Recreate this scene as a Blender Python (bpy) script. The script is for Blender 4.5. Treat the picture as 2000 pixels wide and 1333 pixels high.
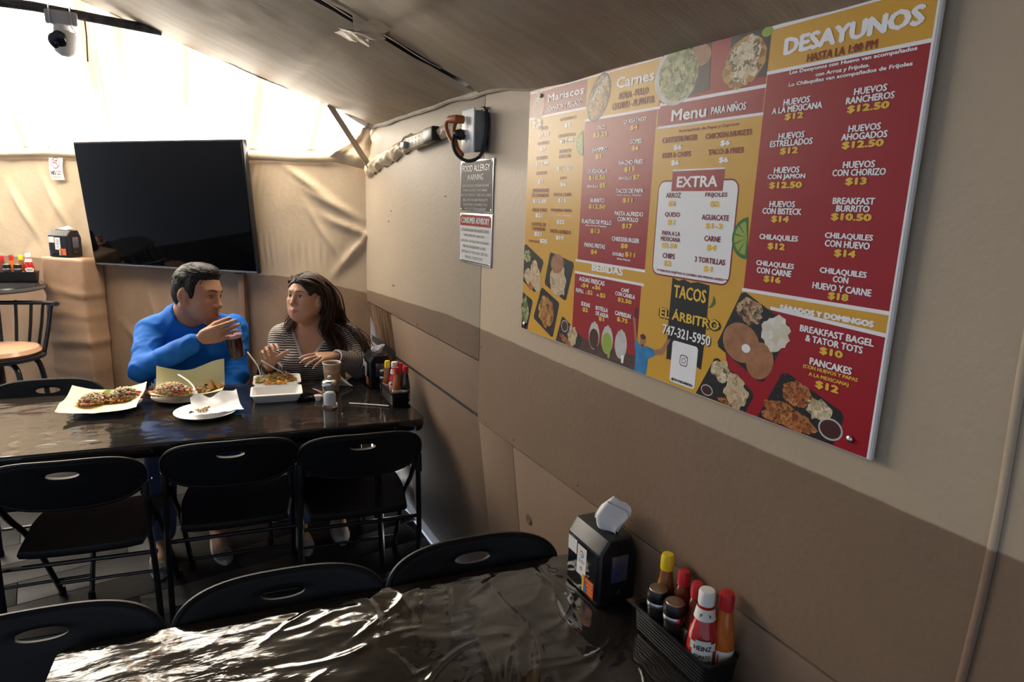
import bpy, bmesh, math, random
import numpy as np
from mathutils import Vector, Matrix, Euler, noise

for o in list(bpy.data.objects):
    bpy.data.objects.remove(o)
SC = bpy.context.scene
COL = SC.collection
RND = random.Random(7)

# ------------------------------------------------------------------ camera
cd = bpy.data.cameras.new('camera'); cam = bpy.data.objects.new('camera', cd); COL.objects.link(cam)
cd.sensor_width = 36.0; cd.lens = 22.68; cd.clip_start = 0.02; cd.clip_end = 200
R = Matrix(((0.88679, 0.06413, -0.45770), (-0.46088, 0.19674, -0.86539), (0.03455, 0.97836, 0.20402)))
cam.matrix_world = Matrix.Translation((0, 0, 1.64)) @ R.to_4x4()
SC.camera = cam

# ------------------------------------------------------------------ world, sun, exposure
wd = bpy.data.worlds.new('world'); SC.world = wd; wd.use_nodes = True
bg = wd.node_tree.nodes['Background']
bg.inputs['Color'].default_value = (0.72, 0.82, 1.0, 1); bg.inputs['Strength'].default_value = 0.6
sd = bpy.data.lights.new('sun', 'SUN'); sd.energy = 78.0; sd.angle = 0.01; sd.color = (1.0, 0.95, 0.87)
sun = bpy.data.objects.new('sun', sd); COL.objects.link(sun)
sun.rotation_euler = Vector((-0.15, -0.78, -0.95)).to_track_quat('-Z', 'Y').to_euler()
vs = SC.view_settings
vs.view_transform = 'Standard'; vs.look = 'None'; vs.gamma = 1.0; vs.use_curve_mapping = False; vs.exposure = 0.0
SC.cycles.max_bounces = 10; SC.cycles.transmission_bounces = 10; SC.cycles.diffuse_bounces = 6; SC.cycles.caustics_reflective = False
SC.cycles.sample_clamp_indirect = 0.0
SC.cycles.use_denoising = True

# ------------------------------------------------------------------ helpers
def lin(c):
    return tuple((v/12.92 if v <= 0.04045 else ((v+0.055)/1.055)**2.4) for v in [q/255.0 for q in c])

MATS = {}
def mat(name, col, rough=0.5, metal=0.0, bump=None, col2=None, nscale=20.0, stretch=(1, 1, 1), trans=0.0, coat=0.0, ior=1.45, spec=0.5, sheen=0.0, rough2=None, detail=4.0, lo=0.35, hi=0.65, alpha=1.0, sss=0.0):
    """procedural principled material; col2 blends in by noise, bump=(scale, strength, distance, stretch)"""
    if name in MATS: return MATS[name]
    m = bpy.data.materials.new(name); m.use_nodes = True; MATS[name] = m
    nt = m.node_tree; b = nt.nodes['Principled BSDF']
    b.inputs['Base Color'].default_value = (*col, 1); b.inputs['Roughness'].default_value = rough
    b.inputs['Metallic'].default_value = metal; b.inputs['IOR'].default_value = ior
    b.inputs['Transmission Weight'].default_value = trans; b.inputs['Coat Weight'].default_value = coat
    b.inputs['Specular IOR Level'].default_value = spec; b.inputs['Sheen Weight'].default_value = sheen
    b.inputs['Alpha'].default_value = alpha
    if sss: b.inputs['Subsurface Weight'].default_value = sss; b.inputs['Subsurface Radius'].default_value = (0.01, 0.004, 0.002)
    tc = nt.nodes.new('ShaderNodeTexCoord')
    def ns(scale, st, det):
        mp = nt.nodes.new('ShaderNodeMapping'); mp.inputs['Scale'].default_value = st
        nt.links.new(tc.outputs['Object'], mp.inputs['Vector'])
        n = nt.nodes.new('ShaderNodeTexNoise'); n.inputs['Scale'].default_value = scale; n.inputs['Detail'].default_value = det
        nt.links.new(mp.outputs[0], n.inputs['Vector']); return n
    if col2 is not None:
        n = ns(nscale, stretch, detail)
        r = nt.nodes.new('ShaderNodeValToRGB'); r.color_ramp.elements[0].position = lo; r.color_ramp.elements[1].position = hi
        r.color_ramp.elements[0].color = (*col, 1); r.color_ramp.elements[1].color = (*col2, 1)
        nt.links.new(n.outputs['Fac'], r.inputs['Fac']); nt.links.new(r.outputs[0], b.inputs['Base Color'])
        if rough2 is not None:
            mr = nt.nodes.new('ShaderNodeMapRange'); mr.inputs['From Min'].default_value = lo; mr.inputs['From Max'].default_value = hi
            mr.inputs['To Min'].default_value = rough; mr.inputs['To Max'].default_value = rough2
            nt.links.new(n.outputs['Fac'], mr.inputs['Value']); nt.links.new(mr.outputs[0], b.inputs['Roughness'])
    if bump:
        n = ns(bump[0], bump[3] if len(bump) > 3 else (1, 1, 1), 5.0)
        bp = nt.nodes.new('ShaderNodeBump'); bp.inputs['Strength'].default_value = bump[1]; bp.inputs['Distance'].default_value = bump[2]
        nt.links.new(n.outputs['Fac'], bp.inputs['Height']); nt.links.new(bp.outputs[0], b.inputs['Normal'])
    return m

def link(name, me, m=None, parent=None, loc=None, rot=None, smooth=True):
    o = bpy.data.objects.new(name, me); COL.objects.link(o)
    if m is not None:
        for q in (m if isinstance(m, (list, tuple)) else [m]): me.materials.append(q)
    if parent is not None: o.parent = parent
    if loc is not None: o.location = loc
    if rot is not None: o.rotation_euler = rot
    if smooth and len(me.polygons): me.polygons.foreach_set('use_smooth', [True]*len(me.polygons))
    return o

def empty(name, loc=(0, 0, 0), rot=(0, 0, 0)):
    o = bpy.data.objects.new(name, None); COL.objects.link(o); o.location = loc; o.rotation_euler = rot; o.empty_display_size = 0.05
    return o

def tag(o, label=None, cat=None, group=None, kind=None):
    if label: o['label'] = label
    if cat: o['category'] = cat
    if group: o['group'] = group
    if kind: o['kind'] = kind
    return o

def copy_tree(o, parent=None):
    c = o.copy(); COL.objects.link(c)
    if parent is not None: c.parent = parent
    for ch in list(o.children): copy_tree(ch, c)
    return c

class MB:
    """collects shapes into one mesh"""
    def __init__(s): s.v = []; s.f = []; s.mi = []; s.cur = 0
    def add(s, vs_, fs_):
        n = len(s.v); s.v += [tuple(v) for v in vs_]
        for f in fs_: s.f.append(tuple(i+n for i in f)); s.mi.append(s.cur)
        return s
    def box(s, c, d, rot=None, bev=0.0):
        bm = bmesh.new(); bmesh.ops.create_cube(bm, size=1.0)
        for v in bm.verts: v.co = Vector((v.co.x*d[0], v.co.y*d[1], v.co.z*d[2]))
        if bev > 0: bmesh.ops.bevel(bm, geom=list(bm.edges), offset=bev, segments=2, profile=0.5, affect='EDGES')
        return s.bm(bm, c, rot)
    def bm(s, bm, c=(0, 0, 0), rot=None):
        M_ = Matrix.Translation(c)
        if rot is not None: M_ = M_ @ (rot.to_4x4() if isinstance(rot, Matrix) else Euler(rot).to_matrix().to_4x4())
        bm.verts.index_update()
        s.add([M_ @ v.co for v in bm.verts], [[v.index for v in f.verts] for f in bm.faces]); bm.free(); return s
    def lathe(s, prof, c=(0, 0, 0), seg=24, rot=None, ribs=None, caps=True):
        """prof: list of (r, z) from bottom to top"""
        M_ = Matrix.Translation(c)
        if rot is not None: M_ = M_ @ (rot.to_4x4() if isinstance(rot, Matrix) else Euler(rot).to_matrix().to_4x4())
        vs_ = []; fs_ = []
        for (r, z) in prof:
            for k in range(seg):
                a = 2*math.pi*k/seg; rr = max(r, 1e-5)*(1 if not ribs else 1+ribs*(k % 2))
                vs_.append(M_ @ Vector((rr*math.cos(a), rr*math.sin(a), z)))
        for i in range(len(prof)-1):
            for k in range(seg):
                a, b_ = i*seg+k, i*seg+(k+1) % seg
                fs_.append((a, b_, b_+seg, a+seg))
        if caps and prof[0][0] > 1e-4: fs_.append(tuple(range(seg))[::-1])
        if caps and prof[-1][0] > 1e-4: fs_.append(tuple((len(prof)-1)*seg+k for k in range(seg)))
        return s.add(vs_, fs_)
    def tube(s, pts, r, seg=8, caps=True, flat=1.0, up=None):
        """sweep a circle (or ellipse flattened by flat) along pts; r scalar or list"""
        pts = [Vector(p) for p in pts]; n = len(pts)
        rs = r if isinstance(r, (list, tuple)) else [r]*n
        vs_ = []; fs_ = []; prev = None
        for i, p in enumerate(pts):
            t = (pts[min(i+1, n-1)]-pts[max(i-1, 0)])
            if t.length < 1e-9: t = Vector((0, 0, 1))
            t.normalize()
            if prev is None:
                u = Vector(up) if up is not None else (Vector((0, 0, 1)) if abs(t.z) < 0.9 else Vector((1, 0, 0)))
            else: u = prev
            u = (u - t*u.dot(t))
            if u.length < 1e-6: u = t.orthogonal()
            u.normalize(); w = t.cross(u); prev = u
            for k in range(seg):
                a = 2*math.pi*k/seg
                vs_.append(p + u*(math.cos(a)*rs[i]*flat) + w*(math.sin(a)*rs[i]))
        for i in range(n-1):
            for k in range(seg):
                a, b_ = i*seg+k, i*seg+(k+1) % seg
                fs_.append((a, b_, b_+seg, a+seg))
        if caps:
            fs_.append(tuple(range(seg))[::-1]); fs_.append(tuple((n-1)*seg+k for k in range(seg)))
        return s.add(vs_, fs_)
    def prism(s, poly, h0, h1, fn=None):
        """polygon in 2-D extruded h0..h1; fn(x,y,h)->3-D"""
        fn = fn or (lambda x, y, h: (x, y, h)); n = len(poly)
        vs_ = [fn(x, y, h0) for x, y in poly]+[fn(x, y, h1) for x, y in poly]
        fs_ = [tuple(range(n))[::-1], tuple(range(n, 2*n))]+[(i, (i+1) % n, n+(i+1) % n, n+i) for i in range(n)]
        return s.add(vs_, fs_)
    def grid(s, nu, nv, fn, close=False):
        vs_ = [fn(i/nu, j/nv) for j in range(nv+1) for i in range(nu+1)]
        fs_ = [(j*(nu+1)+i, j*(nu+1)+i+1, (j+1)*(nu+1)+i+1, (j+1)*(nu+1)+i) for j in range(nv) for i in range(nu)]
        return s.add(vs_, fs_)
    def build(s, name, m=None, parent=None, loc=None, rot=None, smooth=True, sharp=40):
        me = bpy.data.meshes.new(name); me.from_pydata(s.v, [], s.f); me.validate(clean_customdata=False)
        if any(s.mi) and len(s.mi) == len(me.polygons): me.polygons.foreach_set('material_index', s.mi)
        o = link(name, me, m, parent, loc, rot, smooth)
        if smooth and sharp: 
            try: me.set_sharp_from_angle(angle=math.radians(sharp))
            except Exception: pass
        return o

def bez(p0, p1, p2, p3, n=12):
    p0, p1, p2, p3 = map(Vector, (p0, p1, p2, p3)); out = []
    for i in range(n+1):
        t = i/n; out.append(p0*(1-t)**3+p1*3*t*(1-t)**2+p2*3*t*t*(1-t)+p3*t**3)
    return out
def smoothpts(pts, n=6):
    """Catmull-Rom through pts"""
    P = [Vector(p) for p in pts]; P = [2*P[0]-P[1]]+P+[2*P[-1]-P[-2]]; out = []
    for i in range(1, len(P)-2):
        for k in range(n):
            t = k/n; a, b_, c, d = P[i-1], P[i], P[i+1], P[i+2]
            out.append(0.5*((2*b_)+(c-a)*t+(2*a-5*b_+4*c-d)*t*t+(3*b_-a-3*c+d)*t**3))
    out.append(P[-2]); return out
def fbm(x, y, z=0.0, o=3): return noise.fractal(Vector((x, y, z)), 1.0, 2.0, o)
def rrect(w, h, r, n=5):
    pts = []
    for cx, cy, a0 in ((w/2-r, h/2-r, 0), (-w/2+r, h/2-r, 90), (-w/2+r, -h/2+r, 180), (w/2-r, -h/2+r, 270)):
        for k in range(n+1):
            a = math.radians(a0+90*k/n); pts.append((cx+r*math.cos(a), cy+r*math.sin(a)))
    return pts
W = 0.929          # right wall plane
# ------------------------------------------------------------------ room shell
def wall_mat(name, beige, brown, zline, wob=0.006, bumps=(60, 0.25, 0.004), dip=('Y', 2.3, 3.45)):
    m = mat(name, beige, 0.55, bump=bumps)
    nt = m.node_tree; b = nt.nodes['Principled BSDF']
    g = nt.nodes.new('ShaderNodeNewGeometry'); sp = nt.nodes.new('ShaderNodeSeparateXYZ'); nt.links.new(g.outputs['Position'], sp.inputs[0])
    n = nt.nodes.new('ShaderNodeTexNoise'); n.inputs['Scale'].default_value = 9.0; nt.links.new(g.outputs['Position'], n.inputs['Vector'])
    ma = nt.nodes.new('ShaderNodeMath'); ma.operation = 'MULTIPLY_ADD'; ma.inputs[1].default_value = wob; nt.links.new(n.outputs['Fac'], ma.inputs[0]); nt.links.new(sp.outputs['Z'], ma.inputs[2])
    dm = nt.nodes.new('ShaderNodeMapRange'); dm.inputs['From Min'].default_value = dip[1]; dm.inputs['From Max'].default_value = dip[2]; dm.inputs['To Min'].default_value = 0.0; dm.inputs['To Max'].default_value = 0.055
    nt.links.new(sp.outputs[dip[0]], dm.inputs['Value']); m0 = ma
    ma = nt.nodes.new('ShaderNodeMath'); nt.links.new(m0.outputs[0], ma.inputs[0]); nt.links.new(dm.outputs[0], ma.inputs[1])
    mr = nt.nodes.new('ShaderNodeMapRange'); mr.inputs['From Min'].default_value = zline-0.002; mr.inputs['From Max'].default_value = zline+0.002
    nt.links.new(ma.outputs[0], mr.inputs['Value'])
    # scuffs and patchy paint
    n2 = nt.nodes.new('ShaderNodeTexNoise'); n2.inputs['Scale'].default_value = 3.5; n2.inputs['Detail'].default_value = 8; n2.inputs['Roughness'].default_value = 0.65
    nt.links.new(g.outputs['Position'], n2.inputs['Vector'])
    def two(c, k):
        r = nt.nodes.new('ShaderNodeValToRGB'); r.color_ramp.elements[0].position = 0.3; r.color_ramp.elements[1].position = 0.7
        r.color_ramp.elements[0].color = (*[v*k for v in c], 1); r.color_ramp.elements[1].color = (*c, 1); nt.links.new(n2.outputs['Fac'], r.inputs['Fac']); return r
    A = two(brown, 0.86); B = two(beige, 0.93)
    mx = nt.nodes.new('ShaderNodeMix'); mx.data_type = 'RGBA'; nt.links.new(mr.outputs[0], mx.inputs[0]); nt.links.new(A.outputs[0], mx.inputs[6]); nt.links.new(B.outputs[0], mx.inputs[7])
    nt.links.new(mx.outputs[2], b.inputs['Base Color'])
    return m
BEIGE = (0.455, 0.370, 0.270); BROWN = (0.225, 0.150, 0.100)
M_WALL = wall_mat('painted board', BEIGE, BROWN, 1.225)
M_CLOTH = wall_mat('painted cloth', (0.53, 0.41, 0.275), (0.29, 0.186, 0.115), 1.213, 0.02, (35, 0.3, 0.006), ('X', 0.60, 0.94))
M_CEIL = mat('ceiling cloth', (0.43, 0.36, 0.272), 0.6, bump=(26, 0.35, 0.004, (1, 6, 1)), col2=(0.37, 0.295, 0.207), nscale=5, stretch=(1, 4, 1))
M_DARK = mat('dark gap', (0.012, 0.011, 0.01), 0.8)
M_WOODDK = mat('dark wrapped board', (0.17, 0.105, 0.062), 0.25, col2=(0.07, 0.042, 0.026), nscale=14, stretch=(1, 3, 0.5), bump=(22, 0.5, 0.004, (1, 2, 0.5)))
M_TARP = mat('white tarp', (0.9, 0.88, 0.84), 0.7)
nt = M_TARP.node_tree
for nd in list(nt.nodes): nt.nodes.remove(nd)
out = nt.nodes.new('ShaderNodeOutputMaterial'); tr = nt.nodes.new('ShaderNodeBsdfTranslucent'); df = nt.nodes.new('ShaderNodeBsdfDiffuse'); mxs = nt.nodes.new('ShaderNodeMixShader')
mxs.inputs[0].default_value = 0.25; df.inputs[0].default_value = (0.8, 0.78, 0.74, 1)
tc = nt.nodes.new('ShaderNodeTexCoord'); mp = nt.nodes.new('ShaderNodeMapping'); mp.inputs['Scale'].default_value = (1, 0.06, 1)
nz = nt.nodes.new('ShaderNodeTexNoise'); nz.inputs['Scale'].default_value = 11.0; nz.inputs['Detail'].default_value = 4
rp = nt.nodes.new('ShaderNodeValToRGB'); rp.color_ramp.elements[0].position = 0.385; rp.color_ramp.elements[0].color = (0.15, 0.092, 0.050, 1); rp.color_ramp.elements[1].position = 0.47; rp.color_ramp.elements[1].color = (0.93, 0.88, 0.80, 1)
nt.links.new(tc.outputs['UV'], mp.inputs[0]); nt.links.new(mp.outputs[0], nz.inputs['Vector']); nt.links.new(nz.outputs['Fac'], rp.inputs[0]); nt.links.new(rp.outputs[0], tr.inputs[0])
nt.links.new(tr.outputs[0], mxs.inputs[1]); nt.links.new(df.outputs[0], mxs.inputs[2]); nt.links.new(mxs.outputs[0], out.inputs[0])

# floor: a dark base and vinyl planks laid one by one
fl = MB().box((-1.404, 2.2, -0.03), (4.89, 8.6, 0.04)).build('floor', M_DARK, smooth=False); tag(fl, kind='structure')
M_PLK = [mat('vinyl plank %d' % i, tuple(q*0.7 for q in c), 0.45, spec=0.14, col2=tuple(q*0.7 for q in c2), nscale=7, stretch=(2, 16, 1), bump=(30, 0.12, 0.002, (1, 9, 1)))
         for i, (c, c2) in enumerate([((0.040, 0.040, 0.042), (0.024, 0.024, 0.025)), ((0.046, 0.046, 0.047), (0.028, 0.028, 0.028)), ((0.035, 0.035, 0.037), (0.021, 0.021, 0.022))])]
PW, PLN = 0.19, 1.22
pm = []
for i in range(3):
    b_ = MB().box((0, 0, 0), (PLN-0.003, PW-0.003, 0.008), bev=0.0015); o = b_.build('plank', M_PLK[i]); pm.append(o)
ang = math.radians(8)
first = list(pm)
cnt = 0
for r_ in range(-8, 30):
    for c_ in range(-4, 5):
        x = c_*PLN + (r_ % 3)*0.41; y = r_*PW
        X = -0.2+x*math.cos(ang)-y*math.sin(ang); Y = 1.2+x*math.sin(ang)+y*math.cos(ang)
        if not (-2.6 < X < 1.55 and 0.2 < Y < 6.3): continue
        src = first[(r_*5+c_*3) % 3]
        over = X+PLN/2*math.cos(ang)-(W+0.112)
        if over > 0:                                   # cut at the wall
            l_ = PLN-over/math.cos(ang)
            if l_ > 0.05:
                o = MB().box((0, 0, 0), (l_-0.003, PW-0.003, 0.008), bev=0.0015).build('plank', M_PLK[(r_*5+c_*3) % 3], fl)
                sh_ = (PLN-l_)/2; o.location = (X-sh_*math.cos(ang), Y-sh_*math.sin(ang), -0.004); o.rotation_euler = (0, 0, ang)
            continue
        if src in pm: o = src; pm.remove(src)
        else: o = src.copy(); COL.objects.link(o)
        o.parent = fl; o.location = (X, Y, -0.004); o.rotation_euler = (0, 0, ang); cnt += 1
ground = MB().box((1.75, 2.5, -0.060), (1.3, 7, 0.05)).build('floor', mat('pale concrete', (0.55, 0.54, 0.52), 0.9, bump=(40, 0.2, 0.004)), smooth=False); tag(ground, 'pale sunlit ground outside the wall', kind='structure')

# right wall: boards on a frame
wr = empty('wall_right', (W, 1.2, 0)); tag(wr, kind='structure')
def board(y0, y1, z0, z1, m=M_WALL, dx=0.0, name='panel'):
    return MB().box((W+0.008+dx, (y0+y1)/2, (z0+z1)/2), (0.016, y1-y0-0.003, z1-z0-0.003), bev=0.0015).build(name, m, wr, loc=(-W, -1.2, 0))
LEAN = math.radians(-7.2)                   # the lower boards lean out towards the ground
def low(y0, y1, z1, m=M_WALL, dx=0.0, name='panel', th=0.016):
    h = (z1-0.020)/math.cos(LEAN); c = Vector((W+0.008+dx, (y0+y1)/2, z1))+Matrix.Rotation(LEAN, 3, 'Y') @ Vector((0, 0, -h/2))
    return MB().box(c, (th, y1-y0-0.003, h-0.003), rot=(0, LEAN, 0), bev=0.0015 if th > 0.01 else 0).build(name, m, wr, loc=(-W, -1.2, 0))
board(-1.4, 2.0, 0.888, 2.04)
board(2.003, 3.50, 1.105, 2.04, dx=0.001)
low(2.003, 3.05, 1.102, dx=0.003)
low(1.735, 2.0, 0.885, dx=0.004)
low(0.3, 1.732, 0.885, dx=0.002)
low(-1.4, 0.297, 0.885, dx=0.003)
low(3.053, 3.60, 1.102, M_WOODDK, dx=0.006)
low(-1.4, 3.55, 0.80, M_DARK, dx=0.09, name='backing', th=0.012)  # dark sheet added behind the leaning boards to stop daylight leaking in
MB().box((W+0.04, 1.05, 1.45), (0.02, 4.9, 1.15)).build('backing', M_DARK, wr, loc=(-W, -1.2, 0), smooth=False)
# folded seams of the covering and the screws along the board joints
M_SEAM = mat('seam tape', (0.66, 0.58, 0.47), 0.3, bump=(40, 0.3, 0.003, (1, 1, 0.2)))
pts = [(W-0.002, 0.392+0.004*math.sin(z*9), z) for z in np.linspace(0.89, 2.0, 40)]
MB().tube(pts, 0.006, 8, flat=0.5, up=(1, 0, 0)).build('seam', M_WALL, wr, loc=(-W, -1.2, 0))
M_SCREW = mat('painted screw', (0.2, 0.14, 0.1), 0.4, metal=0.3)
scr = None
for y, z in [(2.9, 1.12), (2.65, 1.12), (2.4, 1.12), (2.2, 1.13), (1.93, 0.9), (1.72, 0.91), (1.35, 0.91), (0.9, 0.9), (3.06, 1.55), (3.02, 1.6), (2.98, 1.25), (3.0, 1.25), (2.34, 1.67), (2.02, 0.9), (1.98, 1.16), (2.03, 1.16), (0.72, 0.55)]:
    if scr is None:
        scr = MB().lathe([(0.0045, 0), (0.0045, 0.001), (0.002, 0.0022), (0, 0.0022)], seg=10, rot=(0, -math.pi/2, 0)).build('screw', M_SCREW, wr); o = scr
    else: o = scr.copy(); COL.objects.link(o)
    o.location = (-0.001+max(0, 0.885-z)*0.126, y-1.2, z)
knot = MB().lathe([(0.016, 0), (0.017, 0.0015), (0.013, 0.003), (0.009, 0.002), (0, 0.002)], seg=16, rot=(0, -math.pi/2, 0)).build('knot', mat('knot', (0.12, 0.08, 0.055), 0.6), wr, loc=(0.030, 1.655-1.2, 0.66))

# back wall: painted cloth running off at 45 degrees, hung from a wrapped beam
DX, DY = -math.sqrt(.5), math.sqrt(.5)
def bw(s, z, off=0.0):                      # along the wall, height, out towards the room
    return Vector((W+DX*s-0.7071*off, 3.48+DY*s-0.7071*off, z))
def fold(s, z):
    d = 0.006*fbm(s*1.6, z*1.3, 3.1)+0.004*fbm(s*5+z*2.0, z*2.2-s, 1.2)
    d += 0.0035*math.sin(9*s+5*z+3*fbm(s*2, z*2, 8))*max(0, fbm(s*1.1, z*1.4, 5.5)+0.3)
    for (cs, cz, ax, ay, w_, h_) in ((0.33, 1.72, 0.86, 0.5, 0.018, 0.020), (0.20, 1.62, 0.92, 0.4, 0.02, 0.024), (0.10, 1.50, 0.95, 0.3, 0.02, 0.022), (0.25, 1.45, 0.6, 0.8, 0.02, 0.014), (0.06, 1.38, 0.7, -0.7, 0.02, 0.02), (2.2, 1.55, 0.5, 0.86, 0.03, 0.02), (2.5, 1.5, 0.55, 0.84, 0.03, 0.022), (2.85, 1.6, 0.6, 0.8, 0.03, 0.02), (1.45, 0.85, 0.35, 0.94, 0.03, 0.018), (1.3, 0.75, 0.2, 0.98, 0.03, 0.02), (1.6, 0.7, 0.75, 0.66, 0.03, 0.016), (0.75, 0.95, 0.1, 1.0, 0.03, 0.01), (2.35, 0.85, 0.1, 1, 0.04, 0.012)):
        u_ = (s-cs)*ax+(z-cz)*ay; v_ = -(s-cs)*ay+(z-cz)*ax
        d += h_*math.exp(-(v_/w_)**2)*math.exp(-(u_/0.16)**2)
    d += 0.0035*math.sin(s*140+z*45)*math.exp(-((z-1.74)/0.07)**2)*math.exp(-((s-0.75)/0.22)**2)
    d += 0.0030*math.sin(s*150-z*9+2*math.sin(s*9))*math.exp(-((z-1.34)/0.075)**2)*math.exp(-((s-0.55)/0.30)**2)
    d += 0.0040*math.sin(s*95+z*20)*math.exp(-((z-1.84)/0.05)**2)*max(0, fbm(s*2, 0.3, 7)+0.3)
    return d*min(1, 8*max(0, 1.93-z)+0.1)
NS, NZ = 620, 100
bwall = MB().grid(NS, NZ, lambda u, v: bw(-0.02+u*4.6, v*1.875, fold(-0.02+u*4.6, v*1.875))).build('wall_back', M_CLOTH, sharp=0)
tag(bwall, kind='structure')
MB().grid(90, 6, lambda u, v: bw(u*4.5, 1.865+0.01*fbm(u*9, 2.0)+0.055*(v-0.5), 0.02+0.016*math.cos((v-0.5)*3.1)+0.004*fbm(u*40, v*2, 6))).build('hem', mat('beam cloth', (0.66, 0.53, 0.36), 0.5, bump=(30, 0.4, 0.004)), bwall)
MB().box((0, 0, 0), (4.6, 0.035, 0.03), bev=0.004).build('beam', mat('cream beam', (0.66, 0.56, 0.42), 0.5), bwall, loc=bw(2.25, 1.895, -0.012), rot=(0, 0, math.radians(135)))
MB().box((0, 0, 0), (0.04, 0.03, 1.82), bev=0.003).build('post', mat('brown batten', (0.22, 0.13, 0.07), 0.5, col2=(0.16, 0.09, 0.05), nscale=9, stretch=(3, 3, 0.3)), bwall, loc=bw(0.80, 0.93, 0.018), rot=(0, 0, math.radians(135)))
# corner flap of cloth under the roof
fp = [Vector((0.925, 3.30, 2.02)), Vector((0.925, 3.42, 1.80)), bw(0.30, 1.86, 0.02)]
MB().grid(14, 14, lambda u, v: fp[0].lerp(fp[1], u).lerp(fp[2], v*(0.25+0.75*u))+Vector((-0.7, -0.7, 0))*(0.018*math.sin(u*9+v*4)+0.012*fbm(u*3, v*3, 2))).build('flap', M_CLOTH, bwall, sharp=0)

# ceiling: cloth rising from the right wall, two lengths with a slit between them
def zc(X, Y):
    k = min(1, max(0, (2.0-Y)/0.5)); k = k*k*(3-2*k)
    return 2.005+0.383*(W-X)-0.047*k*max(0, 1-(W-X)/1.2)
def hipY(X): return 0.929+3.48-X-(0.538/0.299)*(2.005+0.383*(W-X)-1.89)
ce = empty('ceiling', (W, 2, 2.0)); tag(ce, kind='structure')
XL = -1.35
def cback(u, v):
    X = W+(XL-W)*u; y0, y1 = 2.062+0.012*math.sin(u*7), hipY(X)+0.012
    Y = y0+(y1-y0)*v
    seam = 0.010*math.exp(-((X-0.55)/0.012)**2)
    sag = 0.030*math.sin(math.pi*v)*(1-0.6*math.exp(-((X-0.55)/0.05)**2))*min(1, (W-X)*6)
    return (X, Y, zc(X, Y)-sag-seam+0.006*fbm(X*3, Y*2, 4)+0.004*fbm(X*9, Y*3, 1))
MB().grid(110, 40, cback).build('panel', M_CEIL, ce, loc=(-W, -2, -2.0), sharp=0)
def cfront(u, v):
    X = W+(XL-W)*u; Y = 2.035-0.012*math.sin(u*5+1)-v*3.4
    seam = 0.008*math.exp(-((X-0.55)/0.012)**2)
    sag = 0.045*math.sin(math.pi*min(1, v*1.5))*min(1, (W-X)*4)
    bulge = 0.012*math.exp(-((W-X)/0.05)**2)
    return (X, Y, zc(X, Y)-sag*0.6-seam-bulge+0.006*fbm(X*3, Y*2, 9)+0.003*fbm(X*11, Y*3, 1))
MB().grid(110, 60, cfront).build('panel', M_CEIL, ce, loc=(-W, -2, -2.0), sharp=0)
MB().tube([(X, 2.05, zc(X, 2.05)+0.035) for X in np.linspace(W-0.01, XL, 20)], 0.022, 10).build('pole', mat('black pole', (0.015, 0.015, 0.016), 0.35), ce, loc=(-W, -2, -2.0))
MB().grid(1, 1, lambda u, v: (W+0.3+(XL-W-0.3)*u, -1.6+5.0*v, 2.005+0.383*(W-(W+0.3+(XL-W-0.3)*u))+0.085)).build('roof_sheet', M_DARK, ce, loc=(-W, -2, -2.0))  # unseen opaque sheet, added above the slit to keep sunlight out
# strips along the slit, tape over the crossing, the wrinkled joint with the wall
MB().grid(40, 3, lambda u, v: (0.78-1.0*u, 2.03-0.02*v+0.006*math.sin(u*30), zc(0.78-1.0*u, 2.03)-0.004-0.012*v*fbm(u*9, v, 3)**2-0.004*v)).build('frayed_edge', M_CEIL, ce, loc=(-W, -2, -2.0), sharp=0)
for k, (a, w_, l_) in enumerate(((0.15, 0.055, 0.30), (-0.3, 0.04, 0.2), (0.5, 0.035, 0.17))):
    ca, sa = math.cos(a), math.sin(a)
    def tp(u, v, a=a, w_=w_, l_=l_, k=k):
        p, q = (u-0.5)*w_, (v-0.5)*l_; X = 0.54+p*ca-q*sa; Y = 2.05+p*sa+q*ca
        return (X, Y, zc(X, 2.05)-0.012-0.003*k-0.014*math.cos((v-0.5)*2.6)+0.004*fbm(X*30, Y*30, k))
    MB().grid(8, 18, tp).build('tape', mat('cloth tape', (0.60, 0.49, 0.35), 0.45, bump=(50, 0.4, 0.003)), ce, loc=(-W, -2, -2.0), sharp=0)
MB().grid(160, 5, lambda u, v: (W-0.006-0.007*math.sin(v*3.1)-0.004*abs(fbm(u*22, v*1.5, 7)), 3.36-3.6*u, zc(W, 3.36-3.6*u)+0.012-0.030*v*(0.8+0.3*fbm(u*9, 0, 2))-0.0)).build('wall_joint', M_CEIL, ce, loc=(-W, -2, -2.0), sharp=0)

# translucent white tarp roof over the back and the left of the tent
def tz(X, Y): return 1.90+0.556*((0.929-X)+(3.48-Y))
TT = 1.75
def tarp(u, v):
    s = -0.25+6.25*u; t = TT*v
    p = Vector((W+DX*s-0.7071*t, 3.48+DY*s-0.7071*t, 0)); z = 1.90+0.556*1.4142*t
    return (p.x, p.y, z+0.012*math.sin(s*14+2*fbm(s*2, t))*max(0.15, 1-t*0.5)*min(1, t*5)-0.004*math.sin(min(1, t/TT)*math.pi))
tp_ = MB().grid(160, 40, tarp).build('ceiling', M_TARP, sharp=0); tag(tp_, 'white translucent tarp roof at the back of the tent', kind='structure')
uv = tp_.data.uv_layers.new(name='UVMap')
for lp in tp_.data.loops:
    i = lp.vertex_index; uv.data[lp.index].uv = ((i % 161)/160*6.25+(i//161)/40*TT, (i//161)/40*TT)

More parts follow.
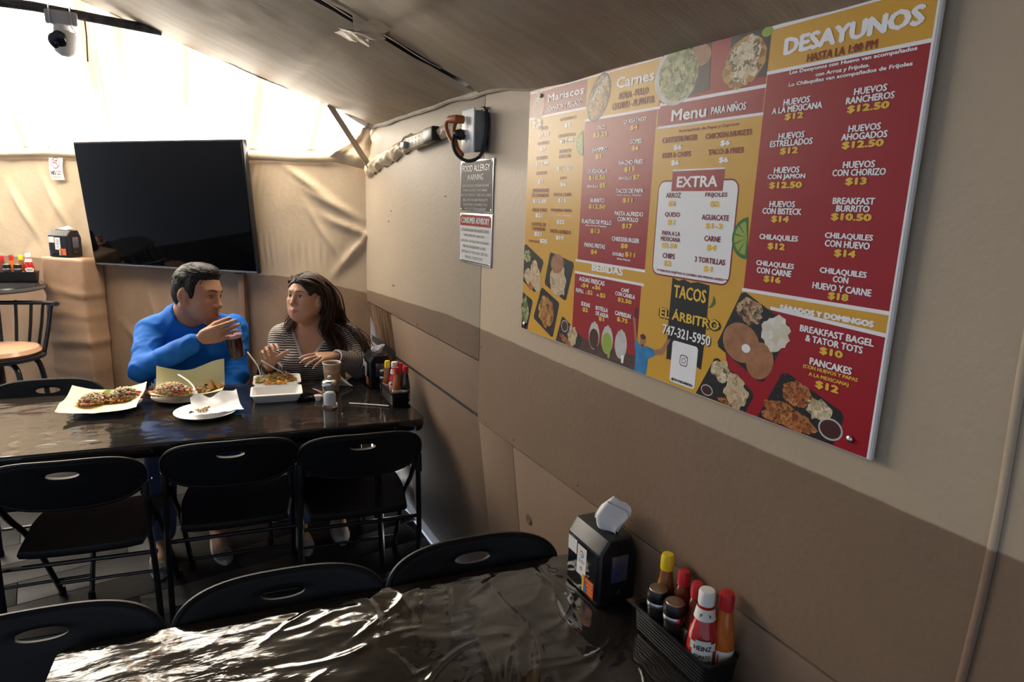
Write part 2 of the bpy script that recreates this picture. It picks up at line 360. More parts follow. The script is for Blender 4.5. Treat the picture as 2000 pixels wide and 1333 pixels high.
# unseen opaque sheets, added past the tarp to keep light towards the back
def canopy(u, v):
    s = -0.6+6.6*u; t = TT-0.02+0.9*v
    return (W+DX*s-0.7071*t, 3.48+DY*s-0.7071*t, 1.90+0.556*1.4142*TT+0.12*v)
MB().grid(8, 4, canopy).build('canopy', M_CEIL, ce, loc=(-W, -2, -2.0))
MB().grid(2, 2, lambda u, v: (W+0.3-5.2*u, 3.4-5.6*v, 1.90+0.556*1.4142*TT+0.10)).build('canopy', M_CEIL, ce, loc=(-W, -2, -2.0))
# ------------------------------------------------------------------ tables wrapped in black film
def film_mat(name, sc, strength, dist, st):
    m = mat(name, (0.016, 0.0135, 0.0115), 0.07, spec=0.6, coat=0.25)
    nt = m.node_tree; b = nt.nodes['Principled BSDF']; b.inputs['Coat Roughness'].default_value = 0.03
    tc = nt.nodes.new('ShaderNodeTexCoord')
    def nz(scale, stt, rot, det=3):
        mp = nt.nodes.new('ShaderNodeMapping'); mp.inputs['Scale'].default_value = stt; mp.inputs['Rotation'].default_value = (0, 0, rot)
        nt.links.new(tc.outputs['Object'], mp.inputs[0]); n = nt.nodes.new('ShaderNodeTexNoise'); n.inputs['Scale'].default_value = scale; n.inputs['Detail'].default_value = det; n.inputs['Distortion'].default_value = 0.6
        nt.links.new(mp.outputs[0], n.inputs['Vector']); return n
    a = nz(sc, st, 0.0); c = nz(sc*0.7, st, 1.1)
    # creases only in patches
    msk = nz(2.3, (1, 1.4, 1), 0.3, 2); mr = nt.nodes.new('ShaderNodeMapRange'); mr.inputs['From Min'].default_value = 0.47; mr.inputs['From Max'].default_value = 0.66
    nt.links.new(msk.outputs['Fac'], mr.inputs['Value'])
    ad = nt.nodes.new('ShaderNodeMath'); ad.operation = 'ADD'; nt.links.new(a.outputs['Fac'], ad.inputs[0]); nt.links.new(c.outputs['Fac'], ad.inputs[1])
    ml = nt.nodes.new('ShaderNodeMath'); ml.operation = 'MULTIPLY'; nt.links.new(ad.outputs[0], ml.inputs[0]); nt.links.new(mr.outputs[0], ml.inputs[1])
    bp = nt.nodes.new('ShaderNodeBump'); bp.inputs['Strength'].default_value = strength; bp.inputs['Distance'].default_value = dist
    nt.links.new(ml.outputs[0], bp.inputs['Height']); nt.links.new(bp.outputs[0], b.inputs['Normal'])
    return m
M_FILM_A = film_mat('black film taut', 11, 0.22, 0.004, (1.0, 6.0, 1)); M_FILM_B = film_mat('black film loose', 13, 0.42, 0.005, (1.0, 2.6, 1))
M_BLK = mat('black plastic', (0.007, 0.0075, 0.009), 0.5, spec=0.3, bump=(300, 0.15, 0.001))
M_BLKMET = mat('black metal', (0.008, 0.009, 0.011), 0.25)
M_STEEL = mat('steel', (0.6, 0.6, 0.6), 0.28, metal=1.0)

def skew_x(x, y, L, D): return x-max(0, (x-(L/2-0.25))/0.25)*(y+D/2)*0.105      # the end runs along the wall
def film_top(L, D, wr, seed, rc=0.035, folds=(), res=110):
    """film over a table top: flat sheet with rounded corners, rolled edge, hanging hem"""
    nu, nv = int(L*res), int(D*res)
    skw = lambda x, y: skew_x(x, y, L, D)
    mb = MB()
    def top(u, v):
        x = -L/2+u*L; y = -D/2+v*D
        h = wr*(0.5*fbm(x*3+seed, y*7, seed)+0.35*fbm(x*9, y*22+seed, 2.0)+0.5*max(0, fbm(x*5-y*3, y*4+x*2, seed+4))**2*math.sin(46*(y*0.8+x*0.5)+3*fbm(x*3, y*3, seed)))
        for (fx_, fy_, an, ln_, wd_, ht_, bend) in folds:
            du, dv = (x-fx_)*math.cos(an)+(y-fy_)*math.sin(an), -(x-fx_)*math.sin(an)+(y-fy_)*math.cos(an); dv += bend*du*du
            if abs(du) < ln_*2 and abs(dv) < wd_*3: h += ht_*math.exp(-(dv/wd_)**2)*math.exp(-(du/ln_)**2)
        e = min(1, 30*min(x+L/2, L/2-x, y+D/2, D/2-y))
        # clip into the rounded corner
        cx, cy = L/2-rc, D/2-rc; ax, ay = abs(x), abs(y)
        if ax > cx and ay > cy:
            dx, dy = ax-cx, ay-cy; m_ = max(dx, dy); l = math.hypot(dx, dy)
            k = m_/l if l > 1e-6 else 1
            x = math.copysign(cx+dx*k, x); y = math.copysign(cy+dy*k, y)
        return (skw(x, y), y, h*e)
    mb.grid(nu, nv, top)
    # rim
    per = rrect(L, D, rc, 6); n = len(per); dense = []
    for i in range(n):
        p, q = Vector(per[i]), Vector(per[(i+1) % n]); k = max(1, int((q-p).length/0.03))
        for j in range(k): dense.append(p.lerp(q, j/k))
    n = len(dense); rows = [(0, 0), (0.003, -0.0015), (0.005, -0.006), (0.005, -0.024), (0.003, -0.034), (-0.004, -0.052), (-0.012, -0.058)]
    vs_ = []; fs_ = []
    for (o_, z) in rows:
        for i, p in enumerate(dense):
            nn = p.copy(); nn = Vector((max(-1, min(1, (p.x/(L/2))**9)), max(-1, min(1, (p.y/(D/2))**9)))); nn = nn.normalized() if nn.length > 1e-3 else Vector((0, 0))
            w_ = 0.004*fbm(p.x*14, p.y*14, z*30+seed) if z < -0.01 else 0
            vs_.append((skw(p.x, p.y)+nn.x*(o_+w_), p.y+nn.y*(o_+w_), z+(0.008*fbm(p.x*8, p.y*8, seed) if z < -0.04 else 0)))
    for r_ in range(len(rows)-1):
        for i in range(n):
            fs_.append((r_*n+i, (r_+1)*n+i, (r_+1)*n+(i+1) % n, r_*n+(i+1) % n))
    mb.add(vs_, fs_)
    return mb
def table(cx, cy, L, D, rot, label, film, wr, seed, rc, folds=(), res=110):
    t = empty('dining_table', (cx, cy, 0), (0, 0, rot)); tag(t, label, 'table')
    film_top(L, D, wr, seed, rc, folds, res).build('film_cover', film, t, loc=(0, 0, 0.74), sharp=0)
    MB().prism([(skew_x(x, y, L, D), y) for x, y in rrect(L-0.016, D-0.012, rc, 6)], 0.700, 0.7325).build('tabletop', M_BLK, t)
    for sx in (-1, 1):
        x = sx*(L/2-0.20)
        for sy in (-1, 1):
            y = sy*(D/2-0.10)
            MB().tube([(x, y, 0.695), (x+sx*0.03, y, 0.0)], 0.0135, 10).build('leg', M_BLKMET, t)
        MB().tube([(x+sx*0.02, -(D/2-0.10), 0.22), (x+sx*0.02, D/2-0.10, 0.22)], 0.010, 8).build('stretcher', M_BLKMET, t)
        MB().tube([(x-sx*0.30, 0, 0.69), (x+sx*0.012, 0.0, 0.40)], 0.008, 8).build('brace', M_BLKMET, t)
    return t
rfo = random.Random(4)
FOLDS = [(rfo.uniform(-0.05, 0.50), rfo.uniform(-0.05, 0.36), rfo.uniform(0.5, 1.9), rfo.uniform(0.05, 0.14), rfo.uniform(0.006, 0.012), rfo.uniform(0.0010, 0.0024), rfo.uniform(-3, 3)) for _ in range(26)]
FOLDS += [(rfo.uniform(-0.55, 0.1), rfo.uniform(-0.1, 0.36), rfo.uniform(-0.3, 0.9), rfo.uniform(0.03, 0.09), rfo.uniform(0.005, 0.009), rfo.uniform(0.0006, 0.0015), rfo.uniform(-4, 4)) for _ in range(22)]
TR = math.radians(-5.6)
ta, tb_ = math.cos(TR), math.sin(TR)
def tpt(o, x, y): return (o[0]+x*ta-y*tb_, o[1]+x*tb_+y*ta)
# right front corners of the two tables
FA = (0.915, 2.478); FB = (0.90, 0.52)
LA, DA = 2.44, 0.76; LB, DB = 1.235, 0.78
ca_ = tpt(FA, -LA/2, DA/2+0.012); cb_ = tpt(FB, -LB/2, DB/2)
table(ca_[0], ca_[1], LA, DA, TR, 'long black film-covered table at which the two diners sit', M_FILM_A, 0.0018, 3.0, 0.05)
table(cb_[0], cb_[1], LB, DB, TR, 'black film-covered table with wrinkled glossy top nearest the viewer', M_FILM_B, 0.0028, 11.0, 0.03, FOLDS, 200)

# ------------------------------------------------------------------ folding chairs
def make_chair(label):
    """faces +Y in its own frame, origin on the floor under the seat centre"""
    t = empty('folding_chair'); tag(t, label, 'chair')
    # back panel: a wide lozenge, slightly dished, with a hand slot
    w, h = 0.224, 0.094
    zc_, yb, lean = 0.708, -0.235, math.radians(14)
    def out(a):
        x = w*math.copysign(abs(math.cos(a))**0.62, math.cos(a)); s_ = math.sin(a)
        z = h*(abs(s_)**0.80)*(1.0 if s_ > 0 else -0.92)
        return x, z
    N = 64
    def dish(x, z): return -0.030*(1-(x/w)**2)*1.0
    RM = Matrix.Rotation(lean, 4, 'X')
    def P(x, z, d):
        v = RM @ Vector((x, dish(x, z)+d, z)); return Vector((v.x, v.y+yb, v.z+zc_))
    slot = lambda a: (0.048*math.copysign(abs(math.cos(a))**0.9, math.cos(a)), 0.048+0.0135*math.sin(a))
    mb = MB(); vs_ = []; fs_ = []
    rings = []
    K = 7
    for side, d in ((0, 0.009), (1, -0.009)):
        for k in range(K+1):
            f = k/K
            for i in range(N):
                a = 2*math.pi*i/N; ox, oz = out(a); sx, sz = slot(a)
                x, z = sx+(ox-sx)*f, sz+(oz-sz)*f
                e = 0.006 if k == K else (0.0 if k > 0 else 0.003)
                vs_.append(P(x, z, d*(1-0.35*(k == K or k == 0))))
    for side in range(2):
        o_ = side*(K+1)*N
        for k in range(K):
            for i in range(N):
                q = (o_+k*N+i, o_+k*N+(i+1) % N, o_+(k+1)*N+(i+1) % N, o_+(k+1)*N+i)
                fs_.append(q if side else q[::-1])
    for k in (0, K):
        for i in range(N):
            a, b_ = k*N+i, k*N+(i+1) % N; c, d = (K+1)*N+k*N+i, (K+1)*N+k*N+(i+1) % N
            fs_.append((a, b_, d, c) if k == K else (b_, a, c, d))
    mb.add(vs_, fs_); mb.build('backrest', M_BLK, t, sharp=50)
    # rolled rim that catches the light
    mb = MB(); mb.tube([P(*out(2*math.pi*i/N), 0.0) for i in range(N+1)], 0.0085, 8, caps=False, flat=1.0)
    mb.build('backrest_rim', M_BLK, t)
    # seat
    def seat(u, v, top):
        x = (u-0.5)*2; y = (v-0.5)*2
        X = 0.205*math.copysign(abs(x)**1.0, x)*(1-0.06*max(0, y)**2-0.10*max(0, -y)); Y = 0.035+0.205*y-0.015*max(0, abs(x)-0.75)*y*2
        z = 0.443-0.010*(1-x*x)*(1-0.4*y*y)-0.012*max(0, y)**3
        return (X, Y, z if top else z-0.028)
    mb = MB(); mb.grid(16, 16, lambda u, v: seat(u, v, 1)); mb.grid(16, 16, lambda u, v: seat(1-u, v, 0))
    ed = [(u/16, 0) for u in range(16)]+[(1, v/16) for v in range(16)]+[(1-u/16, 1) for u in range(16)]+[(0, 1-v/16) for v in range(16)]
    n = len(ed); vs_ = []; fs_ = []
    for top, gx in ((1, 0), (0.5, 0.006), (0, 0)):
        for (u, v) in ed:
            p = Vector(seat(u, v, 1)); q = Vector(seat(u, v, 0)); r_ = p.lerp(q, 1-top); c_ = Vector((r_.x, r_.y, 0)).normalized()*gx
            vs_.append((r_.x+c_.x, r_.y+c_.y, r_.z))
    for r_ in range(2):
        for i in range(n): fs_.append((r_*n+i, (r_+1)*n+i, (r_+1)*n+(i+1) % n, r_*n+(i+1) % n))
    mb.add(vs_, fs_); mb.build('seat', M_BLK, t, sharp=50)
    for sx in (-1, 1):
        MB().tube(smoothpts([(sx*0.232, -0.20, 0.0), (sx*0.229, -0.21, 0.30), (sx*0.222, -0.222, 0.55), (sx*0.214, -0.236, 0.70)], 5), 0.0105, 8).build('leg', M_BLKMET, t)
        MB().tube(smoothpts([(sx*0.214, 0.30, 0.0), (sx*0.213, 0.06, 0.36), (sx*0.212, -0.12, 0.54), (sx*0.210, -0.205, 0.63)], 5), 0.0105, 8).build('leg', M_BLKMET, t)
        MB().box((sx*0.222, -0.232, 0.645), (0.018, 0.030, 0.075), rot=(math.radians(-8), 0, 0), bev=0.005).build('bracket', M_BLK, t)
        MB().lathe([(0.013, 0), (0.0145, 0.01), (0.012, 0.035)], (sx*0.232, -0.20, 0), 10).build('rubber_foot', M_BLK, t)
        MB().lathe([(0.013, 0), (0.0145, 0.01), (0.012, 0.035)], (sx*0.216, 0.298, 0), 10).build('rubber_foot', M_BLK, t)
        MB().lathe([(0.005, -0.001), (0.005, 0.002), (0, 0.003)], (sx*0.235, -0.19, 0.67), 8, rot=(0, sx*math.pi/2, 0)).build('rivet', M_STEEL, t)
    MB().tube([(-0.216, 0.245, 0.08), (0.216, 0.245, 0.08)], 0.007, 8).build('stretcher', M_BLKMET, t)
    MB().tube([(-0.232, -0.197, 0.13), (0.232, -0.197, 0.13)], 0.007, 8).build('stretcher', M_BLKMET, t)
    MB().tube([(-0.232, -0.17, 0.385), (0.232, -0.17, 0.385)], 0.008, 8).build('stretcher', M_BLKMET, t)
    return t
chair0 = make_chair('')
used = [0]
def chair(x, y, rz, label, group=None):
    o = chair0 if not used[0] else copy_tree(chair0)
    used[0] = 1; o.location = (x, y, 0); o.rotation_euler = (0, 0, rz); o['label'] = label
    if group: o['group'] = group
    return o
GA, GB = 'folding chairs pulled up to the long table', 'folding chairs behind the near table'
chair(-0.322, 2.645, TR-0.04, 'leftmost of three black folding chairs on the near side of the long table', GA)
chair(0.168, 2.635, TR-0.02, 'middle of three black folding chairs on the near side of the long table', GA)
chair(0.616, 2.53, TR-0.03, 'black folding chair on the near side of the long table, beside the right wall', GA)
chair(-0.57, 3.20, math.pi+TR, 'black folding chair across the long table, left of the man in blue', GA)
chair(0.06, 3.62, math.pi+TR+0.1, 'black folding chair the man in blue sits on', GA)
chair(0.57, 3.33, math.pi-0.08, 'black folding chair the woman in stripes sits on', GA)
chair(-0.315, 1.20, math.pi+TR, 'leftmost of the black folding chairs tucked behind the near table', GB)
chair(0.15, 1.15, math.pi+TR, 'middle black folding chair tucked behind the near table', GB)
chair(0.61, 1.11, math.pi+TR, 'black folding chair tucked behind the near table beside the right wall', GB)

# ------------------------------------------------------------------ television on the back wall
M_SCREEN = mat('screen glass', (0.0025, 0.0025, 0.003), 0.06, spec=0.13)
M_BEZEL = mat('gloss bezel', (0.012, 0.012, 0.013), 0.18)
tv = empty('television', bw(1.275, 1.57, 0.085), (0, 0, math.radians(135))); tag(tv, 'large black flat television hung on the back wall, switched off', 'television')
tv.rotation_euler = (math.radians(4.6), math.radians(-0.9), math.radians(-45))
MB().box((0, 0.02, 0), (1.21, 0.035, 0.735), bev=0.006).build('housing', M_BEZEL, tv)
MB().box((0, -0.0005, 0.006), (1.19, 0.006, 0.705), bev=0.001).build('screen', M_SCREEN, tv)
MB().box((0, -0.001, -0.358), (1.21, 0.009, 0.012), bev=0.002).build('bottom_trim', mat('grey trim', (0.25, 0.25, 0.26), 0.25, metal=0.8), tv)
MB().box((0.47, -0.002, -0.366), (0.05, 0.012, 0.010), bev=0.003).build('sensor', M_BEZEL, tv)
for x in (-0.15, 0.15): MB().box((x, 0.05, 0), (0.04, 0.03, 0.5), bev=0.003).build('bracket', M_BLKMET, tv)

# boxed-in pillar covered with the same cloth
def pillar():
    L, D, H = 0.335, 0.15, 1.235
    mb = MB()
    per = rrect(L, D, 0.012, 3); n = len(per); NZ_ = 60; dense = []
    for i in range(n):
        p, q = Vector(per[i]), Vector(per[(i+1) % n]); k = max(1, int((q-p).length/0.012))
        for j in range(k): dense.append(p.lerp(q, j/k))
    n = len(dense); vs_ = []; fs_ = []
    for r_ in range(NZ_+1):
        z = H*r_/NZ_
        for p in dense:
            d = 0.004*fbm(p.x*5, z*4, 2)
            for zz, a_, w_ in ((1.02, 0.012, 0.02), (0.88, 0.007, 0.025), (0.70, 0.014, 0.03), (0.52, 0.006, 0.03), (0.36, 0.008, 0.03)):
                d += a_*(math.exp(-((z-zz-0.015*math.sin(p.x*11+zz*9))/w_)**2)-0.6*math.exp(-((z-zz+0.03)/w_)**2))*(0.6+0.6*fbm(p.x*4, zz*7, 1))
            k = 1+d/0.10; e = 1 if r_ < NZ_ else 0.985
            vs_.append((p.x+math.copysign(min(1, abs(p.x)/(L/2))**4, p.x)*d*e, (p.y-(0.9*d if p.y < 0 else 0)), z))
    for r_ in range(NZ_):
        for i in range(n): fs_.append((r_*n+i, r_*n+(i+1) % n, (r_+1)*n+(i+1) % n, (r_+1)*n+i))
    fs_.append(tuple(NZ_*n+i for i in range(n)))
    mb.add(vs_, fs_); return mb
PL_ = bw(2.03, 0, 0.075)
M_PIL = mat('brown cloth', (0.37, 0.235, 0.14), 0.5, col2=(0.31, 0.19, 0.115), nscale=5, bump=(30, 0.35, 0.005))
pi_ = pillar().build('trim_1', M_PIL, loc=PL_, rot=(0, 0, math.radians(-45)), sharp=0); tag(pi_, 'brown cloth covered boxed pillar against the back wall', kind='structure')

# ------------------------------------------------------------------ high table and stool at the left
bt = empty('bar_table', (-1.00, 4.85, 0)); bt.scale = (1, 1, 1.0425); tag(bt, 'tall round black table by the back wall at the left', 'table')
MB().lathe([(0.0, 1.0), (0.27, 1.0), (0.29, 1.005), (0.295, 1.02), (0.288, 1.035), (0.0, 1.036)], seg=48).build('tabletop', mat('black film round', (0.02, 0.02, 0.022), 0.16), bt)
MB().lathe([(0.296, 1.010), (0.2975, 1.018), (0.2965, 1.028)], seg=64, ribs=0.006, caps=False).build('film_edge', mat('clear film edge', (0.12, 0.115, 0.11), 0.1), bt)
MB().lathe([(0.05, 0.02), (0.036, 0.05), (0.034, 0.96), (0.10, 1.0)], seg=20).build('column', M_BLKMET, bt)
MB().lathe([(0.24, 0.0), (0.24, 0.012), (0.06, 0.035)], seg=32).build('base', M_BLKMET, bt)
st = empty('bar_stool', (-0.90, 4.46, 0), (0, 0, math.radians(168))); tag(st, 'black spindle-back bar stool with tan seat beside the tall round table', 'stool')
M_SATIN = mat('satin black', (0.014, 0.014, 0.016), 0.3)
MB().lathe([(0.0, 0.695), (0.19, 0.695), (0.215, 0.705), (0.215, 0.722), (0.0, 0.724)], seg=40).build('seat_ring', M_SATIN, st)
MB().lathe([(0.0, 0.72), (0.185, 0.722), (0.198, 0.74), (0.185, 0.762), (0.12, 0.775), (0.0, 0.777)], seg=40).build('seat_cushion', mat('tan vinyl', (0.42, 0.24, 0.15), 0.22), st)
arc = lambda a, r, z: (r*math.sin(a), -r*math.cos(a), z)
MB().tube([arc(a, 0.262+0.03*(abs(a)/1.45)**2, 1.005-0.025*math.cos(a*1.1)) for a in np.linspace(-1.5, 1.5, 30)], 0.017, 10, flat=0.75).build('top_rail', M_SATIN, st)
for a in np.linspace(-1.32, 1.32, 9):
    MB().tube([arc(a, 0.205, 0.71), arc(a, 0.24, 0.86), arc(a, 0.264, 0.995)], 0.013, 8, flat=0.6).build('spindle', M_SATIN, st)
for a in (45, 135, 225, 315):
    a = math.radians(a); c, s = math.cos(a), math.sin(a)
    MB().tube(smoothpts([(0.07*c, 0.07*s, 0.685), (0.155*c, 0.155*s, 0.675), (0.20*c, 0.20*s, 0.60), (0.225*c, 0.225*s, 0.30), (0.25*c, 0.25*s, 0.0)], 6), 0.0145, 10).build('leg', M_SATIN, st)
MB().tube([(0.222*math.cos(a), 0.222*math.sin(a), 0.26) for a in np.linspace(0, 2*math.pi, 33)], 0.010, 8).build('foot_ring', M_SATIN, st)

# ------------------------------------------------------------------ pole, camera, brace under the roof
pole = MB().tube([(-1.3, 3.545, 2.385), (-0.45, 3.52, 2.388), (0.02, 3.50, 2.355)], 0.020, 12)
tag(pole.build('roof_pole', mat('wrapped pole', (0.03, 0.03, 0.032), 0.4, col2=(0.10, 0.10, 0.10), nscale=30)), 'dark pole crossing under the white tarp roof', 'pole')
scm = empty('security_camera', (-0.352, 3.50, 2.355)); tag(scm, 'white and black dome security camera hung from the roof pole', 'camera')
M_WHT = mat('white plastic', (0.75, 0.75, 0.74), 0.35)
MB().box((0.0, 0.0, -0.004), (0.115, 0.05, 0.055), bev=0.006).build('mount_box', mat('grey plastic', (0.45, 0.46, 0.48), 0.4), scm)
for x in (-0.04, 0.035): MB().tube([(x, -0.028, -0.034), (x, -0.03, 0.03), (x, 0.0, 0.05), (x, 0.03, 0.03), (x, 0.028, -0.034)], 0.003, 6).build('clamp', M_STEEL, scm)
MB().lathe([(0.03, -0.065), (0.033, -0.05), (0.026, -0.03)], (-0.005, 0, 0), 20).build('neck', M_WHT, scm)
MB().lathe([(0.0, -0.062), (0.025, -0.055), (0.044, -0.036), (0.05, -0.01), (0.048, 0.015), (0.036, 0.04), (0.0, 0.05)], (0.008, 0, -0.095), 24, rot=(0, 0.35, 0)).build('body', M_WHT, scm)
MB().lathe([(0.0, 0.0), (0.024, 0.0), (0.034, -0.006), (0.036, -0.03)], (-0.022, -0.050, -0.106), 24, rot=(math.radians(118), 0, math.radians(-20))).build('lens_face', M_BLKMET, scm)
MB().lathe([(0.0, 0.003), (0.008, 0.001), (0.009, -0.004)], (-0.022, -0.055, -0.114), 16, rot=(math.radians(118), 0, math.radians(-20))).build('lens', mat('lens', (0.03, 0.03, 0.05), 0.05), scm)
for k in range(4): MB().lathe([(0.0, 0.002), (0.0034, 0.0), (0.0034, -0.003)], (-0.037+0.0095*k, -0.050-0.002*k, -0.090), 10, rot=(math.radians(100), 0, math.radians(-20))).build('infrared_led', mat('led', (0.5, 0.5, 0.48), 0.3), scm)
MB().tube(smoothpts([(0.03, 0.0, -0.03), (0.045, -0.01, -0.06), (0.015, -0.02, -0.05)], 6), 0.003, 6).build('cable', M_WHT, scm)
tag(MB().tube([(-0.270, 3.50, 2.375), (-0.268, 3.498, 2.30), (-0.272, 3.497, 2.19)], 0.0035, 6).build('hanging_tie', mat('brown cord', (0.2, 0.13, 0.06), 0.7)), 'thin brown strip dangling beside the security camera', 'strip')
br = MB().box((0, 0, 0), (0.36, 0.012, 0.028), bev=0.002)
v = Vector((0.922, 3.335, 1.80))-Vector((0.71, 3.30, 2.09)); q = v.to_track_quat('X', 'Z')
tag(br.build('roof_brace', mat('beige painted steel', (0.42, 0.36, 0.28), 0.5), loc=(Vector((0.922, 3.335, 1.80))+Vector((0.71, 3.30, 2.09)))/2, rot=q.to_euler()), 'flat grey diagonal brace from the roof edge to the corner of the walls', 'brace')
# ------------------------------------------------------------------ lettering and flat print
_gc = {}
def glyphs(txt, off):
    k = (txt, off)
    if k in _gc: return _gc[k]
    cu = bpy.data.curves.new('t', 'FONT'); cu.body = txt; cu.size = 1.0; cu.offset = off; cu.resolution_u = 2
    ob = bpy.data.objects.new('t', cu); COL.objects.link(ob)
    dg = bpy.context.evaluated_depsgraph_get(); me = bpy.data.meshes.new_from_object(ob.evaluated_get(dg))
    vs_ = np.array([tuple(v.co)[:2] for v in me.vertices]).reshape(-1, 2); fs_ = [tuple(p.vertices) for p in me.polygons]
    bpy.data.objects.remove(ob); bpy.data.curves.remove(cu); bpy.data.meshes.remove(me)
    lo, hi = vs_.min(0), vs_.max(0); sz = np.maximum(hi-lo, 1e-6)
    _gc[k] = ((vs_-lo)/sz-0.5, fs_, sz[0]/sz[1]); return _gc[k]
FLAT = lambda x, z, d: (x, -d, z)
def lettering(name, items, m, parent, d=0.0006, fn=FLAT):
    """items: (text, centre x, centre z, width, height, boldness); one flat print mesh"""
    mb = MB()
    for (txt, x, z, w, h, off) in items:
        vs_, fs_, asp = glyphs(txt, 0.0)
        if h is None: h = w/asp
        if w is None: w = h*asp
        b_ = off*h/0.75
        for k, (dx, dz) in enumerate([(0, 0)] if off <= 0 else [(-b_, 0), (b_, 0), (0, b_*0.6), (0, -b_*0.6)]):
            mb.add([fn(x+p[0]*(w-2*b_)+dx, z+p[1]*(h-b_*1.2)+dz, d+k*5e-6) for p in vs_], fs_)
    o = mb.build(name, m, parent, smooth=False); o['kind'] = 'stuff'
    return o
def polyp(name, polys, m, parent, d=0.0004, fn=FLAT):
    mb = MB()
    for i, p in enumerate(polys): mb.add([fn(x, z, d+i*5e-6) for x, z in p], [tuple(range(len(p)))])
    o = mb.build(name, m, parent, smooth=False)
    if len(polys) > 1: o['kind'] = 'stuff'
    return o
def rect(x0, z0, x1, z1): return [(x0, z0), (x1, z0), (x1, z1), (x0, z1)]
def blob(x, z, rx, rz, rot=0, n=26, wob=0.0, seed=0, a0=0, a1=2*math.pi):
    out = []
    for i in range(n):
        a = a0+(a1-a0)*i/(n if a1-a0 > 6.2 else n-1); k = 1+wob*fbm(math.cos(a)*2+seed, math.sin(a)*2, seed)*2
        px, pz = rx*k*math.cos(a), rz*k*math.sin(a); out.append((x+px*math.cos(rot)-pz*math.sin(rot), z+px*math.sin(rot)+pz*math.cos(rot)))
    return out
def rr(x, z, w, h, r): return [(x+a, z+b_) for a, b_ in rrect(w, h, r, 4)]
def ring(x, z, r0, r1, a0=0, a1=2*math.pi, n=40):
    o = []
    for i in range(n):
        t0, t1 = a0+(a1-a0)*i/n, a0+(a1-a0)*(i+1)/n
        o.append([(x+r0*math.cos(t0), z+r0*math.sin(t0)), (x+r1*math.cos(t0), z+r1*math.sin(t0)), (x+r1*math.cos(t1), z+r1*math.sin(t1)), (x+r0*math.cos(t1), z+r0*math.sin(t1))])
    return o

def pr(name, col, **k):
    k.setdefault('bump', (260, 0.10, 0.0006, (0.02, 0.02, 1)))
    k.setdefault('spec', 0.42); return mat(name, col, k.pop('rough', 0.32), **k)
P_RED = pr('print red', (0.34, 0.010, 0.018)); P_YEL = pr('print yellow', (0.68, 0.375, 0.04)); P_WHT = pr('print white', (0.88, 0.88, 0.90))
P_LET = pr('print letter white', (0.92, 0.92, 0.93)); P_LY = pr('print letter yellow', (0.82, 0.52, 0.055)); P_LR = pr('print letter red', (0.22, 0.008, 0.010)); P_BLK = pr('print black', (0.012, 0.012, 0.012))
def food(name, cols, sc):
    m = pr(name, cols[0]); nt = m.node_tree; b = nt.nodes['Principled BSDF']
    tc = nt.nodes.new('ShaderNodeTexCoord'); v = nt.nodes.new('ShaderNodeTexVoronoi'); v.inputs['Scale'].default_value = sc
    n = nt.nodes.new('ShaderNodeTexNoise'); n.inputs['Scale'].default_value = sc*0.9; n.inputs['Detail'].default_value = 6
    nt.links.new(tc.outputs['Object'], n.inputs['Vector'])
    mx = nt.nodes.new('ShaderNodeMix'); mx.data_type = 'RGBA'; mx.inputs[0].default_value = 0.03; nt.links.new(tc.outputs['Object'], mx.inputs[6]); nt.links.new(n.outputs['Color'], mx.inputs[7]); nt.links.new(mx.outputs[2], v.inputs['Vector'])
    sx = nt.nodes.new('ShaderNodeSeparateColor'); nt.links.new(v.outputs['Color'], sx.inputs[0])
    r = nt.nodes.new('ShaderNodeValToRGB'); r.color_ramp.interpolation = 'LINEAR'
    for i, c in enumerate(cols):
        p = (i+0.5)/len(cols)
        e = r.color_ramp.elements[i] if i < 2 else r.color_ramp.elements.new(p)
        e.position = p; e.color = (*c, 1)
    nt.links.new(sx.outputs[0], r.inputs[0]); nt.links.new(r.outputs[0], b.inputs['Base Color'])
    return m
F_RICE = food('print rice', [(0.10, 0.03, 0.012), (0.42, 0.13, 0.035), (0.55, 0.26, 0.08), (0.25, 0.07, 0.02)], 150)
F_PASTA = food('print pasta', [(0.55, 0.42, 0.26), (0.70, 0.58, 0.40), (0.36, 0.24, 0.13), (0.62, 0.48, 0.30)], 120)
F_GREEN = food('print green', [(0.06, 0.09, 0.02), (0.30, 0.36, 0.12), (0.55, 0.52, 0.30), (0.12, 0.16, 0.05)], 110)
F_CHEESE = food('print cheese', [(0.72, 0.62, 0.42), (0.40, 0.26, 0.12), (0.80, 0.72, 0.52), (0.13, 0.10, 0.04)], 130)
F_MEAT = food('print meat', [(0.10, 0.05, 0.03), (0.40, 0.20, 0.10), (0.62, 0.46, 0.26), (0.06, 0.03, 0.03)], 140)
F_FRY = food('print fried', [(0.55, 0.28, 0.05), (0.08, 0.03, 0.02), (0.68, 0.40, 0.08), (0.30, 0.10, 0.03)], 90)
F_EGG = food('print egg', [(0.72, 0.70, 0.62), (0.62, 0.58, 0.42), (0.80, 0.78, 0.72)], 60)
F_BRN = pr('print brown', (0.32, 0.14, 0.065), col2=(0.42, 0.2, 0.10), nscale=60); F_SAUCE = pr('print sauce', (0.07, 0.025, 0.018))
F_TILE = pr('print tray', (0.02, 0.02, 0.02), col2=(0.10, 0.09, 0.08), nscale=400, lo=0.6, hi=0.75); F_SKIN = pr('print skin', (0.38, 0.19, 0.11)); F_BLUE = pr('print blue', (0.02, 0.17, 0.42), col2=(0.03, 0.26, 0.55), nscale=40)
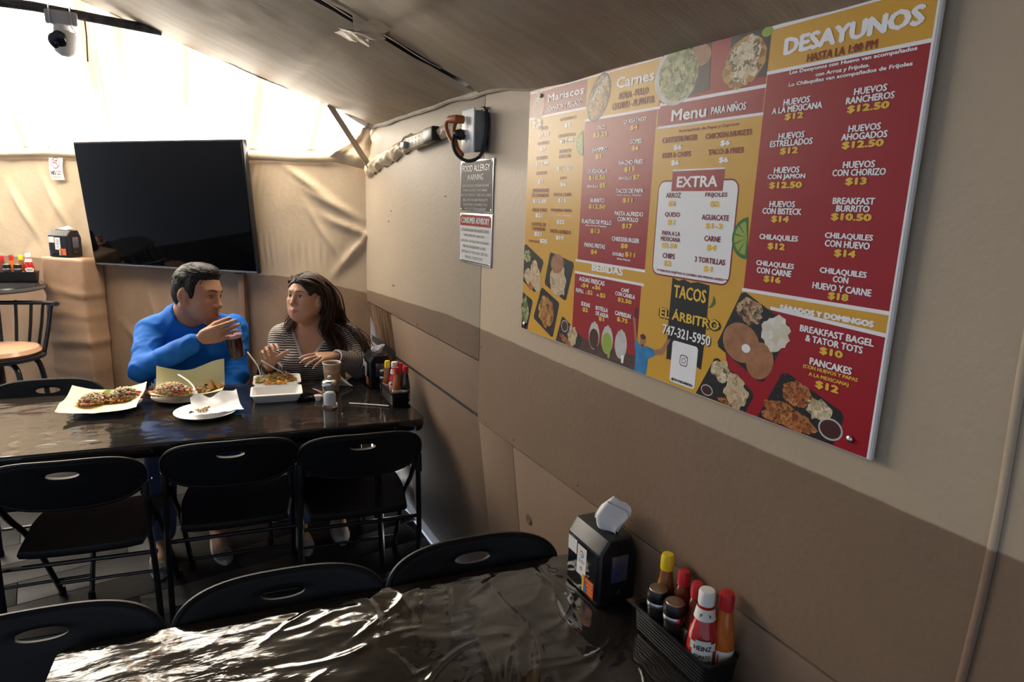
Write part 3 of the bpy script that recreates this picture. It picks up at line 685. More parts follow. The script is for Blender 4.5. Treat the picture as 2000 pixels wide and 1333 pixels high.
F_LIME = pr('print lime', (0.30, 0.42, 0.06)); F_RIND = pr('print rind', (0.04, 0.16, 0.03)); F_GLASS = pr('print glass', (0.62, 0.60, 0.58), col2=(0.5, 0.5, 0.48), nscale=30); F_WOOD = pr('print wood', (0.06, 0.025, 0.02), col2=(0.10, 0.05, 0.04), nscale=30, stretch=(1, 1, 8))

mb_ = empty('menu_board', (W-0.0085, 1.674, 1.283), (0, 0, -math.pi/2)); tag(mb_, 'large red and yellow menu board of dishes and prices on the right wall', 'menu board')
BX = lambda x, z, d: (x, -0.006-d, z-1.283)       # board print: u along, v height
BWD, BTOP = 1.116, 1.957
MB().box((BWD/2, -0.002, (BTOP-1.283)/2), (BWD, 0.008, BTOP-1.283), bev=0.0012).build('panel', mat('corrugated white edge', (0.72, 0.72, 0.72), 0.4), mb_)
bpn = [0]
def bp(name, polys, m, layer):
    bpn[0] += 1; return polyp(name, polys, m, mb_, 0.0002+0.00008*layer+(bpn[0] % 8)*5e-6, BX)
bp('print_field', [rect(0.002, 1.2845, 1.113, BTOP-0.002)], P_YEL, 0)
bp('print_red', [rect(0.002, 1.884, 0.287, 1.949), rect(0.287, 1.512, 0.555, 1.851), rect(0.279, 1.2845, 0.5475, 1.480), [(0.559, 1.812), (0.836, 1.812), (0.836, BTOP-0.002), (0.559, BTOP-0.002)],
                 [(0.836, 1.508), (1.113, 1.508), (1.113, 1.876), (0.838, 1.876)], rect(0.836, 1.948, 1.113, BTOP-0.002), [(0.90, 1.482), (1.113, 1.473), (1.113, 1.2845), (0.835, 1.2845), (0.80, 1.42)], rect(0.288, 1.950, 0.56, BTOP-0.002)], P_RED, 1)
bp('print_red', [rect(0.62, 1.682, 0.762, 1.7215)], P_RED, 6)
bp('print_white', [rect(0.002, 1.879, 0.287, 1.8845), rect(0.002, 1.948, 0.287, 1.951), rect(0.284, 1.849, 0.565, 1.8545), rect(0.288, 1.9485, 0.56, 1.9515), rect(0.563, 1.8535, 0.838, 1.8595), rect(0.561, 1.8085, 0.838, 1.8135), rect(0.278, 1.5085, 0.556, 1.5145), rect(0.278, 1.478, 0.556, 1.484),
                   rect(0.836, 1.8735, 1.113, 1.879), rect(0.834, 1.9445, 1.113, 1.9505), [(0.833, 1.504), (1.113, 1.5045), (1.113, 1.5105), (0.833, 1.510)], [(0.90, 1.480), (1.113, 1.4715), (1.113, 1.4775), (0.90, 1.486)], rect(0.62, 1.7215, 0.762, 1.7245)], P_WHT, 2)
bp('print_edge', [rect(1.1095, 1.2845, 1.113, 1.9445)], P_WHT, 3)
bp('extra_border', [rr(0.690, 1.606, 0.223, 0.196, 0.02)], P_LR, 3); bp('extra_card', [rr(0.690, 1.606, 0.217, 0.190, 0.017)], P_WHT, 4)
# food pictures
bp('picture_tray', [[(0.012, 1.535), (0.112, 1.497), (0.116, 1.488), (0.079, 1.404), (0.070, 1.402), (0.003, 1.425), (0.003, 1.53)], [(0.155, 1.522), (0.268, 1.505), (0.272, 1.496), (0.243, 1.404), (0.234, 1.401), (0.132, 1.430), (0.128, 1.438), (0.149, 1.517)],
                    [(0.003, 1.393), (0.060, 1.378), (0.065, 1.371), (0.039, 1.286), (0.003, 1.286)], [(0.118, 1.420), (0.206, 1.392), (0.210, 1.385), (0.185, 1.293), (0.176, 1.291), (0.078, 1.325), (0.075, 1.334), (0.110, 1.416)],
                    [(0.233, 1.357), (0.326, 1.320), (0.329, 1.312), (0.318, 1.2855), (0.201, 1.2855), (0.226, 1.353)],
                    [(0.842, 1.503), (0.942, 1.461), (0.946, 1.452), (0.905, 1.352), (0.895, 1.349), (0.790, 1.391), (0.787, 1.400), (0.832, 1.500)], [(0.793, 1.369), (0.882, 1.328), (0.886, 1.318), (0.872, 1.2855), (0.743, 1.2855), (0.783, 1.366)],
                    [(0.952, 1.379), (1.058, 1.343), (1.064, 1.333), (1.052, 1.2855), (0.900, 1.2855), (0.940, 1.375)], [(0.562, 1.952), (0.698, 1.952), (0.703, 1.868), (0.573, 1.857)], [(0.747, 1.952), (0.836, 1.952), (0.836, 1.872), (0.748, 1.874)]], F_TILE, 4)
bp('food_picture', [blob(0.075, 1.448, 0.028, 0.045, 0.4, wob=.15, seed=1), blob(0.030, 1.445, 0.024, 0.022, 0, wob=.15, seed=2), blob(0.845, 1.315, 0.03, 0.03, 0, wob=.15, seed=2), blob(0.35, 1.912, 0.012, 0.035, -0.6)], F_PASTA, 6)
bp('food_picture', [blob(0.045, 1.425, 0.028, 0.017, -0.4, wob=.15, seed=3), blob(0.965, 1.305, 0.055, 0.018, -0.2, wob=.12, seed=5), blob(0.975, 1.348, 0.030, 0.022, 0, wob=.15, seed=6), blob(0.935, 1.296, 0.028, 0.010, 0, wob=.1, seed=8), blob(0.25, 1.296, 0.03, 0.009, -0.3, wob=.15, seed=9), blob(0.83, 1.292, 0.03, 0.006, 0, wob=.1)], F_RICE, 5)
bp('food_picture', [blob(0.198, 1.448, 0.042, 0.042, 0.2, wob=.15, seed=4), blob(0.283, 1.313, 0.022, 0.025, 0.2, wob=.2, seed=5), blob(0.84, 1.335, 0.025, 0.014, -0.4, wob=.2, seed=15)], F_PASTA, 5)
bp('food_picture', [blob(0.190, 1.494, 0.033, 0.026, 0.2), blob(0.053, 1.913, 0.033, 0.037, 0.0), blob(0.843, 1.410, 0.044, 0.036, -0.2), blob(0.890, 1.386, 0.030, 0.034, -0.3), blob(0.67, 1.935, 0.03, 0.020, -0.2)], F_BRN, 5)
bp('food_picture', [blob(0.142, 1.355, 0.04, 0.044, 0.2, wob=.15, seed=14)], F_FRY, 5)
bp('food_picture', [blob(0.022, 1.34, 0.022, 0.04, 0.1, wob=.2, seed=10), blob(0.024, 1.50, 0.02, 0.018, -0.5, wob=.2, seed=11), blob(0.612, 1.908, 0.058, 0.050, -0.2)], F_GREEN, 6)
bp('food_picture', [blob(0.605, 1.9065, 0.064, 0.0555, -0.2)], F_GLASS, 5)
bp('food_picture', [blob(0.781, 1.903, 0.050, 0.042, 0.5, wob=.06, seed=12)], F_FRY, 5)
bp('food_picture', [blob(0.786, 1.907, 0.037, 0.034, 0.5, wob=.2, seed=13), blob(0.803, 1.348, 0.025, 0.02, -0.4, wob=.2, seed=16), blob(1.018, 1.334, 0.024, 0.018, -0.3, wob=.2, seed=17), blob(0.340, 1.898, 0.022, 0.040, -0.55, wob=.2, seed=18), blob(0.051, 1.866, 0.026, 0.014, 0, wob=.1, seed=19)], F_CHEESE, 7)
bp('food_picture', [blob(0.916, 1.443, 0.030, 0.030, -0.5, wob=.2, seed=20)], F_EGG, 6); bp('food_picture', [blob(0.856, 1.470, 0.030, 0.022, -0.4, wob=.2, seed=21), blob(0.045, 1.93, 0.014, 0.012)], F_MEAT, 6)
bp('food_picture', [blob(0.857, 1.402, 0.010, 0.008, 0)], P_WHT, 7)
bp('sauce_picture', [blob(0.243, 1.333, 0.017, 0.016), blob(0.772, 1.300, 0.016, 0.011), blob(1.044, 1.309, 0.022, 0.018)], F_GLASS, 6)
bp('sauce_picture', [blob(0.243, 1.333, 0.0145, 0.0135), blob(0.772, 1.300, 0.0135, 0.009), blob(1.044, 1.309, 0.019, 0.015)], F_SAUCE, 7)
bp('taco_bowl_picture', [blob(0.340, 1.898, 0.040, 0.058, -0.55)], P_BLK, 4); bp('taco_bowl_picture', [blob(0.340, 1.898, 0.036, 0.053, -0.55)], F_MEAT, 5); bp('taco_shell', [blob(0.352, 1.893, 0.010, 0.036, -0.5), blob(0.322, 1.875, 0.009, 0.026, -0.3)], F_FRY, 8)
for (cx, cz, s) in ((0.284, 1.799, 1), (0.834, 1.599, 1.25)):
    a0, a1 = math.pi*0.5+0.12, math.pi*1.5+0.12
    bp('lime_rind', [blob(cx, cz, 0.030*s, 0.030*s, n=24, a0=a0, a1=a1)], F_RIND, 6); bp('lime_slice', [[(cx-0.002, cz)]+blob(cx-0.002, cz, 0.024*s, 0.024*s, n=6, a0=a0+0.1+k*0.60, a1=a0+0.1+k*0.60+0.5) for k in range(5)], F_LIME, 7)
bp('lime_wedge', [blob(0.828, 1.944, 0.012, 0.008)], F_LIME, 7)
# drinks jars on a wooden shelf, and the printed referee
bp('shelf_picture', [[(0.328, 1.318), (0.5475, 1.318), (0.5475, 1.2845), (0.318, 1.2845)]], F_WOOD, 3)
for cx, m_ in ((0.380, F_SAUCE), (0.435, F_LIME), (0.489, F_GLASS)):
    bp('jar_picture', [blob(cx, 1.333, 0.023, 0.034)], F_GLASS, 4); bp('jar_fill', [blob(cx, 1.326, 0.020, 0.025)], m_, 5); bp('jar_lid', [rect(cx-0.013, 1.358, cx+0.013, 1.364), rect(cx-0.004, 1.364, cx+0.004, 1.369)], F_GLASS, 5)
    bp('glass_picture', [[(cx+0.004, 1.310), (cx+0.016, 1.310), (cx+0.014, 1.291), (cx+0.006, 1.291)]], m_ if m_ is not F_GLASS else P_WHT, 6)
bp('printed_shirt', [[(0.546, 1.2845), (0.586, 1.2845), (0.590, 1.322), (0.611, 1.333), (0.606, 1.347), (0.580, 1.349), (0.568, 1.344), (0.556, 1.349), (0.543, 1.356), (0.539, 1.346), (0.546, 1.322)]], F_BLUE, 5)
bp('printed_skin', [[(0.539, 1.352), (0.530, 1.392), (0.527, 1.405), (0.536, 1.408), (0.538, 1.392), (0.548, 1.354)], [(0.607, 1.346), (0.628, 1.352), (0.645, 1.374), (0.657, 1.381), (0.652, 1.370), (0.634, 1.341), (0.609, 1.334)], blob(0.5672, 1.358, 0.0095, 0.0135), rect(0.562, 1.342, 0.573, 1.350)], F_SKIN, 6)
bp('printed_hair', [blob(0.5672, 1.367, 0.0095, 0.006), blob(0.5672, 1.3475, 0.005, 0.003), rect(0.532, 1.404, 0.543, 1.428)], F_SAUCE, 7)
# business name, telephone and the white card (its square code is left blank)
bp('name_panel', [[(0.646, 1.508), (0.665, 1.503), (0.68, 1.508), (0.70, 1.503), (0.72, 1.507), (0.752, 1.504), (0.754, 1.42), (0.751, 1.336), (0.735, 1.340), (0.70, 1.334), (0.68, 1.338), (0.648, 1.335), (0.645, 1.42)]], P_BLK, 3)
bp('code_card', [rr(0.7005, 1.335, 0.075, 0.088, 0.007)], P_WHT, 5)
bp('card_emblem', ring(0.7005, 1.343, 0.0045, 0.0058)+[rect(0.7065, 1.3500, 0.7085, 1.352)], P_BLK, 6)
bp('card_emblem', [[(a, b_) for a, b_ in [p, q, q2, p2]] for p, q, q2, p2 in [((x0, z0), (x1, z1), (0.7005+(x1-0.7005)*0.86, 1.343+(z1-1.343)*0.86), (0.7005+(x0-0.7005)*0.86, 1.343+(z0-1.343)*0.86)) for (x0, z0), (x1, z1) in zip(rr(0.7005, 1.343, 0.023, 0.023, 0.006), rr(0.7005, 1.343, 0.023, 0.023, 0.006)[1:]+rr(0.7005, 1.343, 0.023, 0.023, 0.006)[:1])]], P_BLK, 6)
bp('chili_picture', [[(0.765, 1.486), (0.770, 1.481), (0.771, 1.472), (0.764, 1.463), (0.752, 1.460), (0.760, 1.466), (0.764, 1.474)]], F_RIND, 6)
MENU_TEXT = [
('Mariscos', 0.1896, 1.9252, 0.1726, 0.0198, 'w', 'b'), ('CAMARON Y PESCADO', 0.1884, 1.8983, 0.162, 0.0135, 'w', 'n'), 
('QUESATACO', 0.2086, 1.8643, 0.0797, 0.0087, 'r', 'b'), ('$5', 0.2079, 1.8478, 0.032, 0.0119, 'w', 's'), ('TACO', 0.0896, 1.8511, 0.0386, 0.0093, 'r', 'b'), 
('$3.25', 0.0877, 1.8345, 0.0604, 0.0119, 'w', 's'), ('VAMPIRO', 0.0879, 1.8121, 0.0649, 0.0094, 'r', 'b'), ('$7', 0.0868, 1.7956, 0.033, 0.012, 'w', 's'), 
('QUESADILLA', 0.2065, 1.8234, 0.0827, 0.0096, 'r', 'b'), ('$12.99', 0.2064, 1.8087, 0.0653, 0.0112, 'w', 's'), ('BURRITO', 0.0844, 1.7735, 0.0594, 0.0095, 'r', 'b'), 
('$12.99', 0.0859, 1.7572, 0.0744, 0.0121, 'w', 's'), ('BURRITO', 0.2034, 1.7852, 0.058, 0.0089, 'r', 'b'), ('ESPECIAL', 0.2031, 1.772, 0.0582, 0.0089, 'r', 'b'), 
('$16.50', 0.2014, 1.7413, 0.0687, 0.0114, 'w', 's'), ('CEVICHE', 0.0845, 1.7331, 0.0598, 0.0095, 'r', 'b'), ('$7', 0.0831, 1.7098, 0.0309, 0.0122, 'w', 's'), 
('JAIBA', 0.1999, 1.7169, 0.0353, 0.009, 'r', 'b'), ('$6', 0.1999, 1.7005, 0.0299, 0.0115, 'w', 's'), ('EMPANADAS', 0.0843, 1.6862, 0.0886, 0.0105, 'r', 'b'), 
('DE CAMARON', 0.0828, 1.6731, 0.0934, 0.0096, 'r', 'b'), ('$12.50', 0.0816, 1.6569, 0.0759, 0.0123, 'w', 's'), 
('FISH & CHIPS', 0.1992, 1.6753, 0.0871, 0.0091, 'r', 'b'), ('$15', 0.1983, 1.66, 0.0397, 0.0124, 'w', 's'), ('AGUA CHILE', 0.0819, 1.6335, 0.0824, 0.0097, 'r', 'b'), 
('$21', 0.0805, 1.6179, 0.0404, 0.0133, 'w', 's'), ('MOJARRA FRITA', 0.1977, 1.6338, 0.1039, 0.01, 'r', 'b'), 
('(Con Arroz y Ensalada)', 0.1972, 1.6216, 0.0921, 0.0042, 'w', 'b'), ('$22', 0.1973, 1.6044, 0.0401, 0.0126, 'w', 's'), 
('COCKTEL DE', 0.0809, 1.5939, 0.0812, 0.0098, 'r', 'b'), ('CAMARON', 0.082, 1.5814, 0.0722, 0.0098, 'r', 'b'), ('$21', 0.0797, 1.5665, 0.0408, 0.0134, 'w', 's'), 
('PASTA ALFREDO', 0.1989, 1.5792, 0.1031, 0.0101, 'r', 'b'), ('$19', 0.1965, 1.5625, 0.0388, 0.0127, 'w', 's'), ('CON PULPO', 0.0595, 1.5454, 0.0649, 0.0073, 'r', 'b'), 
('$25', 0.1125, 1.5487, 0.0405, 0.0141, 'w', 's'), ('Carnes', 0.4738, 1.9201, 0.1307, 0.0243, 'w', 'b'), ('ASADA - POLLO', 0.4699, 1.8913, 0.1039, 0.015, 'r', 'n'), 
('CHORIZO - AL PASTOR', 0.4706, 1.8711, 0.1479, 0.015, 'r', 'n'), ('QUESATACO', 0.4835, 1.8333, 0.0783, 0.0096, 'w', 'b'), 
('$4', 0.4825, 1.8185, 0.0281, 0.0123, 'y', 's'), ('TACO', 0.3575, 1.8295, 0.0338, 0.0103, 'w', 'b'), ('$3.25', 0.3553, 1.8132, 0.0601, 0.0126, 'y', 's'), 
('SOPES', 0.4932, 1.7891, 0.0418, 0.0096, 'w', 'b'), ('$6', 0.4916, 1.7746, 0.0252, 0.0117, 'y', 's'), ('VAMPIRO', 0.3557, 1.78, 0.0624, 0.0104, 'w', 'b'), 
('$5', 0.3542, 1.7638, 0.0277, 0.0127, 'y', 's'), ('NACHO FRIES', 0.4792, 1.7456, 0.0871, 0.0098, 'w', 'b'), ('$15', 0.4769, 1.7303, 0.0403, 0.0119, 'y', 's'), 
('SENCILLO', 0.4623, 1.7114, 0.05, 0.0064, 'w', 'b'), ('$7', 0.5029, 1.7122, 0.0252, 0.0118, 'y', 's'), ('QUESADILLA', 0.3526, 1.7295, 0.0832, 0.0106, 'w', 'b'), 
('$10.50', 0.3522, 1.7144, 0.0701, 0.0121, 'y', 's'), ('SENCILLA', 0.3354, 1.6949, 0.0478, 0.0061, 'w', 'b'), ('$5', 0.3766, 1.696, 0.0248, 0.0127, 'y', 's'), 
('TACOS DE PAPA', 0.4813, 1.6835, 0.0996, 0.0099, 'w', 'b'), ('(Con Arroz y Frijoles)', 0.4807, 1.6736, 0.0871, 0.0046, 'w', 'b'), 
('$11', 0.4779, 1.6623, 0.0379, 0.0121, 'y', 's'), ('BURRITO', 0.3599, 1.6617, 0.0589, 0.0099, 'w', 'b'), ('$12.50', 0.3596, 1.6464, 0.0705, 0.0122, 'y', 's'), 
('PASTA ALFREDO', 0.4843, 1.6331, 0.1039, 0.01, 'w', 'b'), ('CON POLLO', 0.4828, 1.6206, 0.0761, 0.01, 'w', 'b'), ('$17', 0.4823, 1.6051, 0.0382, 0.0129, 'y', 's'), 
('FLAUTAS DE POLLO', 0.3607, 1.6107, 0.1249, 0.0108, 'w', 'b'), ('(Con Arroz y Frijoles)', 0.3591, 1.601, 0.0881, 0.005, 'w', 'b'), 
('$13', 0.3584, 1.5882, 0.0408, 0.0131, 'y', 's'), ('CHEESEBURGER', 0.4786, 1.5752, 0.1022, 0.0101, 'w', 'b'), ('$8', 0.4774, 1.5605, 0.0268, 0.0124, 'y', 's'), 
('PAPAS FRITAS', 0.3594, 1.5535, 0.0888, 0.0109, 'w', 'b'), ('$4', 0.3584, 1.5378, 0.0274, 0.0133, 'y', 's'), ('DOUBLE', 0.4567, 1.5405, 0.043, 0.0081, 'w', 'b'), 
('$11', 0.5001, 1.5425, 0.0379, 0.013, 'y', 's'), ('(Con Papas)', 0.4779, 1.53, 0.0492, 0.0055, 'w', 'b'), ('BEBIDAS', 0.4163, 1.5016, 0.1264, 0.019, 'w', 'B'), 
('Menu', 0.6518, 1.8307, 0.0986, 0.0229, 'w', 'b'), ('PARA NIÑOS', 0.7558, 1.8301, 0.0851, 0.0169, 'w', 'n'), 
('Acompañado de Papas y Caprisun', 0.707, 1.7986, 0.1585, 0.0069, 'r', 'b'), ('CHEESEBURGER', 0.6313, 1.7843, 0.1025, 0.0113, 'r', 'b'), 
('$6', 0.6291, 1.7679, 0.0243, 0.0122, 'w', 's'), ('CHICKEN NUGETS', 0.7608, 1.7831, 0.1134, 0.0103, 'r', 'b'), ('$6', 0.7568, 1.7676, 0.0244, 0.0119, 'w', 's'), 
('FISH & CHIPS', 0.6267, 1.7539, 0.0843, 0.0106, 'r', 'b'), ('$6', 0.6251, 1.7377, 0.0246, 0.0123, 'w', 's'), ('TACO & FRIES', 0.7588, 1.7535, 0.0875, 0.0104, 'r', 'b'), 
('$6', 0.7569, 1.7376, 0.0246, 0.012, 'w', 's'), ('EXTRA', 0.6913, 1.7001, 0.1124, 0.0214, 'w', 'b'), ('ARROZ', 0.6283, 1.6738, 0.0447, 0.0104, 'r', 'b'), 
('$2', 0.6267, 1.6567, 0.0237, 0.0125, 'y', 's'), ('FRIJOLES', 0.7468, 1.674, 0.0571, 0.0103, 'r', 'b'), ('$2', 0.7459, 1.6575, 0.0255, 0.0123, 'y', 's'), 
('QUESO', 0.6302, 1.6346, 0.0463, 0.0109, 'r', 'b'), ('$1', 0.629, 1.619, 0.0239, 0.0126, 'y', 's'), ('AGUACATE', 0.7498, 1.6328, 0.0703, 0.0108, 'r', 'b'), 
('$1-3', 0.7488, 1.6164, 0.0439, 0.0124, 'y', 's'), ('PAPA A LA', 0.6306, 1.597, 0.0555, 0.0093, 'r', 'b'), ('MEXICANA', 0.6302, 1.5851, 0.0601, 0.0093, 'r', 'b'), 
('$2.50', 0.6287, 1.5713, 0.0483, 0.0119, 'y', 's'), ('CARNE', 0.7482, 1.5929, 0.0431, 0.0109, 'r', 'b'), ('$4', 0.7485, 1.5752, 0.026, 0.0133, 'y', 's'), 
('CHIPS', 0.6294, 1.5507, 0.0383, 0.0111, 'r', 'b'), ('$2', 0.6283, 1.5346, 0.0244, 0.0129, 'y', 's'), ('3 TORTILLAS', 0.7463, 1.5511, 0.0809, 0.011, 'r', 'b'), 
('$1', 0.7441, 1.5345, 0.0242, 0.0127, 'y', 's'), ('** PRECIOS SUJETOS A CAMBIO SIN PREVIO AVISO **', 0.6968, 1.5181, 0.2011, 0.0062, 'r', 'b'), 
('DESAYUNOS', 0.9813, 1.9121, 0.2297, 0.0274, 'w', 'B'), ('HASTA LA 1:00 PM', 0.9734, 1.8868, 0.1176, 0.0125, 'r', 'n'), 
('Los Desayunos con Huevo van acompañados', 0.988, 1.8691, 0.2084, 0.0076, 'w', 'b'), ('con Arroz y Frijoles.', 0.9798, 1.8585, 0.0907, 0.0077, 'w', 'b'), 
('Lo Chilaquiles van acompañados de Frijoles', 0.987, 1.85, 0.2041, 0.0076, 'w', 'b'), ('HUEVOS', 0.9041, 1.8239, 0.0512, 0.0105, 'w', 'b'), 
('A LA MEXICANA', 0.9053, 1.8126, 0.0971, 0.0105, 'w', 'b'), ('$12', 0.9026, 1.8003, 0.0369, 0.0121, 'y', 's'), ('HUEVOS', 1.0312, 1.8244, 0.0513, 0.0101, 'w', 'b'), 
('RANCHEROS', 1.032, 1.8127, 0.0754, 0.0101, 'w', 'b'), ('$12.50', 1.0311, 1.7996, 0.0666, 0.0122, 'y', 's'), ('HUEVOS', 0.9019, 1.7704, 0.0513, 0.0107, 'w', 'b'), 
('ESTRELLADOS', 0.9022, 1.759, 0.0843, 0.0107, 'w', 'b'), ('$12', 0.9008, 1.7458, 0.0367, 0.0123, 'y', 's'), ('HUEVOS', 1.0302, 1.7718, 0.0516, 0.0102, 'w', 'b'), 
('AHOGADOS', 1.0309, 1.7603, 0.0732, 0.0103, 'w', 'b'), ('$12.50', 1.0306, 1.7478, 0.0671, 0.0124, 'y', 's'), ('HUEVOS', 0.9006, 1.7155, 0.0513, 0.0105, 'w', 'b'), 
('CON JAMON', 0.9008, 1.7039, 0.0763, 0.0105, 'w', 'b'), ('$12.50', 0.9014, 1.6903, 0.067, 0.0125, 'y', 's'), ('HUEVOS', 1.0294, 1.7194, 0.0519, 0.0104, 'w', 'b'), 
('CON CHORIZO', 1.0304, 1.7079, 0.0865, 0.0104, 'w', 'b'), ('$13', 1.0287, 1.6944, 0.0355, 0.0126, 'y', 's'), ('HUEVOS', 0.8996, 1.6597, 0.0523, 0.0106, 'w', 'b'), 
('CON BISTECK', 0.8999, 1.6479, 0.0802, 0.0107, 'w', 'b'), ('$14', 0.899, 1.6344, 0.0371, 0.0127, 'y', 's'), ('BREAKFAST', 1.0289, 1.666, 0.0693, 0.0102, 'w', 'b'), 
('BURRITO', 1.0295, 1.6547, 0.0554, 0.0102, 'w', 'b'), ('$10.50', 1.0284, 1.6415, 0.0676, 0.0128, 'y', 's'), ('CHILAQUILES', 0.8996, 1.6032, 0.0803, 0.0112, 'w', 'b'), 
('$12', 0.8978, 1.5885, 0.0372, 0.0128, 'y', 's'), ('CHILAQUILES', 1.0286, 1.6124, 0.0806, 0.0107, 'w', 'b'), ('CON HUEVO', 1.028, 1.6008, 0.0758, 0.0108, 'w', 'b'), 
('$14', 1.027, 1.5866, 0.0369, 0.013, 'y', 's'), ('CHILAQUILES', 0.8988, 1.5576, 0.08, 0.0109, 'w', 'b'), ('CON CARNE', 0.8985, 1.5457, 0.0733, 0.0109, 'w', 'b'), 
('$16', 0.8975, 1.532, 0.0368, 0.013, 'y', 's'), ('CHILAQUILES', 1.0274, 1.5576, 0.0802, 0.0109, 'w', 'b'), ('CON', 1.0259, 1.5467, 0.0269, 0.0102, 'w', 'b'), 
('HUEVO Y CARNE', 1.0284, 1.5328, 0.1012, 0.011, 'w', 'b'), ('$18', 1.0259, 1.5198, 0.0362, 0.0132, 'y', 's'), 
('SÁBADOS Y DOMINGOS', 1.0048, 1.4887, 0.1708, 0.0123, 'w', 's'), ('BREAKFAST BAGEL', 1.0296, 1.46, 0.1298, 0.0113, 'w', 'b'), 
('& TATOR TOTS', 1.0281, 1.4458, 0.1013, 0.0113, 'w', 'b'), ('$10', 1.027, 1.4307, 0.0422, 0.0136, 'y', 's'), ('PANCAKES', 1.0285, 1.4098, 0.0752, 0.0119, 'w', 'b'), 
('(CON HUEVOS Y PAPAS', 1.029, 1.3983, 0.0978, 0.0079, 'y', 'b'), ('A LA MEXICANA)', 1.0284, 1.3874, 0.0726, 0.008, 'y', 'b'), 
('$12', 1.0281, 1.3746, 0.0429, 0.0142, 'y', 's'), ('AGUAS FRESCAS', 0.3553, 1.4667, 0.1107, 0.0116, 'w', 'b'), ('L', 0.3142, 1.45, 0.005, 0.0056, 'w', 'b'), 
('$4', 0.3308, 1.452, 0.0277, 0.0131, 'y', 's'), ('XL', 0.3653, 1.4514, 0.0107, 0.0054, 'w', 'b'), ('$6', 0.3838, 1.4537, 0.0244, 0.0128, 'y', 's'), 
('REFILL', 0.3068, 1.4363, 0.0367, 0.0098, 'w', 'b'), ('L', 0.3363, 1.4345, 0.0043, 0.0055, 'w', 'b'), ('$2', 0.3525, 1.437, 0.0241, 0.013, 'y', 's'), 
('XL', 0.3863, 1.4357, 0.0105, 0.0054, 'w', 'b'), ('$3', 0.4063, 1.437, 0.0239, 0.0126, 'y', 's'), ('CAFÉ', 0.4916, 1.4618, 0.0298, 0.0107, 'w', 'b'), 
('CON CANELA', 0.4924, 1.4501, 0.0746, 0.0101, 'w', 'b'), ('$2.50', 0.4924, 1.4366, 0.0526, 0.0114, 'y', 's'), ('SODAS', 0.3357, 1.4052, 0.0407, 0.0111, 'w', 'b'), 
('$2', 0.3359, 1.3911, 0.0247, 0.0126, 'y', 's'), ('BOTELLA', 0.4059, 1.4044, 0.0504, 0.0107, 'w', 'b'), ('DE AGUA', 0.4085, 1.3912, 0.0526, 0.0107, 'w', 'b'), 
('$1', 0.4069, 1.3796, 0.023, 0.0121, 'y', 's'), ('CAPRISUN', 0.4894, 1.4044, 0.0599, 0.0109, 'w', 'b'), ('$.75', 0.4894, 1.3907, 0.0418, 0.0115, 'y', 's'), 
('TACOS', 0.7002, 1.4811, 0.0947, 0.0276, 'o', 'n'), ('EL ÁRBITRO', 0.7017, 1.4333, 0.1737, 0.0256, 'o', 'n'), ('747-321-5950', 0.6992, 1.397, 0.1393, 0.0208, 'h', 'n'), 
('@TACOSELARBITRO', 0.7011, 1.2971, 0.0638, 0.0069, 'k', 'b'), ]

OFF = {'b': 0.045, 'B': 0.07, 's': 0.085, 'n': 0.03}
def grp(c): return [(q[0], q[1], q[2], q[3], q[4], OFF[q[6]]) for q in MENU_TEXT if q[5] == c]
BL = lambda x, z, d: BX(x, z, d)
lettering('lettering', grp('w'), P_LET, mb_, 0.00105, BX); lettering('lettering', grp('y'), P_LY, mb_, 0.00105, BX); lettering('lettering', grp('r'), P_LR, mb_, 0.00105, BX); lettering('lettering', grp('k'), P_BLK, mb_, 0.00105, BX)
lettering('name_outline', [(t_, x+0.001, z-0.001, w*1.03, h*1.12, 0.13) for (t_, x, z, w, h, o) in grp('o')], P_BLK, mb_, 0.00092, BX)
lettering('business_name', [(t_, x, z, w*0.98, h*0.96, 0.03) for (t_, x, z, w, h, o) in grp('o')], P_LY, mb_, 0.00105, BX)
lettering('phone_shadow', [(t_, x+0.002, z-0.0015, w, h, 0.05) for (t_, x, z, w, h, o) in grp('h')], P_BLK, mb_, 0.00092, BX)
lettering('phone_number', [(t_, x, z, w, h, 0.03) for (t_, x, z, w, h, o) in grp('h')], P_LET, mb_, 0.00105, BX)
s0 = None
for u, v in ((1.085, 1.947), (1.080, 1.305), (0.024, 1.300), (0.066, 1.937)):
    if s0 is None: s0 = MB().lathe([(0.0055, 0), (0.0055, 0.0015), (0.003, 0.0032), (0, 0.0036)], seg=14, rot=(math.pi/2, 0, 0)).build('screw', M_STEEL, mb_); o = s0
    else: o = s0.copy(); COL.objects.link(o)
    o.location = BX(u, v, 0.003)

# ------------------------------------------------------------------ the two small signs
def small_sign(name, z0, label, face, items):
    s = empty(name, (W-0.002, 2.184, z0), (0, 0, -math.pi/2)); tag(s, label, 'sign')
    MB().box((0.134, 0, 0.0875), (0.268, 0.004, 0.174), bev=0.0012).build('plate', mat('aluminium plate', (0.62, 0.62, 0.63), 0.25, metal=0.7), s)
    for (polys, m, d) in face: polyp('print', polys, m, s, 0.0021+d, FLAT)
    for (its, m) in items: lettering('lettering', its, m, s, 0.0032, FLAT)
    for x in (0.012, 0.256):
        for z in (0.010, 0.165): MB().lathe([(0.003, 0), (0.003, 0.001), (0, 0.0018)], (x, -0.002, z), 8, rot=(math.pi/2, 0, 0)).build('rivet', M_STEEL, s)
S_BLK = mat('sign black', (0.012, 0.011, 0.010), 0.5, spec=0.25); S_WHT = mat('sign white', (0.72, 0.72, 0.71), 0.25, bump=(20, 0.12, 0.002)); S_RED = mat('sign red', (0.36, 0.02, 0.025), 0.25)
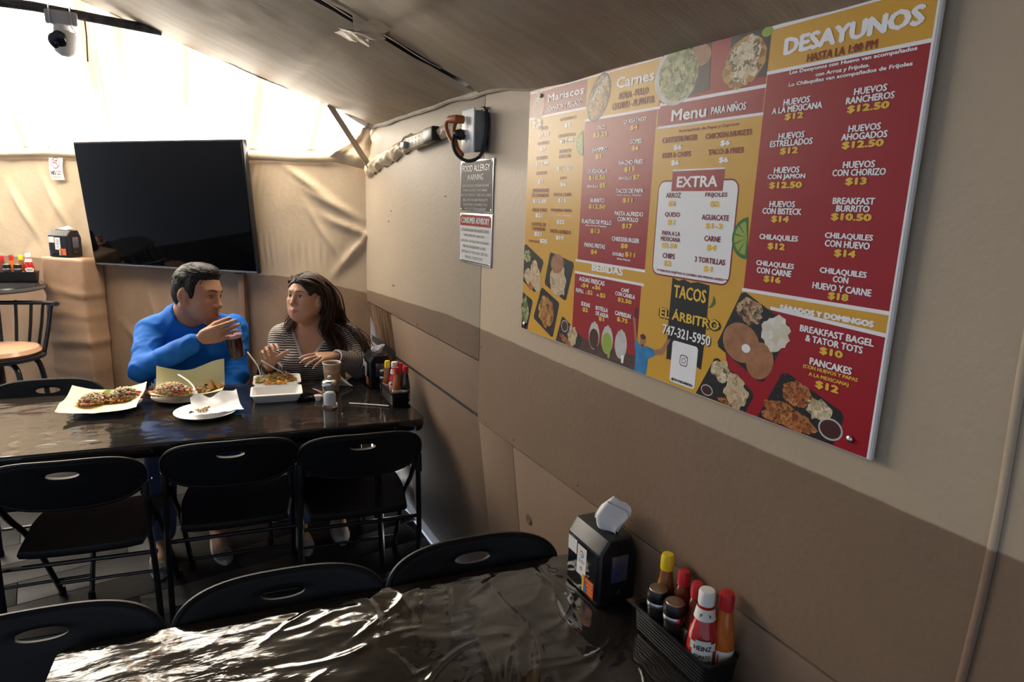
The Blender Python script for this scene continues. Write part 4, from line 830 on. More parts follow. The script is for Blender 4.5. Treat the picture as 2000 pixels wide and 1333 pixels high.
small_sign('allergy_sign', 1.616, 'black food allergy warning sign above the consumer advisory sign', [([rr(0.134, 0.0875, 0.258, 0.164, 0.008)], S_BLK, 0)],
    [([('FOOD ALLERGY', 0.132, 0.147, 0.222, 0.021, 0.0), ('WARNING', 0.128, 0.117, 0.132, 0.020, 0.0), ('OUR FOOD MAY CONTAIN OR HAVE', 0.130, 0.089, 0.218, 0.0085, 0.0), ('COME IN CONTACT WITH WHEAT,', 0.128, 0.073, 0.205, 0.0085, 0.0), ('FISH, SOY, PEANUTS, TREE NUTS, EGGS', 0.131, 0.057, 0.244, 0.0085, 0.0), ('SHELL FISH OR DAIRY PRODUCTS.', 0.131, 0.0415, 0.21, 0.0085, 0.0), ('PLEASE MAKE US AWARE IF YOU', 0.131, 0.026, 0.20, 0.0085, 0.0), ('HAVE ANY FOOD ALLERGIES!', 0.132, 0.0115, 0.178, 0.0085, 0.0)], S_WHT)])
small_sign('advisory_sign', 1.438, 'white consumer advisory sign with red heading below the allergy sign', [([rr(0.134, 0.0875, 0.258, 0.164, 0.008)], S_WHT, 0), ([rect(0.006, 0.131, 0.262, 0.168)], S_RED, 0.0003), ([rect(0.02, 0.0062, 0.255, 0.0095)], S_BLK, 0.0003)],
    [([('CONSUMER ADVISORY', 0.133, 0.150, 0.234, 0.022, 0.045)], S_WHT), ([('CONSUMING RAW OR UNDERCOOKED', 0.133, 0.1165, 0.232, 0.0095, 0.0), ('MEATS, POULTRY, SEAFOOD,', 0.129, 0.0975, 0.172, 0.0095, 0.0), ('SHELLFISH, OR EGGS MAY INCREASE', 0.133, 0.078, 0.230, 0.0095, 0.0), ('RISK OF FOODBORNE ILLNESS', 0.133, 0.0595, 0.19, 0.0095, 0.0), ('ESPECIALLY IF YOU HAVE CERTAIN', 0.133, 0.041, 0.218, 0.0095, 0.0), ('MEDICAL CONDITIONS.', 0.131, 0.0225, 0.148, 0.0095, 0.0)], S_BLK)])
# no smoking notice taped to the back wall
ns_ = empty('no_smoking_sign', bw(2.155, 1.705, 0.022), (0, 0, math.radians(-45))); tag(ns_, 'white paper no smoking notice taped to the back wall left of the television', 'sign')
NSF = lambda x, z, d: (x+0.012*(1-z/0.15), -d-0.006*math.sin(z*30), z)
MB().grid(4, 8, lambda u, v: NSF(-0.056+0.112*u*(1+0.04*(v-0.5)), 0.158*v, 0)).build('sheet', mat('paper', (0.74, 0.70, 0.66), 0.7), ns_)
polyp('prohibition_ring', ring(0.0, 0.103, 0.030, 0.034), S_RED, ns_, 0.001, NSF)
polyp('prohibition_bar', [[(-0.024, 0.124), (-0.020, 0.127), (0.024, 0.082), (0.020, 0.079)]], S_RED, ns_, 0.0014, NSF)
polyp('cigarette', [rect(-0.026, 0.101, -0.006, 0.107), rect(0.002, 0.101, 0.014, 0.106), blob(0.005, 0.117, 0.010, 0.006)], mat('print grey', (0.10, 0.09, 0.09), 0.6), ns_, 0.0010, NSF)
lettering('lettering', [('NO', -0.025, 0.043, 0.040, 0.026, 0.03), ('SMOKING', 0.022, 0.050, 0.042, 0.007, 0.03), ('VAPING', 0.019, 0.035, 0.036, 0.007, 0.03), ('IN THIS AREA. THANK YOU', -0.004, 0.017, 0.075, 0.005, 0.0)], P_BLK, ns_, 0.001, NSF)

# ------------------------------------------------------------------ wiring along the top of the right wall
def ribbon(u, v):
    Y = 3.40-1.42*u; zz = np.interp(Y, [1.98, 2.35, 2.6, 2.75, 2.95, 3.2, 3.40], [1.895, 1.905, 1.90, 1.885, 1.86, 1.83, 1.80])
    w_ = np.interp(Y, [1.98, 2.3, 2.75, 3.40], [0.06, 0.05, 0.06, 0.085])
    return (W-0.004-0.026*math.sin(v*3.1)**0.7-0.012*fbm(Y*16, v*2.5, 3), Y, zz+(v-0.5)*w_*(1+0.4*fbm(Y*9, 0, 6))+0.010*fbm(Y*12, 1, 2))
tag(MB().grid(150, 10, ribbon).build('trim_2', mat('beam cloth', (0.66, 0.53, 0.36)), sharp=0), 'bunched cloth covering the cable along the right wall', kind='structure')
ps = empty('power_strip', (W-0.02, 2.50, 1.888), (0, 0, -math.pi/2)); tag(ps, 'beige power strip with black end mounted high on the right wall', 'power strip')
ps.rotation_euler = (0, math.radians(-3), -math.pi/2)
M_BGP = mat('beige plastic', (0.55, 0.46, 0.33), 0.4)
MB().box((-0.075, -0.005, 0), (0.21, 0.036, 0.048), bev=0.006).build('body', M_BGP, ps)
MB().box((0.085, -0.007, 0.003), (0.105, 0.044, 0.056), bev=0.012).build('end_cap', mat('black rubber', (0.02, 0.02, 0.02), 0.4), ps)
for x in (-0.135, -0.095, -0.055, -0.015):
    polyp('socket', [rect(x-0.010, 0.006, x-0.006, 0.016), rect(x+0.004, 0.006, x+0.008, 0.016), blob(x, -0.004, 0.004, 0.004, n=10), rect(x-0.010, -0.018, x-0.006, -0.010), rect(x+0.004, -0.018, x+0.008, -0.010)], M_DARK, ps, 0.0235)
MB().box((-0.175, -0.028, -0.006), (0.045, 0.026, 0.026), bev=0.004).build('plug', mat('grey plug', (0.35, 0.38, 0.42), 0.4), ps)
MB().tube(smoothpts([(-0.19, -0.03, -0.006), (-0.215, -0.03, 0.005), (-0.20, -0.02, 0.03), (-0.15, 0.0, 0.03)], 6), 0.004, 6).build('cord', M_BGP, ps)
ob = empty('outlet_box', (W-0.002, 2.035, 1.875), (0, 0, -math.pi/2)); tag(ob, 'grey outlet box with white cover near the top of the right wall', 'outlet box')
MB().box((0.03, -0.024, 0.0), (0.075, 0.046, 0.125), bev=0.006).build('box', mat('grey metal box', (0.16, 0.18, 0.20), 0.5, col2=(0.26, 0.27, 0.28), nscale=20), ob)
MB().box((0.022, -0.050, 0.0), (0.098, 0.006, 0.135), bev=0.002).build('cover', mat('white cover', (0.72, 0.74, 0.78), 0.35), ob)
MB().box((-0.002, -0.055, -0.006), (0.03, 0.004, 0.010), bev=0.001).build('label_tape', M_WHT, ob)
M_ORG = mat('orange rubber', (0.42, 0.11, 0.025), 0.45); M_CBL = mat('black rubber', (0.02, 0.02, 0.02), 0.4)
oc = empty('orange_cord', (W-0.055, 2.045, 1.90), (0, 0, -math.pi/2)); tag(oc, 'orange extension cord looped out of the outlet box', 'cord')
MB().tube([(0.008, -0.005, 0.012), (0.008, -0.03, 0.012), (-0.02, -0.042, 0.012), (-0.035, -0.042, 0.012)], [0.013, 0.014, 0.012, 0.007], 12).build('plug', M_ORG, oc)
MB().tube(smoothpts([(-0.03, -0.042, 0.012), (-0.055, -0.04, 0.0), (-0.05, -0.035, -0.03), (-0.02, -0.03, -0.06), (0.008, -0.022, -0.082), (0.02, -0.012, -0.098), (0.0, -0.01, -0.10), (-0.025, -0.012, -0.07), (-0.035, -0.02, -0.02), (-0.02, -0.018, 0.01)], 6), 0.0065, 8).build('cable', M_ORG, oc)
bc = empty('black_cord', (W-0.055, 2.03, 1.865), (0, 0, -math.pi/2)); tag(bc, 'black cord plugged into the outlet box and looping beneath it', 'cord')
MB().lathe([(0.016, 0), (0.018, 0.012), (0.014, 0.028), (0.006, 0.034)], (-0.012, -0.001, 0.0), 14, rot=(math.pi/2, 0, 0)).build('plug', M_CBL, bc)
MB().tube(smoothpts([(-0.012, -0.032, 0.0), (-0.008, -0.04, -0.03), (0.005, -0.03, -0.065), (0.035, -0.005, -0.085), (0.062, 0.025, -0.070), (0.072, 0.040, -0.02), (0.070, 0.045, 0.05), (0.050, 0.045, 0.080), (0.02, 0.048, 0.083)], 6), 0.0058, 8).build('cable', M_CBL, bc)
# ------------------------------------------------------------------ napkin dispensers
M_GLOSSB = mat('gloss black panel', (0.012, 0.013, 0.016), 0.08)
M_PAPER = mat('white tissue', (0.78, 0.77, 0.75), 0.8, bump=(60, 0.3, 0.003))
G_COL = [((0.75, 0.05, 0.03), 0.35, 2.5), ((0.8, 0.45, 0.01), 2.5, 3.5), ((0.03, 0.33, 0.09), 3.5, 5.2), ((0.03, 0.15, 0.65), 5.2, 6.28)]
def make_dispenser():
    """stands on its base; sticker face looks to -Y, side window to +X"""
    t = empty('napkin_dispenser')
    Wd, D, H = 0.142, 0.106, 0.164
    c = 0.022
    mb = MB()
    # body: side profile (y,z) with sloped shoulders, extruded in x, corners softened by insets
    def prof(ins):
        return [(-D/2+ins, 0.004), (D/2-ins, 0.004), (D/2+0.001-ins, H*0.72), (D/2-c*0.9-ins, H-ins*0.5), (-D/2+c*0.9+ins, H-ins*0.5), (-D/2-0.001+ins, H*0.80)]
    xs = [(-Wd/2, 0.006), (-Wd/2+0.005, 0.001), (-Wd/2+0.010, 0), (Wd/2-0.010, 0), (Wd/2-0.005, 0.001), (Wd/2, 0.006)]
    vs_ = []; fs_ = []
    for x, ins in xs: vs_ += [(x, y, z) for y, z in prof(ins)]
    n = 6
    for i in range(len(xs)-1):
        for k in range(n): fs_.append((i*n+k, i*n+(k+1) % n, (i+1)*n+(k+1) % n, (i+1)*n+k))
    fs_.append(tuple(range(n))[::-1]); fs_.append(tuple((len(xs)-1)*n+k for k in range(n)))
    # flip so that faces point out
    mb.add(vs_, [f[::-1] for f in fs_]); mb.build('body', M_BLK_D, t, sharp=25)
    MB().box((0, -D/2-0.0005, H*0.42), (Wd-0.018, 0.004, H*0.70), bev=0.0015).build('front_window', M_GLOSSB, t)
    MB().box((Wd/2+0.0005, 0, H*0.46), (0.004, 0.052, H*0.62), bev=0.0015).build('side_window', M_GLOSSB, t)
    MB().box((Wd/2+0.002, 0, H*0.55), (0.002, 0.044, H*0.40), bev=0.0005).build('napkin_view', mat('foil view', (0.20, 0.20, 0.24), 0.18, metal=0.6, col2=(0.10, 0.10, 0.30), nscale=14), t)
    MB().box((0, 0, 0.003), (Wd-0.012, D-0.012, 0.006), bev=0.001).build('foot', M_BLK, t)
    MB().box((0, 0, H+0.0002), (Wd*0.62, 0.022, 0.002), bev=0.0008).build('slot', M_DARK, t)
    F = lambda x, z, d: (x, -D/2-0.0028-d, z)
    polyp('sticker', [rect(-0.062, 0.088, -0.024, 0.124)], S_WHT, t, 0, F)
    sk = polyp('sticker', [rect(-0.020, 0.046, 0.018, 0.120)], S_WHT, t, 0.0003, F)
    for col, a0, a1 in G_COL: polyp('letter_mark', ring(-0.001, 0.100, 0.0060, 0.0092, a0, a1, 12), mat('sticker %d' % int(a0*10), col, 0.4), sk, 0.0006, F)
    polyp('letter_mark', [rect(-0.001, 0.0985, 0.0082, 0.1015)], mat('sticker 52', (0.03, 0.15, 0.65), 0.4), sk, 0.0007, F)
    polyp('print', [rect(-0.015, 0.083, 0.013, 0.085), rect(-0.013, 0.078, 0.011, 0.080), ring(-0.001, 0.064, 0.003, 0.0045)[0]]+ring(-0.001, 0.064, 0.0025, 0.005, n=12), mat('print grey', (0.10, 0.09, 0.09), 0.6), sk, 0.0006, F)
    s2 = polyp('sticker', [rect(0.006, 0.012, 0.054, 0.054)], mat('sticker red', (0.50, 0.05, 0.02), 0.4), t, 0.0006, F)
    polyp('print', [rect(0.006, 0.012, 0.014, 0.054)], mat('sticker yellow', (0.75, 0.5, 0.05), 0.4), s2, 0.0009, F)
    polyp('print', [[(0.014, 0.013), (0.026, 0.013), (0.024, 0.034), (0.017, 0.042)]], mat('sticker blue', (0.03, 0.12, 0.45), 0.4), s2, 0.0010, F)
    polyp('print', [rect(0.020, 0.045, 0.050, 0.050), rect(0.026, 0.036, 0.050, 0.041), rect(0.030, 0.026, 0.051, 0.032), rect(0.029, 0.017, 0.051, 0.023)], mat('sticker orange', (0.75, 0.25, 0.04), 0.4), s2, 0.0009, F)
    polyp('maker_mark', ring(0, 0.030, 0.0030, 0.0048, n=12), mat('print grey', (0.10, 0.09, 0.09)), t, 0, lambda x, z, d: (Wd/2+0.0030, x, z))
    return t
M_BLK_D = mat('dispenser plastic', (0.010, 0.010, 0.011), 0.33)
def tissue(h, seed, lean):
    def f(u, v):
        a = (u-0.5)*2; wd = 0.045*(1-0.45*v**1.5)
        x = a*wd+lean*v*v*0.03; y = 0.010*math.sin(u*7+seed)+0.016*v*math.sin(u*5+v*3+seed)+0.018*v*v
        z = h*v*(1-0.25*abs(a+0.3)**2)-0.004
        return (x, y, z+0.004*fbm(u*4, v*4, seed))
    mb = MB(); mb.grid(18, 16, f); mb.grid(18, 16, lambda u, v: tuple(np.array(f(u, v*0.86))+np.array([0.003, -0.008*math.sin(math.pi*v)-0.006, 0])))
    return mb
d0 = make_dispenser()
disp = []
for i, (x, y, r, lab) in enumerate([(0.868, 1.142, math.radians(-91), 'black napkin dispenser on the near table against the right wall'),
                                    (0.872, 3.085, math.radians(-92), 'black napkin dispenser on the long table beside the woman'),
                                    (-0.59, 4.885, math.radians(-37), 'black napkin dispenser on top of the cloth covered pillar')]):
    o = d0 if i == 0 else copy_tree(d0)
    o.location = (x, y, 0.74+0.0008 if i < 2 else 1.2375); o.rotation_euler = (0, 0, r); disp.append(o)
    tag(o, lab, 'napkin dispenser', 'napkin dispensers')
for i, (o, h, sd_) in enumerate(zip(disp, (0.085, 0.05, 0.03), (1.0, 3.3, 5.1))):
    s = tissue(h, sd_, 1.0).build('napkin', M_PAPER, loc=o.location+Vector((0, 0, 0.164)), rot=o.rotation_euler, sharp=0)
    tag(s, ['tall white paper napkin sticking up from the near dispenser', 'white paper napkin poking out of the dispenser beside the woman', 'white paper napkin on the dispenser on the pillar'][i], 'napkin')

# ------------------------------------------------------------------ caddies, bottles
M_CAPR = mat('red cap', (0.52, 0.02, 0.025), 0.35); M_CAPY = mat('yellow cap', (0.80, 0.56, 0.02), 0.35); M_CAPW = mat('white cap', (0.80, 0.80, 0.78), 0.35)
M_HOT = mat('orange sauce', (0.52, 0.13, 0.015), 0.12, coat=0.5); M_HOTB = mat('brown sauce', (0.26, 0.085, 0.02), 0.12, coat=0.5); M_HOTR = mat('dark red sauce', (0.16, 0.03, 0.012), 0.12, coat=0.5); M_SOY = mat('black sauce', (0.012, 0.008, 0.006), 0.08, coat=0.5)
M_KET = mat('ketchup', (0.42, 0.012, 0.012), 0.14, coat=0.6); M_LABW = mat('label white', (0.76, 0.74, 0.68), 0.4); M_LABY = mat('label yellow', (0.72, 0.48, 0.05), 0.4); M_LABB = mat('label blue', (0.05, 0.12, 0.32), 0.4); M_LABG = mat('label green', (0.12, 0.22, 0.16), 0.4)
def caddy(x, y, rz, label, z=0.7405, L=0.225):
    t = empty('condiment_caddy', (x, y, z), (0, 0, rz)); tag(t, label, 'caddy', 'condiment caddies')
    # tapered open tray, long axis Y
    w0, w1, h = 0.036, 0.041, 0.060
    def shell(hw, hl, z): return [(px, py, z) for px, py in rrect(hw*2, hl*2, 0.014, 5)]
    rows = [shell(w0, L/2-0.008, 0), shell(w0+0.002, L/2-0.006, 0.004), shell(w1, L/2, h), shell(w1+0.003, L/2+0.003, h+0.001), shell(w1+0.003, L/2+0.003, h+0.005), shell(w1-0.002, L/2-0.003, h+0.005), shell(w0, L/2-0.009, 0.008)]
    n = len(rows[0]); vs_ = [p for r_ in rows for p in r_]
    fs_ = [tuple(range(n))[::-1]]+[(r_*n+i, r_*n+(i+1) % n, (r_+1)*n+(i+1) % n, (r_+1)*n+i) for r_ in range(len(rows)-1) for i in range(n)]+[tuple((len(rows)-1)*n+i for i in range(n))]
    MB().add(vs_, fs_).build('tray', M_BLK_D, t, sharp=35)
    for k in range(6):
        zz = 0.012+k*0.0075; f = zz/h; hw = w0+0.002+(w1-w0-0.002)*f; hl = L/2-0.006+0.006*f
        MB().tube([(px, py, zz) for px, py in rrect(hw*2+0.001, hl*2+0.001, 0.014, 4)]+[(hw+0.0005, hl-0.014, zz)], 0.0016, 5).build('rib', M_BLK_D, t)
    return t
def cylmap(r): return lambda x, z, d: ((r+d)*math.sin(x/r), -(r+d)*math.cos(x/r), z)
def hot_bottle(name, x, y, z, sauce, cap, label, cat_group, rz=0.0, s=1.0, tag_it=True):
    t = empty(name, (x, y, z), (0, 0, rz)); tag(t, label, 'sauce bottle', cat_group); t.scale = (s, s, s)
    b_ = MB().lathe([(0.018, 0), (0.0205, 0.003), (0.0205, 0.062), (0.019, 0.078), (0.0125, 0.118), (0.0105, 0.128), (0.0105, 0.135), (0.0, 0.135)], seg=20).build('bottle', sauce, t)
    MB().lathe([(0.0128, 0.126), (0.0128, 0.150), (0.0105, 0.157), (0.0, 0.158)], seg=24, ribs=-0.04).build('cap', cap, t)
    mb = MB(); mb.grid(20, 1, lambda u, v: cylmap(0.0208)(0.0208*(u*5.2-2.6), 0.014+0.042*v, 0)); lb = mb.build('label', M_LABW, t, sharp=0)
    polyp('print', [blob(0.0, 0.034, 0.011, 0.013, n=16)], M_LABY, lb, 0.0004, cylmap(0.0208)); polyp('print', [rect(0.012, 0.016, 0.028, 0.054)], M_LABB, lb, 0.0004, cylmap(0.0208))
    polyp('print', [rect(-0.005, 0.027, 0.005, 0.031), rect(-0.006, 0.036, 0.006, 0.039), rect(-0.03, 0.018, -0.014, 0.050)], mat('sticker red', (0.50, 0.05, 0.02)), lb, 0.0007, cylmap(0.0208))
    return t
def ketchup(x, y, z, label, rz=0.0, s=1.0, group='ketchup bottles'):
    t = empty('ketchup_bottle', (x, y, z), (0, 0, rz)); tag(t, label, 'ketchup bottle', group); t.scale = (s, s, s)
    MB().lathe([(0.024, 0), (0.0275, 0.004), (0.0285, 0.02), (0.0285, 0.075), (0.026, 0.092), (0.0165, 0.124), (0.0145, 0.132), (0.0145, 0.148), (0.0, 0.148)], seg=28).build('bottle', M_KET, t)
    MB().lathe([(0.0150, 0.146), (0.0155, 0.148), (0.0155, 0.170), (0.0135, 0.174), (0.0, 0.1745)], seg=32, ribs=-0.03).build('cap', M_CAPW, t)
    mb = MB(); mb.grid(20, 2, lambda u, v: cylmap(0.0150+0.0042*(1-v))(0.016*(u*5.6-2.8), 0.119+0.022*v, 0.0012)); nb = mb.build('neck_label', M_LABW, t, sharp=0)
    polyp('print', [rect(-0.008, 0.126, 0.008, 0.133)], M_LABG, nb, 0.0048, cylmap(0.0150))
    C_ = cylmap(0.0287)
    key = [(-0.020, 0.022), (0.020, 0.022), (0.020, 0.064), (0.024, 0.064), (0.024, 0.080), (0.016, 0.080), (0.013, 0.086), (-0.013, 0.086), (-0.016, 0.080), (-0.024, 0.080), (-0.024, 0.064), (-0.020, 0.064)]
    # draped as a fine grid clipped to the keystone outline, row by row
    def keyshape(k, m, d, nm, par):
        mb = MB()
        for z0, z1, hw in ((0.022, 0.064, 0.021), (0.064, 0.080, 0.026), (0.080, 0.086, 0.015)):
            z0_, z1_ = z0+(0.0015*k if z0 == 0.022 else 0), z1-(0.0012*k if z1 == 0.086 else 0)
            mb.grid(12, 1, lambda u, v: C_((u-0.5)*2*(hw-0.0015*k), z0_+(z1_-z0_)*v, d))
        return mb.build(nm, m, par, sharp=0)
    lb = keyshape(0, M_LABG, 0.0003, 'label', t); keyshape(1, M_LABW, 0.0006, 'label_face', lb)
    lettering('lettering', [('HEINZ', 0, 0.070, 0.032, 0.0095, 0.03), ('TOMATO', 0, 0.0525, 0.031, 0.0080, 0.02), ('KETCHUP', 0, 0.0415, 0.033, 0.0080, 0.02)], P_BLK, lb, 0.0010, C_)
    polyp('print', [blob(0, 0.030, 0.006, 0.006, n=14)], mat('sticker red', (0.5, 0.05, 0.02)), lb, 0.0010, C_)
    return t
def grinder(x, y, z, label, group, s=1.0):
    t = empty('spice_grinder', (x, y, z)); tag(t, label, 'grinder', group); t.scale = (s, s, s)
    MB().lathe([(0.019, 0), (0.021, 0.003), (0.021, 0.070), (0.0205, 0.074), (0.0, 0.074)], seg=24).build('jar', mat('dark jar', (0.02, 0.018, 0.016), 0.1), t)
    MB().lathe([(0.0215, 0.072), (0.0225, 0.074), (0.0225, 0.084), (0.0215, 0.086)], seg=28).build('collar', M_STEEL, t)
    MB().lathe([(0.0218, 0.085), (0.0235, 0.090), (0.0235, 0.106), (0.021, 0.111), (0.0, 0.111)], seg=28).build('head', M_BLK_D, t)
    MB().lathe([(0.0195, 0.1108), (0.0185, 0.1125), (0.0, 0.1128)], seg=28).build('top_disc', mat('bronze disc', (0.38, 0.32, 0.25), 0.35, metal=0.9), t)
    return t
ZT = 0.7405; ZI = ZT+0.0085
GBN, GBF, GBB = 'sauce bottles in the near caddy', 'sauce bottles in the far caddy', 'sauce bottles on the tall table'
caddy(0.882, 0.868, math.radians(-1), 'black ribbed plastic condiment caddy on the near table against the right wall')
hot_bottle('hot_sauce_bottle', 0.898, 0.950, ZI, M_HOTB, M_CAPY, 'yellow-capped sauce bottle at the back of the near caddy', GBN, -0.9, 1.12)
hot_bottle('hot_sauce_bottle', 0.905, 0.905, ZI, M_HOTR, M_CAPR, 'dark red-capped sauce bottle behind the grinders in the near caddy', GBN, -0.7, 1.02)
hot_bottle('hot_sauce_bottle', 0.902, 0.862, ZI, M_HOTR, M_CAPR, 'red-capped sauce bottle half hidden behind the near ketchup bottle', GBN, -0.7, 1.0)
hot_bottle('hot_sauce_bottle', 0.906, 0.788, ZI, M_HOT, M_CAPR, 'orange hot sauce bottle with red cap, right of the near ketchup bottle', GBN, -0.35, 1.14)
ketchup(0.873, 0.808, ZI, 'red ketchup bottle with white cap in the near caddy', -0.75, 1.04)
grinder(0.866, 0.935, ZI, 'black spice grinder nearest the napkin dispenser in the near caddy', 'spice grinders in the near caddy')
grinder(0.866, 0.883, ZI, 'black spice grinder next to the ketchup in the near caddy', 'spice grinders in the near caddy')
caddy(0.873, 2.800, math.radians(-3), 'black condiment caddy on the long table against the right wall')
hot_bottle('hot_sauce_bottle', 0.858, 2.862, ZI, M_HOTB, M_CAPY, 'yellow-capped sauce bottle in the caddy on the long table', GBF, -0.3, 1.05)
hot_bottle('hot_sauce_bottle', 0.868, 2.748, ZI, M_HOT, M_CAPR, 'orange hot sauce bottle with red cap at the front of the far caddy', GBF, -0.3, 1.02)
hot_bottle('hot_sauce_bottle', 0.902, 2.806, ZI, M_HOTB, M_CAPR, 'amber red-capped sauce bottle in the middle of the far caddy', GBF, -0.3, 1.05)
hot_bottle('hot_sauce_bottle', 0.904, 2.735, ZI, M_SOY, M_CAPR, 'black sauce bottle with red cap at the front right of the far caddy', GBF, -0.3, 1.05)
ketchup(0.876, 2.808, ZI, 'ketchup bottle with white cap in the caddy on the long table', -0.6, 0.98)
grinder(0.852, 2.895, ZI, 'black spice grinder at the back of the far caddy', 'spice grinders in the far caddy')
caddy(-0.868, 4.928, math.radians(80), 'black condiment caddy on the tall round table', 1.0805, 0.235)
zb = 1.089
grinder(-0.905, 4.918, zb, 'left spice grinder in the caddy on the tall round table', 'spice grinders on the tall table', 0.9)
grinder(-0.848, 4.908, zb, 'right spice grinder in the caddy on the tall round table', 'spice grinders on the tall table', 0.9)
hot_bottle('hot_sauce_bottle', -0.930, 4.955, zb, M_HOTR, M_CAPR, 'dark red sauce bottle with red cap on the tall round table', GBB, 0.2, 0.95)
hot_bottle('hot_sauce_bottle', -0.882, 4.950, zb, M_HOT, M_CAPR, 'orange hot sauce bottle with red cap on the tall round table', GBB, 0.2, 0.98)
hot_bottle('hot_sauce_bottle', -0.834, 4.944, zb, M_HOTB, M_CAPY, 'yellow-capped sauce bottle on the tall round table', GBB, 0.2, 0.98)
ketchup(-0.792, 4.916, zb, 'ketchup bottle with white cap on the tall round table', 0.2, 0.96)

# ------------------------------------------------------------------ food
def chunks(name, pts, size, mats, parent, seed, kind='stuff', squash=0.7):
    """many small irregular morsels as one pile"""
    r = random.Random(seed); mb = MB()
    for (x, y, z) in pts:
        bm = bmesh.new(); bmesh.ops.create_icosphere(bm, subdivisions=1, radius=1.0); s = size*r.uniform(0.6, 1.3)
        for v in bm.verts: v.co = v.co*r.uniform(0.75, 1.2); v.co = Vector((v.co.x*s*r.uniform(0.95, 1.3), v.co.y*s, v.co.z*s*squash))
        mb.cur = r.randrange(len(mats)); mb.bm(bm, (x, y, z), (r.uniform(-.6, .6), r.uniform(-.6, .6), r.uniform(0, 6)))
    o = mb.build(name, mats, parent, sharp=0)
    if kind: o['kind'] = kind
    return o
def shreds(name, pts, ln, rad, m, parent, seed):
    r = random.Random(seed); mb = MB()
    for (x, y, z) in pts:
        a = r.uniform(0, 6.28); dz = r.uniform(-0.3, 0.3); l = ln*r.uniform(0.6, 1.2)
        d = Vector((math.cos(a), math.sin(a), dz))*l*0.5; p = Vector((x, y, z)); mb.tube([p-d, p+Vector((0, 0, l*0.12)), p+d], rad, 5)
    o = mb.build(name, m, parent, sharp=0); o['kind'] = 'stuff'; return o
M_FM = [mat('meat a', (0.28, 0.11, 0.045), 0.5), mat('meat b', (0.42, 0.19, 0.08), 0.5), mat('meat c', (0.12, 0.055, 0.03), 0.5), mat('bean tan', (0.55, 0.36, 0.18), 0.55)]
M_FV = [mat('avocado', (0.22, 0.30, 0.06), 0.45), mat('tomato', (0.55, 0.06, 0.03), 0.35), mat('pickled red', (0.60, 0.10, 0.12), 0.35), mat('onion', (0.70, 0.66, 0.55), 0.5)]
M_CHS = mat('white cheese', (0.88, 0.78, 0.54), 0.6); M_CHO = mat('orange cheese', (0.75, 0.36, 0.05), 0.4); M_TOR = mat('fried tortilla', (0.52, 0.25, 0.07), 0.5, col2=(0.40, 0.16, 0.04), nscale=60); M_FRYP = mat('fries', (0.66, 0.40, 0.09), 0.5)
M_YP = mat('yellow paper', (0.80, 0.78, 0.43), 0.6, bump=(14, 0.3, 0.006)); M_WP = mat('white paper', (0.78, 0.78, 0.79), 0.6, bump=(12, 0.35, 0.006)); M_PLATE = mat('white plate', (0.80, 0.80, 0.79), 0.4)
M_FOAM = mat('white foam', (0.80, 0.80, 0.78), 0.5)
def plate(x, y, r, label, rz=0.0, sx=1.0):
    o = MB().lathe([(0.0, 0.004), (r*0.62, 0.004), (r*0.72, 0.008), (r*0.96, 0.019), (r, 0.021), (r*0.985, 0.0185), (r*0.74, 0.006), (r*0.64, 0.0), (0.0, 0.0)], seg=56).build('plate', M_PLATE, loc=(x, y, ZT+0.0008), rot=(0, 0, rz)); o.scale = (sx, 1, 1)
    return tag(o, label, 'plate', 'round white paper plates')
def mound(r, cx, cy, rx, ry, h, n, rot=0):
    out = []
    while len(out) < n:
        a, b_ = r.uniform(-1, 1), r.uniform(-1, 1); q = a*a+b_*b_
        if q > 1: continue
        px, py = a*rx, b_*ry; out.append((cx+px*math.cos(rot)-py*math.sin(rot), cy+px*math.sin(rot)+py*math.cos(rot), h*math.sqrt(1-q)*r.uniform(0.75, 1.02)))
    return out
def loaded_sope(x, y, z, rx, ry, h, rot, seed, label):
    t = empty('loaded_tostada', (x, y, z), (0, 0, rot)); tag(t, label, 'tostada', 'fried tostadas on yellow paper')
    r = random.Random(seed)
    def shell(u, v):
        a = u*2*math.pi; k = v; e = 1+0.07*math.sin(3*a+seed)+0.05*math.sin(7*a)
        return (rx*k*e*math.cos(a), ry*k*e*math.sin(a), 0.003+0.012*k**3+0.004*math.sin(5*a+seed)*k**3)
    mb = MB(); mb.grid(36, 8, shell); mb.grid(36, 8, lambda u, v: tuple(np.array(shell(1-u, v))-np.array([0, 0, 0.005]))); mb.build('tortilla', M_TOR, t, sharp=0)
    chunks('meat_topping', mound(r, 0, 0, rx*0.86, ry*0.84, h, 170), 0.0075, M_FM, t, seed)
    chunks('vegetable_topping', mound(r, rx*0.1, 0, rx*0.88, ry*0.88, h*0.98, 46), 0.008, M_FV, t, seed+1)
    chunks('sauce_edge', [(rx*0.93*math.cos(a), ry*0.93*math.sin(a), 0.010) for a in [r.uniform(3.0, 6.6) for _ in range(40)]], 0.006, [M_FV[1], M_TOR, M_CHO], t, seed+2)
    shreds('crumbled_cheese', mound(r, 0, 0, rx*0.80, ry*0.80, h+0.008, 300), 0.011, 0.0017, M_CHS, t, seed+3)
    return t
